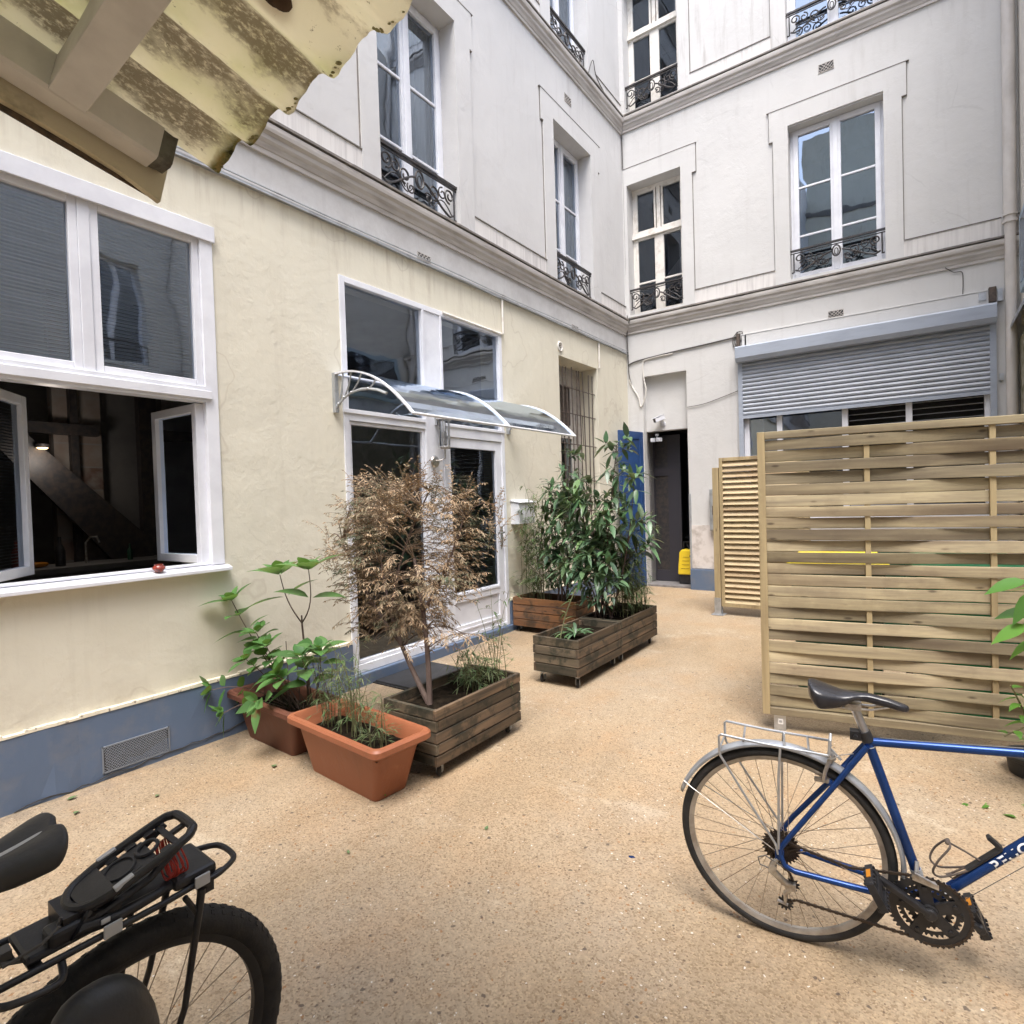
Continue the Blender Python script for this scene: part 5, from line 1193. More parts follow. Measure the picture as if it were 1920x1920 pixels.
# ================================================================== plants
def leaf(mb, p, d, up, L, W, droop=.25, fold=.18, seg=3, tip=1.6):
    """one leaf as a folded tapering strip, island of its own"""
    d = Vector(d).normalized(); s = d.cross(Vector(up))
    if s.length < 1e-4: s = d.orthogonal()
    s.normalize(); n = s.cross(d); p = Vector(p); b = len(mb.v)
    mb.v.append(tuple(p)); rows = []
    for i in range(1, seg+1):
        t = i/(seg+1); c = p+d*(L*t)+Vector((0, 0, -droop*L*t*t)); w = W*.5*math.sin(math.pi*t**(1/tip))
        i0 = len(mb.v); mb.v += [tuple(c-s*w+n*fold*w), tuple(c), tuple(c+s*w+n*fold*w)]; rows.append(i0)
    tp = len(mb.v); mb.v.append(tuple(p+d*L+Vector((0, 0, -droop*L))))
    mb.f += [(b, rows[0]+1, rows[0]), (b, rows[0]+2, rows[0]+1)]
    for i in range(len(rows)-1):
        a, c = rows[i], rows[i+1]; mb.f += [(a, a+1, c+1, c), (a+1, a+2, c+2, c+1)]
    r = rows[-1]; mb.f += [(r, r+1, tp), (r+1, r+2, tp)]
def rdir(rn, up=.3):
    a = rn.uniform(0, 2*math.pi); return Vector((math.cos(a), math.sin(a), rn.uniform(-.2, .6)+up-.3)).normalized()
def curve(p0, p1, bend, n=8):
    p0, p1, bend = Vector(p0), Vector(p1), Vector(bend); return [p0.lerp(p1, i/n)+bend*math.sin(math.pi*i/n) for i in range(n+1)]

def conifer():
    base = Vector((-2.45, 2.52, .33)); t = thing('browned_conifer', base, 'drying brown conifer with drooping sprays in the slatted planter', 'shrub'); rn = random.Random(42)
    tr = MB(); cr = MB(); tw = MB()
    tips = []
    s1 = curve(base, (-2.62, 2.60, 1.20), (.03, .0, 0)); s2 = curve(base+Vector((-.02, .01, 0)), (-2.95, 2.62, 1.15), (-.07, 0, 0)); s3 = curve(s1[5], (-2.30, 2.72, 1.45), (.03, 0, 0))
    s4 = curve(s2[5], (-2.66, 2.80, 1.62), (-.06, 0, 0)); s5 = curve(s2[3], (-3.25, 2.55, 1.30), (-.05, 0, 0))
    for s, r in ((s1, .019), (s2, .017), (s3, .011), (s4, .010), (s5, .010)): tr.tube(s, [r*(1-.5*i/8) for i in range(9)], 7); tips.append(s)
    cen = Vector((-2.79, 2.66, 1.25))
    def spray(p, d, L):
        # a drooping frond: curved axis with short flattened twigs on both sides
        d = d.normalized(); n = int(L/.017); pts = []; q = Vector(p); v = Vector(d)
        for i in range(n+1):
            pts.append(q.copy()); v = (v+Vector((rn.uniform(-.05, .05), rn.uniform(-.09, .09), -.10))).normalized(); q = q+v*.018
        side = d.cross(Vector((0, 0, 1))); side = side.normalized() if side.length > .1 else Vector((1, 0, 0))
        tw.tube(pts[::3]+[pts[-1]], .0016, 3, cap=False)
        for i in range(1, n+1):
            tt = i/n; ax = (pts[i]-pts[i-1]).normalized(); k = .034*(1-.5*tt)+.008
            for s in (-1, 1):
                if rn.random() < .18: continue
                dd = ax*.75+side*s*.62+Vector((rn.uniform(-.4, .4), rn.uniform(-.4, .4), rn.uniform(-.5, .3)))
                leaf(cr, pts[i], dd, side.cross(ax)+Vector((rn.uniform(-.4, .4), rn.uniform(-.4, .4), .1)), k*rn.uniform(.6, 1.4), .0080, .35, .0, 1)
        leaf(cr, pts[-1], v, side, .03, .007, .2, 0, 1)
    # crown shape: wide irregular fan, drooping lower left
    cnt = 0
    while cnt < 1200:
        a = rn.uniform(0, 2*math.pi); e = rn.uniform(-1, 1); rr = rn.uniform(.25, 1)**.5
        p = cen+Vector((math.cos(a)*.60*rr*math.sqrt(1-e*e), math.sin(a)*.34*rr*math.sqrt(1-e*e), e*.56*rr))
        if mnoise.noise(p*4.2) < -.16: continue
        if p.x > -2.35 and p.z < .95 and rn.random() < .45: continue
        # nearest stem point
        best = min((q for s in tips for q in s[2:]), key=lambda q: (q-p).length+.35*max(0, q.z-p.z+.05))
        o = (p-best); 
        if cnt % 6 == 0: tw.tube(curve(best, p, (0, 0, .03), 4), [.0045, .004, .0032, .0025, .002], 4, cap=False)
        d = Vector((p.x-cen.x, (p.y-cen.y)*1.4, .10+.25*(p.z-cen.z))).normalized()*.8+Vector((rn.uniform(-.3, .3), rn.uniform(-.35, .35), rn.uniform(.0, .65)))
        spray(p-d.normalized()*.06, d, rn.uniform(.08, .19)); cnt += 1
    for x, y, z, L in ((-3.24, 2.62, 1.60, .22), (-2.95, 2.62, 1.68, .25), (-2.62, 2.78, 1.72, .22), (-2.30, 2.75, 1.66, .22), (-2.10, 2.76, 1.62, .2), (-2.78, 2.7, 1.75, .2), (-3.10, 2.6, 1.72, .2), (-3.40, 2.56, 1.42, .2), (-2.45, 2.76, 1.70, .2)):
        p = Vector((x, y, z-.10)); best = min((q for s in tips for q in s[4:]), key=lambda q: (q-p).length); tr.tube(curve(best, p, (0, 0, .04), 5), [.006, .005, .004, .0035, .003, .0025], 4, cap=False)
        for k in range(14): spray(p-Vector((rn.uniform(-.06,.06), 0, .022*k)), Vector((rn.uniform(-.7, .7), rn.uniform(-.5, .3), 1.1)), L*rn.uniform(.6, 1))
    for k in range(15):   # drooping lower skirts
        x = rn.uniform(-3.25, -2.15); p = Vector((x, 2.6+rn.uniform(-.15, .15), rn.uniform(.62, .85) if x < -2.4 else rn.uniform(.72, .85)))
        for j in range(3): spray(p, Vector((rn.uniform(-.6, .6), rn.uniform(-.5, .3), .1)), rn.uniform(.12, .2))
        best = min((q for s in tips for q in s[2:]), key=lambda q: (q-p).length); tr.tube(curve(best, p, (0, 0, .04), 4), [.005, .004, .003, .0025, .002], 4, cap=False)
    tw.build('twigs', 'twig', t); tr.build('trunk', 'bark', t, smooth=True); cr.build('crown', 'thuja', t)
conifer()

def hydrangea():
    base = Vector((-3.35, 2.22, .23)); t = thing('broad_leaved_shrub', base, 'bright green broad leaved plant in the darker terracotta trough', 'plant'); rn = random.Random(5); st = MB(); lf = MB()
    def pair(p, d, L, a0, n=2, tilt=.25):
        d = Vector(d).normalized(); s = d.orthogonal().normalized(); b = d.cross(s)
        for k in range(n):
            a = a0+k*2*math.pi/n; o = s*math.cos(a)+b*math.sin(a)
            dd = o+d*tilt; leaf(lf, p+o*.012, dd+Vector((0, 0, .1)), d+Vector((0, 0, .8)), L*rn.uniform(1.0, 1.3), L*.66, .25, .16, 5, 1.35)
    def stem(pts, r, nodes, L0, top=6):
        st.tube(pts, [r*(1-.45*i/(len(pts)-1)) for i in range(len(pts))], 6)
        n = len(pts)
        for k, f in enumerate(nodes):
            i = min(n-2, int(f*(n-1))); p = pts[i].lerp(pts[i+1], f*(n-1)-i); pair(p, pts[i+1]-pts[i], L0, k*1.57+rn.uniform(-.3, .3), 2)
        pair(pts[-1], pts[-1]-pts[-2], L0, rn.uniform(0, 3), 4, .5); pair(pts[-1]+Vector((0, 0, .015)), pts[-1]-pts[-2], L0*.6, rn.uniform(0, 3), 3, 1.1)
    b = Vector((-3.25, 2.24, .22)); fork = Vector((-3.26, 2.22, .80))
    st.tube([b, b.lerp(fork, .5)+Vector((.01, 0, 0)), fork, fork+Vector((0, 0, .05))], [.008, .007, .006, .005], 7)
    stem(curve(fork, (-3.42, 2.18, 1.11), (-.03, 0, -.02)), .005, (.60,), .20); stem(curve(fork, (-3.14, 2.2, 1.15), (.05, 0, -.03)), .005, (.58,), .20)
    stem(curve(b+Vector((.05, 0, 0)), (-3.13, 2.12, .62), (.02, 0, 0)), .005, (.55, .8), .165); stem(curve(b+Vector((-.06, 0, 0)), (-3.44, 2.08, .66), (-.02, 0, 0)), .004, (.5, .8), .13); stem(curve(b+Vector((.0, .02, 0)), (-3.05, 2.2, .66), (.03, 0, 0)), .004, (.8,), .13)
    stem(curve(b+Vector((-.1, 0, 0)), (-3.80, 2.06, .93), (-.10, 0, .05)), .005, (.35, .5, .66, .82), .155)
    stem(curve(b+Vector((-.12, 0, 0)), (-3.62, 2.12, .72), (-.06, 0, .04)), .005, (.3, .45, .6, .75, .9), .13)
    stem(curve(b+Vector((-.12, -.02, 0)), (-3.58, 2.02, .57), (-.04, 0, .04)), .004, (.5, .8), .11)
    stem(curve(b+Vector((-.2, 0, 0)), (-3.80, 1.90, .37), (-.05, 0, .06)), .004, (.55, .8), .11); stem(curve(b+Vector((-.1, -.05, 0)), (-3.32, 1.93, .36), (0, -.02, .05)), .004, (.75,), .11)
    stem(curve(b+Vector((-.15, -.04, 0)), (-3.62, 1.88, .26), (-.02, 0, .06)), .004, (.6,), .10)
    for (x, y, z, L) in ((-3.30, 2.06, .50, .14), (-3.20, 2.30, .58, .15), (-3.66, 2.16, .60, .13)): stem(curve(b+Vector((rn.uniform(-.1, .1), 0, 0)), (x, y, z), (0, 0, .03)), .004, (.6, .85), L)
    for k in range(5): x = -3.40+k*.09; st.tube([(x, 2.2+.02*k, .22), (x+rn.uniform(-.05, .05), 2.2, rn.uniform(.5, .78))], [.004, .0025], 5)
    for k in range(40):
        p = Vector((rn.uniform(-3.7, -3.1), rn.uniform(2.1, 2.32), .235)); st.tube([p, p+Vector((rn.uniform(-.08, .08), rn.uniform(-.06, .06), rn.uniform(.04, .18)))], .0015, 3)
    st.build('stems', 'bark', t, smooth=True); lf.build('leaves', 'hydr', t, smooth=True)
hydrangea()

def bamboo(name, base, box, n, h, lab, seed, lean=.25, leafL=.085, cnt=9, mt='bamboo', cane='cane', w=.0085):
    t = thing(name, base, lab, 'bamboo'); rn = random.Random(seed); st = MB(); lf = MB(); base = Vector(base)
    for k in range(n):
        p = base+Vector((rn.uniform(-1, 1)*box[0], rn.uniform(-1, 1)*box[1], 0)); hh = h*rn.uniform(.45, 1.08)
        d = Vector((rn.uniform(-1, 1)*lean, rn.uniform(-1, 1)*lean, 0)); pts = [p+Vector((0, 0, hh*i/7))+d*hh*(i/7)**2 for i in range(8)]
        st.tube(pts, [.0028*(1-.6*i/7) for i in range(8)], 4)
        for j in range(int(cnt*hh/h)+2):
            f = rn.uniform(.18, 1.); i = min(6, int(f*7)); q = pts[i].lerp(pts[i+1], f*7-i); o = rdir(rn, .25)
            q2 = q+o*rn.uniform(.02, .07); st.tube([q, q2], .0010, 3, cap=False)
            for m in range(rn.choice((2, 3, 3))): leaf(lf, q2, o+Vector((rn.uniform(-.6, .6), rn.uniform(-.6, .6), rn.uniform(-.5, .4))), (0, 0, 1), leafL*rn.uniform(.6, 1.2), w*rn.uniform(.8, 1.2), .35, .1, 2)
    st.build('canes', cane, t); lf.build('leaves', mt, t)
bamboo('bamboo_clump', (-2.68, 2.12, .23), (.09, .06), 17, .58, 'thin bamboo tuft in the bright terracotta trough', 3, .3, .075, 7, w=.0058)
bamboo('bamboo_clump', (-2.40, 2.08, .23), (.05, .05), 8, .34, 'small bamboo sprig at the right end of the bright trough', 4, .25, .065, 7, w=.0065)
bamboo('bamboo_clump', (-2.90, 2.14, .23), (.05, .05), 9, .42, 'sparse bamboo sprig at the left end of the bright trough', 14, .25, .07, 7, w=.0065)
bamboo('bamboo_clump', (-2.42, 2.90, .33), (.12, .12), 26, .34, 'low green bamboo at the rear end of the conifer planter', 6, .5, .07, 8, w=.007)
bamboo('bamboo_clump', (-2.30, 3.02, .33), (.05, .05), 6, .62, 'tall wispy bamboo rising beside the conifer planter', 7, .3, .06, 10)
bamboo('bamboo_clump', (-3.66, 5.55, .38), (.16, .09), 30, 1.25, 'tall bamboo screen by the letter box', 8, .12, .11, 26, w=.014)
bamboo('bamboo_clump', (-2.42, 5.32, .38), (.12, .2), 40, .85, 'fine feathery bamboo at the far end of the planter pair', 9, .2, .10, 22, w=.009)
bamboo('bamboo_clump', (-2.36, 5.50, .38), (.08, .08), 12, .45, 'yellowing bamboo stubble in the far planter corner', 19, .35, .10, 6)

def shrub(name, base, tops, lab, seed, L=.13, W=.042, mt='laurel', per=34, clump=True, spread=.30):
    t = thing(name, base, lab, 'shrub'); rn = random.Random(seed); st = MB(); lf = MB(); base = Vector(base)
    def whorl(p, d, n, l):
        d = Vector(d).normalized(); s = d.orthogonal().normalized(); b = d.cross(s)
        for k in range(n):
            a = k*2.4+rn.uniform(-.3, .3); o = s*math.cos(a)+b*math.sin(a); ll = l*rn.uniform(.7, 1.15)
            leaf(lf, p+d*rn.uniform(-.03, .03), o+d*rn.uniform(.1, .8), Vector((0, 0, 1)), ll, ll*W/L*rn.uniform(.95, 1.35), rn.uniform(.05, .42), .2, 4, 1.3)
    for (tx, ty, tz) in tops:
        tp = Vector((tx, ty, tz)); b0 = base+Vector((rn.uniform(-.06, .06), rn.uniform(-.06, .06), 0)); bd = Vector((rn.uniform(-.06, .06), rn.uniform(-.06, .06), 0)); pts = curve(b0, tp, bd, 12)
        st.tube(pts, [.010*(1-.75*i/12)+.001 for i in range(13)], 6)
        ln = (tp-b0).length
        for k in range(int(per*ln)):
            f = rn.uniform(.22, 1)**.8; i = min(11, int(f*12)); q = pts[i].lerp(pts[i+1], f*12-i); o = rdir(rn, .35); ll = rn.uniform(.05, spread)*(1.15-f*.7)
            q2 = q+o*ll; st.tube([q, (q+q2)/2+Vector((0, 0, .01)), q2], [.0035, .0025, .0018], 4, cap=False); whorl(q2, o, rn.choice((4, 5, 6, 7)), L)
            if ll > .15: 
                for m in (.45, .7): 
                    qq = q.lerp(q2, m); leaf(lf, qq, rdir(rn, .2), (0, 0, 1), L*.9, W, .4, .2, 3, 1.3)
        whorl(tp, pts[-1]-pts[-2], 8, L)
    st.build('stems', 'bark', t, smooth=True); lf.build('leaves', mt, t, smooth=True)
shrub('laurel_shrub', (-3.28, 5.55, .38), [(-3.10, 5.45, 2.02), (-3.42, 5.50, 1.72), (-3.02, 5.25, 1.62)], 'tall laurel rising in front of the barred window', 31, per=19)
shrub('laurel_shrub', (-2.52, 5.05, .38), [(-2.46, 5.25, 2.05), (-2.70, 5.10, 1.70), (-2.22, 5.10, 1.72), (-2.40, 4.85, 1.40), (-2.85, 4.95, 1.25), (-2.75, 5.0, 1.55), (-2.55, 4.85, 1.1)], 'dense long leaved shrub in the rear planter, in front of the blue door', 32, per=15, L=.17, W=.046)
shrub('low_green_shrub', (-3.30, 5.50, .38), [(-3.25, 5.35, .95), (-3.0, 5.3, .85), (-3.42, 5.4, .80)], 'low green leafy mound at the front of the orange brown planter', 33, per=22, L=.09, W=.03, mt='laurel2', spread=.2)
shrub('low_green_shrub', (-2.60, 4.95, .38), [(-2.62, 4.75, .85), (-2.40, 4.9, .80)], 'low dull green shrub between the two end to end planters', 34, per=24, L=.10, W=.032, mt='laurel2', spread=.18)
def strap_plant():
    base = Vector((-2.44, 4.30, .37)); t = thing('strap_leaved_plant', base, 'small rosette of arching strap leaves in the near planter of the pair', 'plant'); rn = random.Random(12); lf = MB()
    for k in range(16):
        a = k*2.4; leaf(lf, base+Vector((0, 0, .01)), (math.cos(a), math.sin(a), rn.uniform(.5, 1.4)), (0, 0, 1), rn.uniform(.16, .27), .03, .55, .25, 5, 1.2)
    lf.build('leaves', 'laurel', t, smooth=True)
    b2 = base+Vector((-.06, -.16, 0)); t2 = thing('pale_shoot', b2, 'tilted pale yellow green shoot beside the strap leaved rosette', 'plant'); l2 = MB(); st = MB()
    pts = curve(b2, b2+Vector((.10, .12, .42)), (-.02, 0, 0)); st.tube(pts, .005, 5); st.build('stem', 'cane', t2)
    for k in range(9): leaf(l2, pts[2+k*6//9], rdir(rn, .3), (0, 0, 1), rn.uniform(.1, .18), .018, .3, .1, 3)
    for k in range(5): leaf(l2, b2, (rn.uniform(-1, 1), rn.uniform(-1, 1), .8), (0, 0, 1), .2, .01, .9, .1, 4)
    l2.build('leaves', 'bamboo', t2)
strap_plant()
def right_plant():
    c = Vector((.46, 4.02, 0)); t = thing('round_plant_pot', c, 'low black round pot at the right edge below the green climber', 'plant pot')
    mb = MB(); mb.lathe([(.10, .0), (.115, .01), (.13, .10), (.137, .105), (.137, .125), (.125, .125), (.12, .10), (.001, .095)], c, 28); mb.build('pot_body', 'tan_skin', t, smooth=True)
    t = thing('climbing_plant', c+Vector((0, 0, .10)), 'green climber with large leaves at the right edge of the fence', 'plant'); rn = random.Random(77); st = MB(); lf = MB()
    def vine(pts, n, L):
        st.tube(pts, .004, 5)
        for k in range(n):
            f = (k+.5)/n*(len(pts)-1.001); i = int(f); q = pts[i].lerp(pts[i+1], f-i); o = rdir(rn, .2); leaf(lf, q, o, (0, 0, 1), L*rn.uniform(.7, 1.2), L*.5, .45, .2, 4, 1.35)
    b = c+Vector((0, -.05, .10)); 
    vine(curve(b, (.42, 3.55, 1.15), (.12, 0, 0)), 16, .16); vine(curve(b, (.36, 3.45, .95), (.1, -.1, 0)), 12, .14); vine(curve(b, (.33, 3.75, .55), (.0, -.05, .05)), 12, .08)
    vine(curve(b, (.30, 3.72, .30), (.05, -.05, .14)), 10, .07); vine(curve(b, (.55, 3.5, .6), (.1, 0, 0)), 14, .12)
    for (x, y, z, dx, dz, L) in ((.36, 3.40, 1.12, -1, -.25, .16), (.40, 3.38, 1.08, -.7, -.9, .16), (.38, 3.42, .98, -1, -.1, .14), (.36, 3.36, .93, -1, -.5, .15)):
        leaf(lf, (x, y, z), (dx, -.2, dz), (0, -.5, 1), L, L*.5, .2, .2, 4, 1.3); st.tube([(x, y, z), (.47, 3.55, z-.05)], .003, 4)
    st.build('stems', 'stem', t); lf.build('leaves', 'weed', t, smooth=True)
right_plant()
def weeds():
    rn = random.Random(8)
    for (x, y, n, s, lab) in ((.20, 3.48, 6, .06, 'little green weed sprig on the ground right of the saddle'), (.42, 3.60, 18, .07, 'straggling weed clump at the right edge of the ground'), (-2.40, 2.02, 4, .035, 'tiny weed sprig on the gravel before the bright trough')):
        t = thing('weed', (x, y, 0), lab, 'weed'); lf = MB(); st = MB()
        for k in range(n):
            p = Vector((x+rn.uniform(-.5, .9)*s*2.2, y+rn.uniform(-.6, .6)*s*1.6, .012+rn.random()*.02)); st.tube([(x, y, .003), p], .0012, 3)
            leaf(lf, p, rdir(rn, .3), (0, 0, 1), s*rn.uniform(.6, 1.2), s*.4, .3, .2, 3)
        st.build('stems', 'stem', t); lf.build('leaves', 'weed', t, smooth=True)
    spots = [(-3.79, 1.10, .05, 'pale fallen leaf beside the blue plinth, left'), (-3.60, 1.09, .045, 'curled pale leaf just right of the one at the plinth'), (-3.42, 1.40, .035, 'small dark green leaf lying below the plinth grille'), (-1.70, 2.09, .03, 'single small green leaf in the middle of the gravel'), (-3.20, 1.95, .05, 'green leaf lying under the darker trough'), (-2.1, 1.62, .022, 'tiny dried leaf near the bright trough')]
    for x, y, s, lab in spots:
        mb = MB(); leaf(mb, (x, y, .006), (rn.uniform(-1, 1), rn.uniform(-1, 1), .05), (0, 0, 1), s, s*.6, -.1, .25, 4, 1.4); tag(mb.build('fallen_leaf', 'litter', smooth=True), lab, 'leaf', 'fallen leaves on the gravel')
    mb = MB(); mb.prism([(0, 0), (.018, .004), (.028, -.006), (.012, -.014), (.002, -.009)], (-1.06, 2.27, .003), (1, .3, 0), (-.3, 1, 0), (0, 0, .0015)); tag(mb.build('blue_paint_chip', 'bikeblue'), 'tiny blue scrap on the gravel left of the blue bicycle wheel', 'litter')
weeds()

def litter():
    rn = random.Random(64); mb = MB()
    for k in range(420):
        c = rn.choice(((-2.75, 2.2, .55, .35), (-3.6, 1.35, .3, .45), (-2.3, 2.7, .25, .5), (-2.5, 4.4, .35, .7), (.25, 3.7, .3, .3)))
        x, y = rn.gauss(c[0], c[2]), rn.gauss(c[1], c[3])
        if x < -3.84 or x > .7: continue
        leaf(mb, (x, y, gz(y)+.004), (rn.uniform(-1, 1), rn.uniform(-1, 1), rn.uniform(0, .1)), (0, 0, 1), rn.uniform(.006, .020), rn.uniform(.003, .007), -.1, .2, 1)
    o = mb.build('leaf_litter', leafmat('brown_litter', [(.10, .06, .03), (.22, .12, .05), (.05, .035, .025), (.14, .15, .07)], .8, trans=.05)); o['kind'] = 'stuff'; o['label'] = 'tiny brown plant crumbs scattered on the gravel around the planters'; o['category'] = 'litter'
litter()
# ================================================================== blue bicycle
def wheel_parts(t, P, s0, h0, R_, rt, tyre_m, rim_m, spoke_m, nsp=36, hubw=.03, tread=False, rimw=.011, rimh=.010):
    """P(s, h, o) maps bicycle-plane coordinates; wheel centred on s0, h0"""
    cen = P(s0, h0, 0); n = (P(s0, h0, 1)-cen).normalized(); a = (P(s0+1, h0, 0)-cen).normalized(); b = (P(s0, h0+1, 0)-cen).normalized()
    w = bpy.data.objects.new('wheel', None); C.objects.link(w); w.parent = t; ORG[w.name] = ORG[t.name]
    ring = lambda r, off=0, m=96: [cen+n*off+a*math.cos(2*math.pi*i/m)*r+b*math.sin(2*math.pi*i/m)*r for i in range(m)]
    mb = MB(); mb.tube(ring(R_-rt), rt, 12, True, up=n)
    if tread:
        rn = random.Random(4)
        for i in range(150):
            th = 2*math.pi*i/150
            for of in (-.020, -.007, .007, .020):
                if (i+(of > 0)) % 2: continue
                rad = a*math.cos(th)+b*math.sin(th); tg = -a*math.sin(th)+b*math.cos(th)
                rr = R_-rt+math.sqrt(max(rt*rt-of*of, 0)); nn = (rad*(rr-(R_-rt))+n*of).normalized()
                mb.obox(cen+rad*(rr)+n*of, tg*.0045, nn.cross(tg)*.0045, nn*.0007)
    mb.build('tyre', tyre_m, w, smooth=True)
    mb = MB(); m = 96; rr = R_-2*rt+.004; rings = [(rr+.004, -rimw), (rr+.004, rimw), (rr-rimh*.4, rimw), (rr-rimh*1.5, rimw*.45), (rr-rimh*1.5, -rimw*.45), (rr-rimh*.4, -rimw)]
    for r, o in rings: mb.v += ring(r, o, m)
    k = len(rings)
    for i in range(k):
        for j in range(m): mb.f.append((i*m+j, i*m+(j+1) % m, ((i+1) % k)*m+(j+1) % m, ((i+1) % k)*m+j))
    mb.build('rim', rim_m, w, smooth=True)
    mb = MB()
    for i in range(nsp):
        th = 2*math.pi*(i+.5)/nsp; sd = 1 if i % 2 else -1; lean_ = (1 if (i//2) % 2 else -1)*R(72)
        e = cen+(a*math.cos(th)+b*math.sin(th))*(rr-rimh); hthe = th+lean_; hb = cen+n*sd*hubw+(a*math.cos(hthe)+b*math.sin(hthe))*.021
        mb.tube([hb, e], .0012, 4, cap=False)
    mb.build('spokes', spoke_m, w)
    mb = MB(); mb.tube([cen+n*o for o in (-hubw-.006, -hubw, -hubw+.001, hubw-.001, hubw, hubw+.006)], [.012, .025, .012, .012, .025, .012], 16); mb.cyl(cen-n*.065, cen+n*.065, .005, 10); mb.build('hub', 'chrome', w, smooth=True)
    return w
def sm(pts, closed=False, n=5):
    P = [Vector(p) for p in pts]; m = len(P); out = []
    for i in range(m if closed else m-1):
        a, b, c, d = (P[(i-1) % m], P[i], P[(i+1) % m], P[(i+2) % m]) if closed else (P[max(i-1, 0)], P[i], P[i+1], P[min(i+2, m-1)])
        for k in range(n):
            t = k/n; out.append(.5*((2*b)+(c-a)*t+(2*a-5*b+4*c-d)*t*t+(3*b-a-3*c+d)*t**3))
    if not closed: out.append(P[-1])
    return out
def chainline(mb, pts, n_link=.0127):
    P = [Vector(p) for p in pts]; d = 0
    for i in range(len(P)-1):
        L = (P[i+1]-P[i]).length; k = max(1, int(L/n_link)); ax = (P[i+1]-P[i]).normalized()
        for j in range(k):
            c = P[i].lerp(P[i+1], (j+.5)/k); yield c, ax, j
def cog(mb, P, s0, h0, o, r, teeth, th=.0015, holes=None):
    n2 = teeth*2; out = []
    for i in range(n2*2):
        a = 2*math.pi*i/(n2*2); k = i % 4; rr = r+(.0045 if k in (1, 2) else -.0025); out.append((math.cos(a)*rr, math.sin(a)*rr))
    return out
def disc(mb, P, s0, h0, o, r_out, r_in, teeth=0, th=.003, seg=96):
    m = teeth*4 if teeth else seg; b = len(mb.v)
    for oo in (o-th/2, o+th/2):
        for i in range(m):
            a = 2*math.pi*i/m; rr = r_out+((.0045 if i % 4 in (1, 2) else -.0025) if teeth else 0); mb.v.append(tuple(P(s0+math.cos(a)*rr, h0+math.sin(a)*rr, oo)))
        for i in range(m):
            a = 2*math.pi*i/m; mb.v.append(tuple(P(s0+math.cos(a)*r_in, h0+math.sin(a)*r_in, oo)))
    for i in range(m):
        j = (i+1) % m; A, B_, C_, D = b, b+m, b+2*m, b+3*m
        mb.f += [(A+i, B_+i, B_+j, A+j), (C_+i, C_+j, D+j, D+i), (A+i, A+j, C_+j, C_+i), (B_+i, D+i, D+j, B_+j)]

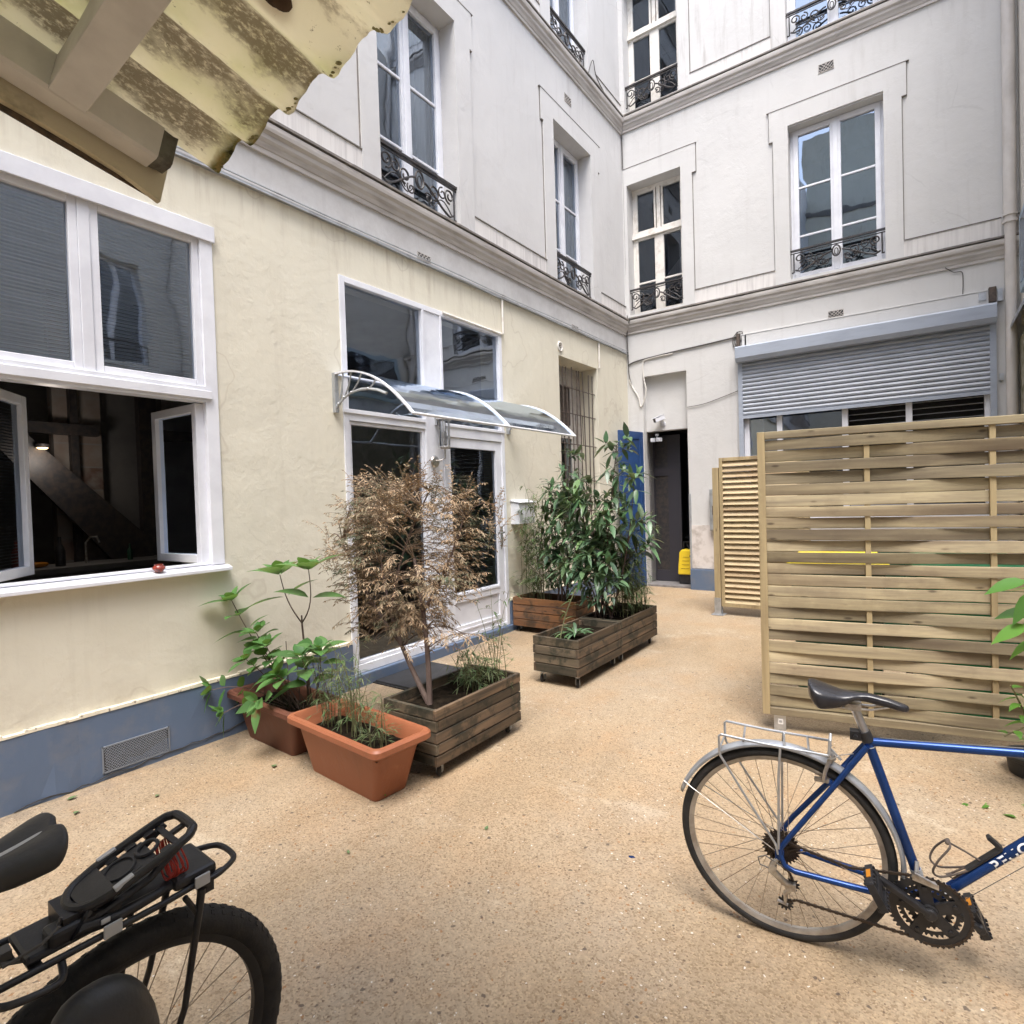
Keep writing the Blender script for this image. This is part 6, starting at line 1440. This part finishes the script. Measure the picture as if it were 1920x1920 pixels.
def blue_bike():
    c = Vector((-.422, 2.133, .335)); n = Vector((.10160896, -.99343818, -.05249945)).normalized(); u = Vector((.99481, .10175, 0)).normalized(); v = Vector((.00534, -.05223, .99862)).normalized()
    P = lambda s, h, o=0.: c+u*s+v*(h-.335)+n*o
    t = thing('bicycle', (c.x, c.y, 0), 'blue road bicycle with rear rack and black saddle, parked at the right', 'bicycle')
    HW = .335; BB = (.413, .258); ST = (.262, .742); HT = (.835, .815); HB = (.868, .725)
    wheel_parts(t, P, 0, HW, .338, .0165, 'rubber', 'rim', 'spoke')
    wheel_parts(t, P, 1.005, HW, .338, .0165, 'rubber', 'rim', 'spoke', 32, .022)
    fr = MB(); lerp2 = lambda a, b, k: (a[0]+(b[0]-a[0])*k, a[1]+(b[1]-a[1])*k)
    fr.tube([P(*BB), P(*ST), P(*lerp2(BB, ST, 1.05))], .0145, 16); fr.tube([P(ST[0]+.005, ST[1]+.003), P(HT[0], HT[1]-.018)], .0132, 16); fr.tube([P(*BB), P(HB[0]-.01, HB[1]+.02)], .0160, 16)
    fr.tube([P(*lerp2(HB, HT, -.12)), P(*lerp2(HB, HT, 1.15))], .018, 16)
    fr.tube([P(BB[0], BB[1], -.036), P(BB[0], BB[1], .036)], .021, 16)
    for s in (1, -1):
        fr.tube([P(ST[0]-.004, ST[1]-.008, s*.016), P(.16, .585, s*.032), P(.035, .405, s*.060), P(.006, .36, s*.063), P(.0, HW, s*.063)], [.0095, .009, .0085, .0085, .009], 12)
        fr.tube([P(.0, HW, s*.063), P(.014, .298, s*.063), P(.045, .285, s*.062), P(.25, .272, s*.043), P(BB[0]-.012, BB[1]+.002, s*.022)], [.009, .009, .0095, .0105, .011], 12)
        fr.obox(P(.0, HW-.004, s*.064), u*.014, v*.018, n*.003)
    fr.tube([P(.155, .595, -.033), P(.155, .595, .033)], .007, 8)
    for s in (1, -1): fr.tube([P(HB[0]+.01, HB[1]-.03, s*.03), P(.93, .55, s*.045), P(1.005, HW, s*.05)], [.012, .011, .007], 10)
    fr.tube([P(HB[0]+.01, HB[1]-.03, -.034), P(HB[0]+.01, HB[1]-.03, .034)], .014, 10)
    frm = fr.build('frame', 'bikeblue', t, smooth=True)
    mb = MB(); k = .17; mb.tube([P(*lerp2(BB, ST, k)), P(*lerp2(BB, ST, k+.035))], .0165, 16); mb.tube([P(*lerp2(BB, ST, .97)), P(*lerp2(BB, ST, .975))], .016, 16)
    mb.build('band', 'zinc', frm, smooth=True)
    mb = MB(); mb.tube([P(*lerp2(BB, (HB[0]-.01, HB[1]+.02), .10)), P(*lerp2(BB, (HB[0]-.01, HB[1]+.02), .13))], .0163, 16); mb.build('white_mark', 'bikewhite', frm, smooth=True)
    # lettering on the down tube
    cu = bpy.data.curves.new('lettering', 'FONT'); cu.body = 'PEUGEOT'; cu.size = .038; cu.extrude = .0; cu.offset = .0008; cu.space_character = 1.12; to = bpy.data.objects.new('lettering', cu); C.objects.link(to)
    bpy.context.view_layer.update(); me = bpy.data.meshes.new_from_object(to.evaluated_get(bpy.context.evaluated_depsgraph_get())); bpy.data.objects.remove(to)
    bd = bpy.data.curves.get('lettering')
    p0 = Vector(lerp2(BB, (HB[0]-.01, HB[1]+.02), .33)).to_2d() if False else None
    d0 = P(*lerp2(BB, (HB[0]-.01, HB[1]+.02), .345)); d1 = P(HB[0]-.01, HB[1]+.02); ax = (d1-d0).normalized(); nn = (n-ax*n.dot(ax)).normalized(); si = nn.cross(ax).normalized()
    if si.z < 0: si = -si
    lt = MB(); rr = .0167
    vs = []
    for q in me.vertices:
        y = (q.co.y-.0125)*1.0; an = y/rr; vs.append(d0+ax*q.co.x*1.22+si*math.sin(an-.12)*rr+nn*math.cos(an-.12)*rr)
    lt.add(vs, [tuple(p.vertices) for p in me.polygons]); lt.build('lettering', 'bikewhite', frm)
    # cable under the down tube and on the top tube
    mb = MB(); mb.tube([P(BB[0]+.02, BB[1]-.03, .012), P(HB[0]+.0, HB[1]-.035, .012)], .0011, 5)
    mb.tube([P(ST[0]+.03, ST[1]+.02, 0), P(ST[0]+.12, ST[1]+.026, 0), P(.70, .80, .0)], .0022, 6); mb.build('brake_cable', 'cable_d', t)
    # seat post and saddle
    mb = MB(); mb.tube([P(ST[0]-.002, ST[1]+.01), P(.222, .860)], .0132, 16); mb.build('seat_post', 'alu', t, smooth=True)
    mb = MB(); mb.tube([P(ST[0]+.0, ST[1]+.004), P(ST[0]-.012, ST[1]+.034)], .0185, 16); mb.obox(P(ST[0]-.035, ST[1]+.02, 0), u*.016, v*.014, n*.014); mb.tube([P(ST[0]-.035, ST[1]+.02, -.02), P(ST[0]-.035, ST[1]+.02, .026)], .006, 10); mb.build('seat_clamp', 'blackplastic', t, smooth=True)
    sd = MB(); S0, S1, hh = .092, .372, .905; ns, nr_ = 26, 22
    for i in range(ns+1):
        x = i/ns; s = S0+(S1-S0)*x
        e = math.sqrt(max(0, 1-((x-.0)/1.0)**2)) if False else 1
        wdt = .019+.058*max(0, 1-x/.52)**.75*1.0 if x < .52 else .019-.004*(x-.52)
        if x < .16: wdt *= math.sqrt(max(.02, 1-((.16-x)/.165)**2))
        if x > .93: wdt *= math.sqrt(max(.02, 1-((x-.93)/.0705)**2))
        top = hh+.018*max(0, 1-x/.35)-.010*math.sin(math.pi*min(1, x/.8))-.030*max(0, x-.62)/.38*1.1+.004
        th = .052*max(0, 1-x/.45)**.6+.020 if x < .45 else .020+.010*math.sin((x-.45)/.55*math.pi)
        if x < .12: th *= .35+.65*x/.12; 
        for k in range(nr_):
            a = 2*math.pi*k/nr_; ca, sa = math.cos(a), math.sin(a); y = wdt*math.copysign(abs(ca)**.8, ca); z = top-th*.5+th*.5*math.copysign(abs(sa)**.75, sa)
            sd.v.append(tuple(P(s, z-(.018 if sa < 0 and abs(ca) > .5 else 0)*max(0, 1-x/.5), y)))
    for i in range(ns):
        for k in range(nr_): sd.f.append((i*nr_+k, i*nr_+(k+1) % nr_, (i+1)*nr_+(k+1) % nr_, (i+1)*nr_+k))
    sd.f += [tuple(reversed(range(nr_))), tuple(ns*nr_+k for k in range(nr_))]
    sdl = sd.build('saddle', 'saddle', t, smooth=True)
    m = sdl.modifiers.new('subsurf', 'SUBSURF'); m.levels = 1; m.render_levels = 1
    mb = MB()
    for s in (-1, 1): mb.tube([P(.13, .862, s*.03), P(.17, .853, s*.022), P(.27, .855, s*.018), P(.34, .875, s*.008)], .0036, 8)
    mb.obox(P(.222, .858, 0), u*.022, v*.010, n*.024); mb.build('saddle_rails', 'chrome', sdl, smooth=True)
    # mudguard
    def fend(a0, a1, s0, name='mudguard'):
        mb = MB(); m = 48
        for i in range(m+1):
            a = R(a0+(a1-a0)*i/m); 
            for y, dr in ((-.023, -.010), (-.020, -.003), (-.010, .002), (0, .003), (.010, .002), (.020, -.003), (.023, -.010)): mb.v.append(tuple(P(s0+math.cos(a)*(.356+dr), HW+math.sin(a)*(.356+dr), y)))
        for i in range(m):
            for k in range(6): mb.f.append((i*7+k, i*7+k+1, (i+1)*7+k+1, (i+1)*7+k))
        o = mb.build(name, 'fender', t, smooth=True); so_ = o.modifiers.new('solid', 'SOLIDIFY'); so_.thickness = .0015; return o
    g = fend(-12, 160, 0)
    mb = MB()
    for s in (1, -1):
        a = R(153); mb.tube([P(.0, HW-.005, s*.058), P(math.cos(a)*.33, HW+math.sin(a)*.33, s*.03), P(math.cos(a)*.36, HW+math.sin(a)*.36, s*.022)], .0018, 6)
    mb.build('stay', 'chrome', g, smooth=True)
    fend(35, 165, 1.005)
    # rack
    mb = MB(); W = .058; hr = .706; r = .0042
    for s in (1, -1):
        mb.tube([P(.155, hr-.010, s*.032), P(.15, hr-.004, s*W), P(-.05, hr, s*W), P(-.178, hr+.008, s*W), P(-.185, hr+.002, s*W), P(-.185, hr-.055, s*W), P(-.182, hr-.068, s*W), P(-.10, hr-.20, s*.063), P(-.012, HW+.035, s*.068), P(-.004, HW+.0, s*.068)], r, 8)
        mb.tube([P(.01, hr-.001, s*W), P(.003, hr-.10, s*.063), P(-.002, HW+.02, s*.069)], r, 8)
    for s_ in (-.115, .012, .085): mb.tube([P(s_, hr-.003, -W), P(s_+.01, hr-.003, W)], r*.85, 8)
    mb.tube([P(-.185, hr-.045, -W), P(-.185, hr-.045, W)], r*.8, 8)
    mb.tube([P(.152, hr-.003, W), P(.156, hr+.045, W-.006), P(.157, hr+.058, .030)], r, 8); mb.tube([P(.152, hr-.003, -W), P(.152, hr-.003, W)], r, 8); mb.tube([P(.154, hr-.004, .0), P(.185, .668, 0)], r, 8)
    mb.build('rack', 'steel', t, smooth=True)
    # rear brake
    mb = MB(); bs = (.165, .640)
    for s in (1, -1):
        mb.tube([P(bs[0]+.0, bs[1]+.03, s*.004), P(bs[0]-.012, bs[1]+.035, s*.03), P(bs[0]-.025, bs[1]+.0, s*.042), P(bs[0]-.030, bs[1]-.035, s*.030)], [.007, .007, .006, .006], 8); mb.obox(P(bs[0]-.036, bs[1]-.04, s*.022), u*.022, v*.006, n*.006)
    mb.cyl(P(*bs, .0), P(bs[0]-.02, bs[1]+.02, 0), .008, 12); mb.tube([P(bs[0]-.01, bs[1]+.035, .03), P(bs[0]+.02, bs[1]+.06, .034), P(.22, .70, .01)], .002, 6); mb.cyl(P(bs[0]-.012, bs[1]+.033, .024), P(bs[0]-.012, bs[1]+.033, .036), .008, 10); mb.build('brake', 'chrome', t, smooth=True)
    # drivetrain
    mb = MB()
    for k, (te, o) in enumerate(((28, .022), (24, .027), (21, .031), (18, .035), (16, .039), (14, .043))): disc(mb, P, 0, HW, o, te*.00202, .012, te, .002)
    mb.cyl(P(0, HW, .02), P(0, HW, .048), .022, 20); mb.build('cassette', 'chain', t)
    mb = MB(); cw = .046
    disc(mb, P, *BB, cw, .107, .084, 48); disc(mb, P, *BB, cw-.007, .078, .066, 36); disc(mb, P, *BB, cw-.013, .058, .042, 26)
    for k in range(5):
        a = 2*math.pi*k/5+.5; mb.obox(P(BB[0]+math.cos(a)*.055, BB[1]+math.sin(a)*.055, cw-.004), (P(BB[0]+math.cos(a), BB[1]+math.sin(a), 0)-P(*BB, 0))*.042, (P(BB[0]-math.sin(a), BB[1]+math.cos(a), 0)-P(*BB, 0))*.017, n*.004)
        mb.cyl(P(BB[0]+math.cos(a)*.072, BB[1]+math.sin(a)*.072, cw-.008), P(BB[0]+math.cos(a)*.072, BB[1]+math.sin(a)*.072, cw+.005), .006, 10)
    mb.cyl(P(*BB, .03), P(*BB, cw+.010), .022, 20); mb.build('chainset', 'blackplastic', t)
    # chain guard disc of the outer ring is toothed; chain loop
    mb = MB(); oc = .041
    pt = [(.02, HW+.032), (.20, HW-.003), (BB[0]-.02, BB[1]+.103)]
    lo = [(BB[0]-.035, BB[1]-.099), (.20, .165), (.045, .170)]
    path = [P(*q, oc) for q in pt]
    for i in range(17):
        a = R(98-198*i/16); path.append(P(BB[0]+math.cos(a)*.104, BB[1]+math.sin(a)*.104, cw))
    path += [P(*q, oc) for q in lo]; path += [P(.012, .150, oc), P(.010, .185, oc), P(.040, .225, oc), P(.028, .262, oc), P(-.02, HW-.04, oc), P(-.04, HW, oc), P(-.02, HW+.035, oc), P(.02, HW+.032, oc)]
    for cc, ax, j in chainline(mb, path, .0100):
        sd_ = ax.cross(n).normalized()
        if j % 2: mb.obox(cc, ax*.0052, sd_*.0042, n*.0038)
        else: mb.obox(cc, ax*.0052, sd_*.0034, n*.0022)
    mb.build('chain', 'chain', t)
    mb = MB(); mb.tube([P(-.006, HW-.02, .062), P(-.022, .295, .064), P(-.028, .270, .060), P(.012, .232, .054), P(.030, .222, .050)], [.007, .010, .013, .012, .010], 10)
    mb.obox(P(.030, .222, .050), u*.016, v*.012, n*.012); mb.tube([P(.035, .218, .052), P(.014, .190, .050), P(.012, .155, .048)], [.006, .008, .005], 8); mb.cyl(P(-.020, .283, .05), P(-.020, .283, .074), .010, 12)
    mb.tube([P(-.012, .155, .046), P(.02, .148, .046)], .005, 8); rd = mb.build('rear_derailleur', 'chrome', t, smooth=True)
    mb = MB(); disc(mb, P, .012, .150, oc, .021, .004, 11, .004); disc(mb, P, .035, .222, oc, .018, .004, 10, .004); mb.build('jockey_wheel', 'blackplastic', rd)
    mb = MB(); mb.tube([P(-.030, .272, .062), P(-.062, .282, .066), P(-.068, .305, .066), P(-.045, .318, .066), P(.0, .300, .070), P(.05, .280, .066)], .0022, 6); mb.build('gear_cable', 'cable_d', rd, smooth=True)
    mb = MB(); mb.obox(P(.398, .358, .047), u*.030, v*.002, n*.003); mb.tube([P(.375, .372, .050), P(.43, .352, .052)], .004, 8); mb.tube([P(.385, .395, .022), P(.382, .37, .040)], .006, 8)
    for o in (.041, .052): mb.prism([(-.032, -.012), (.034, -.026), (.034, -.010), (-.032, .006)], P(.402, .363, o), u, v, n*.0012)
    mb.build('front_derailleur', 'chrome', t, smooth=True)
    def crank(ang, o0, o1, nm):
        cr = MB(); L = .165; e = (BB[0]+math.cos(ang)*L, BB[1]+math.sin(ang)*L)
        cr.bar(P(*BB, o0), P(*e, o1), .018, .022, n); cr.cyl(P(*e, o1-.008), P(*e, o1+.010), .014, 14); cr.cyl(P(*BB, o0-.01), P(*BB, o0+.010), .018, 16)
        k_ = cr.build('crank_arm', 'blackplastic', t, bevel=.004); sg = 1 if o1 > 0 else -1; oc2 = o1+sg*.060
        # platform pedal, slightly tipped
        a2 = R(-64); du = u*math.cos(a2)+v*math.sin(a2); dv = -u*math.sin(a2)+v*math.cos(a2); cc = P(*e, oc2); pb = MB()
        pb.cyl(P(*e, o1), P(*e, oc2+sg*.045), .010, 12)
        for s in (-1, 1):
            pb.obox(cc+du*s*.040, du*.006, dv*.011, n*.046); pb.obox(cc+n*s*.044, du*.044, dv*.011, n*.005)
            for q in (-.035, -.015, .005, .025, .04): pb.obox(cc+du*s*.040+n*q+dv*.013, du*.005, dv*.004, n*.003); pb.obox(cc+du*s*.040+n*q-dv*.013, du*.005, dv*.004, n*.003)
        pb.obox(cc, du*.012, dv*.012, n*.045)
        pd = pb.build('pedal', 'blackplastic', t, bevel=.002); rb = MB()
        rb.obox(cc-du*.0465, du*.0012, dv*.006, n*.018)
        rb.build('pedal_reflector', 'orange', pd)
    crank(R(148), .058, .070, 0); crank(R(-32), -.050, -.062, 1)
    # bottle cage on the down tube
    A0 = Vector((BB[0], BB[1])); A1 = Vector((HB[0]-.01, HB[1]+.02)); dx = (A1-A0).normalized(); nx = Vector((-dx.y, dx.x))
    Q = lambda l, q, o=0: P(*(A0+dx*l+nx*q), o)
    mb = MB(); mb.obox(Q(.225, .020), (Q(1, 0)-Q(0, 0))*.062, (Q(0, 1)-Q(0, 0))*.004, n*.013); mb.obox(Q(.285, .040), (Q(1, 0)-Q(0, 0))*.006, (Q(0, 1)-Q(0, 0))*.022, n*.012)
    k = mb.build('bottle_cage', 'blackplastic', t, bevel=.003)
    mb = MB(); loop = sm([Q(.168, .020, .010), Q(.140, .030, .016), Q(.100, .050, .026), Q(.098, .075, .034), Q(.135, .092, .036), Q(.185, .098, .024), Q(.190, .100, 0), Q(.185, .098, -.024), Q(.135, .092, -.036), Q(.098, .075, -.034), Q(.100, .050, -.026), Q(.140, .030, -.016), Q(.168, .020, -.010)])
    mb.tube(loop, .0032, 8); mb.tube([Q(.190, .100, 0), Q(.205, .060, .004), Q(.215, .024, .006)], .003, 8); mb.tube([Q(.17, .020, .008), Q(.118, .024, .014), Q(.110, .036, .0), Q(.118, .024, -.014), Q(.17, .020, -.008)], .003, 8); mb.blob(Q(.188, .103, 0), u*.008, v*.008, n*.012, 10, 6); mb.build('cage_wire', 'rust', k, smooth=True)
    # handlebar and stem (outside the picture)
    mb = MB(); mb.tube([P(*lerp2(HB, HT, 1.1)), P(HT[0]-.02, HT[1]+.08), P(HT[0]+.06, HT[1]+.10)], .011, 10); mb.tube([P(HT[0]+.06, HT[1]+.10, o) for o in (-.20, .20)], .0125, 12)
    for s in (1, -1): mb.tube([P(HT[0]+.06, HT[1]+.10, s*.20), P(HT[0]+.12, HT[1]+.09, s*.21), P(HT[0]+.15, HT[1]+.04, s*.21), P(HT[0]+.11, HT[1]-.03, s*.21), P(HT[0]+.03, HT[1]-.04, s*.21)], .0125, 12)
    mb.build('handlebar', 'chrome', t, smooth=True)
    # kick stand keeps it upright
    mb = MB(); mb.tube([P(.33, .262, -.02), P(.27, .11, -.13), P(.25, .012, -.20)], [.008, .007, .008], 8); mb.build('kickstand', 'blackplastic', t, smooth=True)
blue_bike()

# ================================================================== black utility bicycle, bottom left
def black_bike():
    c = Vector((-1.386, .482, .325)); n = Vector((.9975, 0, -.0697)).normalized(); u = Vector((0, 1, 0)); v = Vector((.0697, 0, .9975)).normalized()
    P = lambda s, h, o=0.: c+u*s+v*(h-.325)+n*o       # s grows rearwards (+y), o towards the viewer
    t = thing('bicycle', (c.x, c.y, 0), 'black utility bicycle with fat tyre and plastic rack adapter, cut off at the lower left', 'bicycle')
    wheel_parts(t, P, 0, .325, .355, .030, 'rubber', 'blackplastic', 'spoke', 32, .03, tread=True, rimw=.017, rimh=.012)
    wheel_parts(t, P, -1.08, .325, .355, .030, 'rubber', 'blackplastic', 'spoke', 32, .025, rimw=.017, rimh=.012)
    BB = (-.44, .28); ST = (-.30, .72); HT = (-.92, .86); HB = (-.95, .70)
    fr = MB(); fr.tube([P(*BB), P(*ST)], .018, 14); fr.tube([P(ST[0], ST[1]-.04), P(*HT)], .019, 14); fr.tube([P(*BB), P(*HB)], .026, 14); fr.tube([P(HB[0]-.005, HB[1]-.03), P(HT[0]+.003, HT[1]+.03)], .024, 14)
    for s in (1, -1):
        fr.tube([P(ST[0], ST[1]-.06, s*.02), P(-.15, .52, s*.05), P(0, .325, s*.068)], .0095, 10); fr.tube([P(BB[0], BB[1], s*.03), P(-.25, .29, s*.055), P(0, .325, s*.068)], .012, 10)
        fr.tube([P(HB[0], HB[1]-.03, s*.05), P(-1.08, .325, s*.06)], .014, 10)
    fr.build('frame', 'blackplastic', t, smooth=True)
    mb = MB(); mb.tube([P(*ST), P(-.275, .90)], .0145, 12); mb.build('seat_post', 'blackplastic', t, smooth=True)
    mb = MB(); mb.tube([P(HT[0], HT[1]), P(HT[0]+.03, HT[1]+.16)], .014, 10); mb.tube([P(HT[0]+.12, HT[1]+.17, -.32), P(HT[0]+.03, HT[1]+.16, -.1), P(HT[0]+.03, HT[1]+.16, .1), P(HT[0]+.12, HT[1]+.17, .32)], .012, 10); mb.build('handlebar', 'blackplastic', t, smooth=True)
    # saddle: two rear lobes with a grey channel
    sd = MB(); ns, m = 30, 28; S0, S1 = -.098, -.40; hh = .968
    for i in range(ns+1):
        x = i/ns; s = S0+(S1-S0)*x; wd = .082*(1-.78*min(1, max(0, (x-.12)/.62))**1.1) if x > .12 else .082
        wd *= math.sqrt(max(.03, 1-max(0, (.10-x)/.102)**2)); 
        if x > .93: wd *= math.sqrt(max(.03, 1-((x-.93)/.0705)**2))
        th = .062-.022*x; th *= (.35+.65*min(1, x/.10)); top = hh+.012*(1-min(1, x/.3))-.012*math.sin(math.pi*min(1, x*1.2))
        for k in range(m):
            a = 2*math.pi*k/m; ca, sa = math.cos(a), math.sin(a); y = wd*math.copysign(abs(ca)**.75, ca); z = top-th/2+th/2*math.copysign(abs(sa)**.7, sa)
            g = math.exp(-(y/.011)**2); z -= (.011*g if sa > 0 else 0); ss = s-(g*.030*max(0, 1-x/.12)); sd.v.append(tuple(P(ss, z, y)))
    for i in range(ns):
        for k in range(m): sd.f.append((i*m+k, i*m+(k+1) % m, (i+1)*m+(k+1) % m, (i+1)*m+k))
    sd.f += [tuple(reversed(range(m))), tuple(ns*m+k for k in range(m))]
    s_ = sd.build('saddle', 'darkgrey', t, smooth=True); sb = s_.modifiers.new('subsurf', 'SUBSURF'); sb.levels = 1; sb.render_levels = 1
    mb = MB(); pts = []
    for i in range(2, 24):
        x = i/ns; s = S0+(S1-S0)*x; pts.append(P(s, hh+.012*(1-min(1, x/.3))-.012*math.sin(math.pi*min(1, x*1.2))-.0085, 0))
    mb.tube(pts, [.005+.008*min(1, i/21*1.2) for i in range(len(pts))], 8, flat=.35, up=v); mb.build('grey_channel', 'greybit', s_, smooth=True)
    # rack
    mb = MB(); W = .062; hr = .742
    for o in (-W, W):
        mb.tube([P(-.34, hr+.01, o), P(-.15, hr+.004, o), P(.05, hr, o), P(.175, hr, o*.9)], .0065, 10)
    mb.tube(sm([P(.14, hr, W), P(.165, hr, W), P(.205, hr, W*.72), P(.218, hr, W*.35), P(.218, hr, -W*.35), P(.205, hr, -W*.72), P(.165, hr, -W), P(.14, hr, -W)]), .0065, 10)
    mb.tube(sm([P(-.125, hr-.005, W), P(-.135, hr-.012, W+.035), P(-.165, hr-.006, W+.048), P(-.215, hr, W+.040), P(-.235, hr+.003, W+.015), P(-.235, hr+.003, W)]), .0065, 10)
    mb.tube([P(-.34, hr+.01, -W), P(-.34, hr+.01, W)], .0065, 8)
    for s in (-.29, -.16): mb.obox(P(s, hr+.004, 0), u*.010, n*W, v*.002)
    mb.obox(P(-.235, hr+.001, -.02), u*.06, n*.02, v*.0025)
    for o in (-1, 1):
        mb.tube([P(.125, hr-.01, o*(W+.004)), P(.118, hr-.05, o*(W+.008)), P(.08, .50, o*.082), P(.03, .36, o*.078), P(.0, .325, o*.075)], [.009, .008, .0068, .007, .009], 10)
        mb.tube([P(.09, hr-.01, o*(W+.004)), P(.115, hr-.06, o*(W+.006))], .006, 8)
        mb.obox(P(.135, hr-.012, o*W), u*.016, n*.006, v*.014)
    mb.tube([P(.045, hr-.01, -W), P(.035, .62, -.074), P(.0, .40, -.076)], .0065, 8)
    mb.build('rack', 'blackplastic', t, smooth=True)
    # plastic child-seat adapter base on the rack, and its tilted upper tray
    mb = MB(); mb.obox(P(-.02, hr+.016, 0), u*.155, n*.052, v*.008); mb.obox(P(.118, hr+.016, 0), u*.045, n*.060, v*.012); mb.obox(P(-.08, hr+.030, .03), u*.06, n*.022, v*.016)
    ad = mb.build('rack_adapter', 'blackplastic', t, bevel=.009)
    mb = MB()
    for s in (.125, -.045): mb.obox(P(s, hr+.010, W+.008), u*.016, n*.0025, v*.013)
    mb.obox(P(-.055, hr+.03, W+.002), u*.008, n*.002, v*.005); build_each(mb, 'grey_clip', 'greybit', ad, bevel=.002)
    h0, h1, a0, a1 = .797, .862, -.092, .122
    T = lambda s, o, dz=0: P(s, h0+(h1-h0)*(s-a0)/(a1-a0)+dz, o)
    du = (T(1, 0)-T(0, 0)).normalized(); dn = n.cross(du).normalized(); dn = dn if dn.z > 0 else -dn
    mb = MB(); w = .052
    loop = [T(a0+.03, w-.006), T(a0+.09, w+.004), T(a1-.03, w+.004), T(a1-.008, w-.006), T(a1, w-.022), T(a1, -w+.022), T(a1-.008, -w+.006), T(a1-.03, -w-.004), T(a0+.09, -w-.004), T(a0+.03, -w+.006), T(a0+.006, -w+.022), T(a0-.004, 0), T(a0+.006, w-.022)]
    mb.tube(sm(loop, True), .0095, 10, True, up=dn)
    mb.obox(T((a0+a1)/2-.030, 0, -.008), du*((a1-a0)/2-.040), n*.036, dn*.005); mb.obox(T(a0+.035, 0, -.004), du*.028, n*.046, dn*.008)
    for o in (-1, 1):
        for k in range(4): mb.obox(T(a0+.05+k*.036, o*.044, -.004), du*.010, n*.010, dn*.004)
    mb.obox(T(a1-.035, 0, -.008), du*.006, n*.05, dn*.004); mb.obox(T(a1-.018, 0, -.008), du*.022, n*.006, dn*.004)
    tr = mb.build('upper_tray', 'blackplastic', t, smooth=False, bevel=.003)
    mb = MB(); mb.ring(T(.045, 0, .0), dn, .020, .004, 28, 6); mb.ring(T(-.008, 0, -.001), dn, .028, .003, 28, 6); mb.build('round_recess', 'darkgrey', tr, smooth=True)
    mb = MB()
    for s, o in ((-.02, w+.004), (-.01, -w-.004)): mb.obox(T(s, o, .006), du*.018, n*.006, dn*.005)
    build_each(mb, 'grey_clip', 'greybit', tr, bevel=.002)
    # side arms carrying the tray and dark belly between tray and base
    mb = MB()
    for o in (-1, 1):
        mb.tube([T(a0+.02, o*.045, -.01), P(-.10, hr+.03, o*.05), P(-.03, hr+.018, o*.052), P(.05, hr+.02, o*.05)], [.012, .014, .012, .009], 10); mb.tube([T(.10, o*.045, -.008), T(.03, o*.045, -.035), P(-.06, hr+.035, o*.045)], .008, 8)
    mb.obox(P(-.075, hr+.035, 0), u*.04, n*.040, v*.022); mb.build('tray_support', 'blackplastic', tr, smooth=True)
    mb = MB()
    rnc = random.Random(2)
    for k in range(7): q = lambda: rnc.uniform(-.004, .004); mb.tube(sm([T(.060+k*.005, .040+q(), -.014), P(.072+k*.004+q(), hr+.062, .056+q()), P(.068+k*.005+q(), hr+.040, .050+q()), P(.066+k*.005+q(), hr+.030, .02), T(.064+k*.004, -.01, -.014)]), .0020, 5)
    mb.build('red_cord', 'red', tr, smooth=True)
    # straps hanging at the front of the rack
    mb = MB(); mb.tube([P(-.115, .80, .03), P(-.13, hr+.02, .035), P(-.17, hr+.006, .02), P(-.21, hr+.012, .0)], .0035, 6); mb.tube([P(-.12, .79, .04), P(-.15, hr+.04, .05), P(-.20, hr+.02, .03)], .003, 6)
    mb.obox(P(-.205, hr+.014, -.015), u*.026, n*.012, v*.008); mb.build('strap', 'cable_d', t)
    # rounded dark cover by the near side of the wheel
    q = P(-.082, .585, .135); mb = MB(); mb.blob(q, u*.084, n*.052, v*.125-u*.02, 26, 16, .8); mb.build('side_bag', 'darkgrey', t, smooth=True)
    mb = MB(); mb.tube([P(-.44, .28, -.07), P(-.44, .28, .07)], .03, 16); mb.build('bottom_bracket', 'blackplastic', t)
    mb = MB()
    mb.tube([P(-.35, .27, -.04), P(-.30, .15, -.12), P(-.30, .013, -.16)], .008, 8); mb.build('kickstand', 'blackplastic', t)
black_bike()
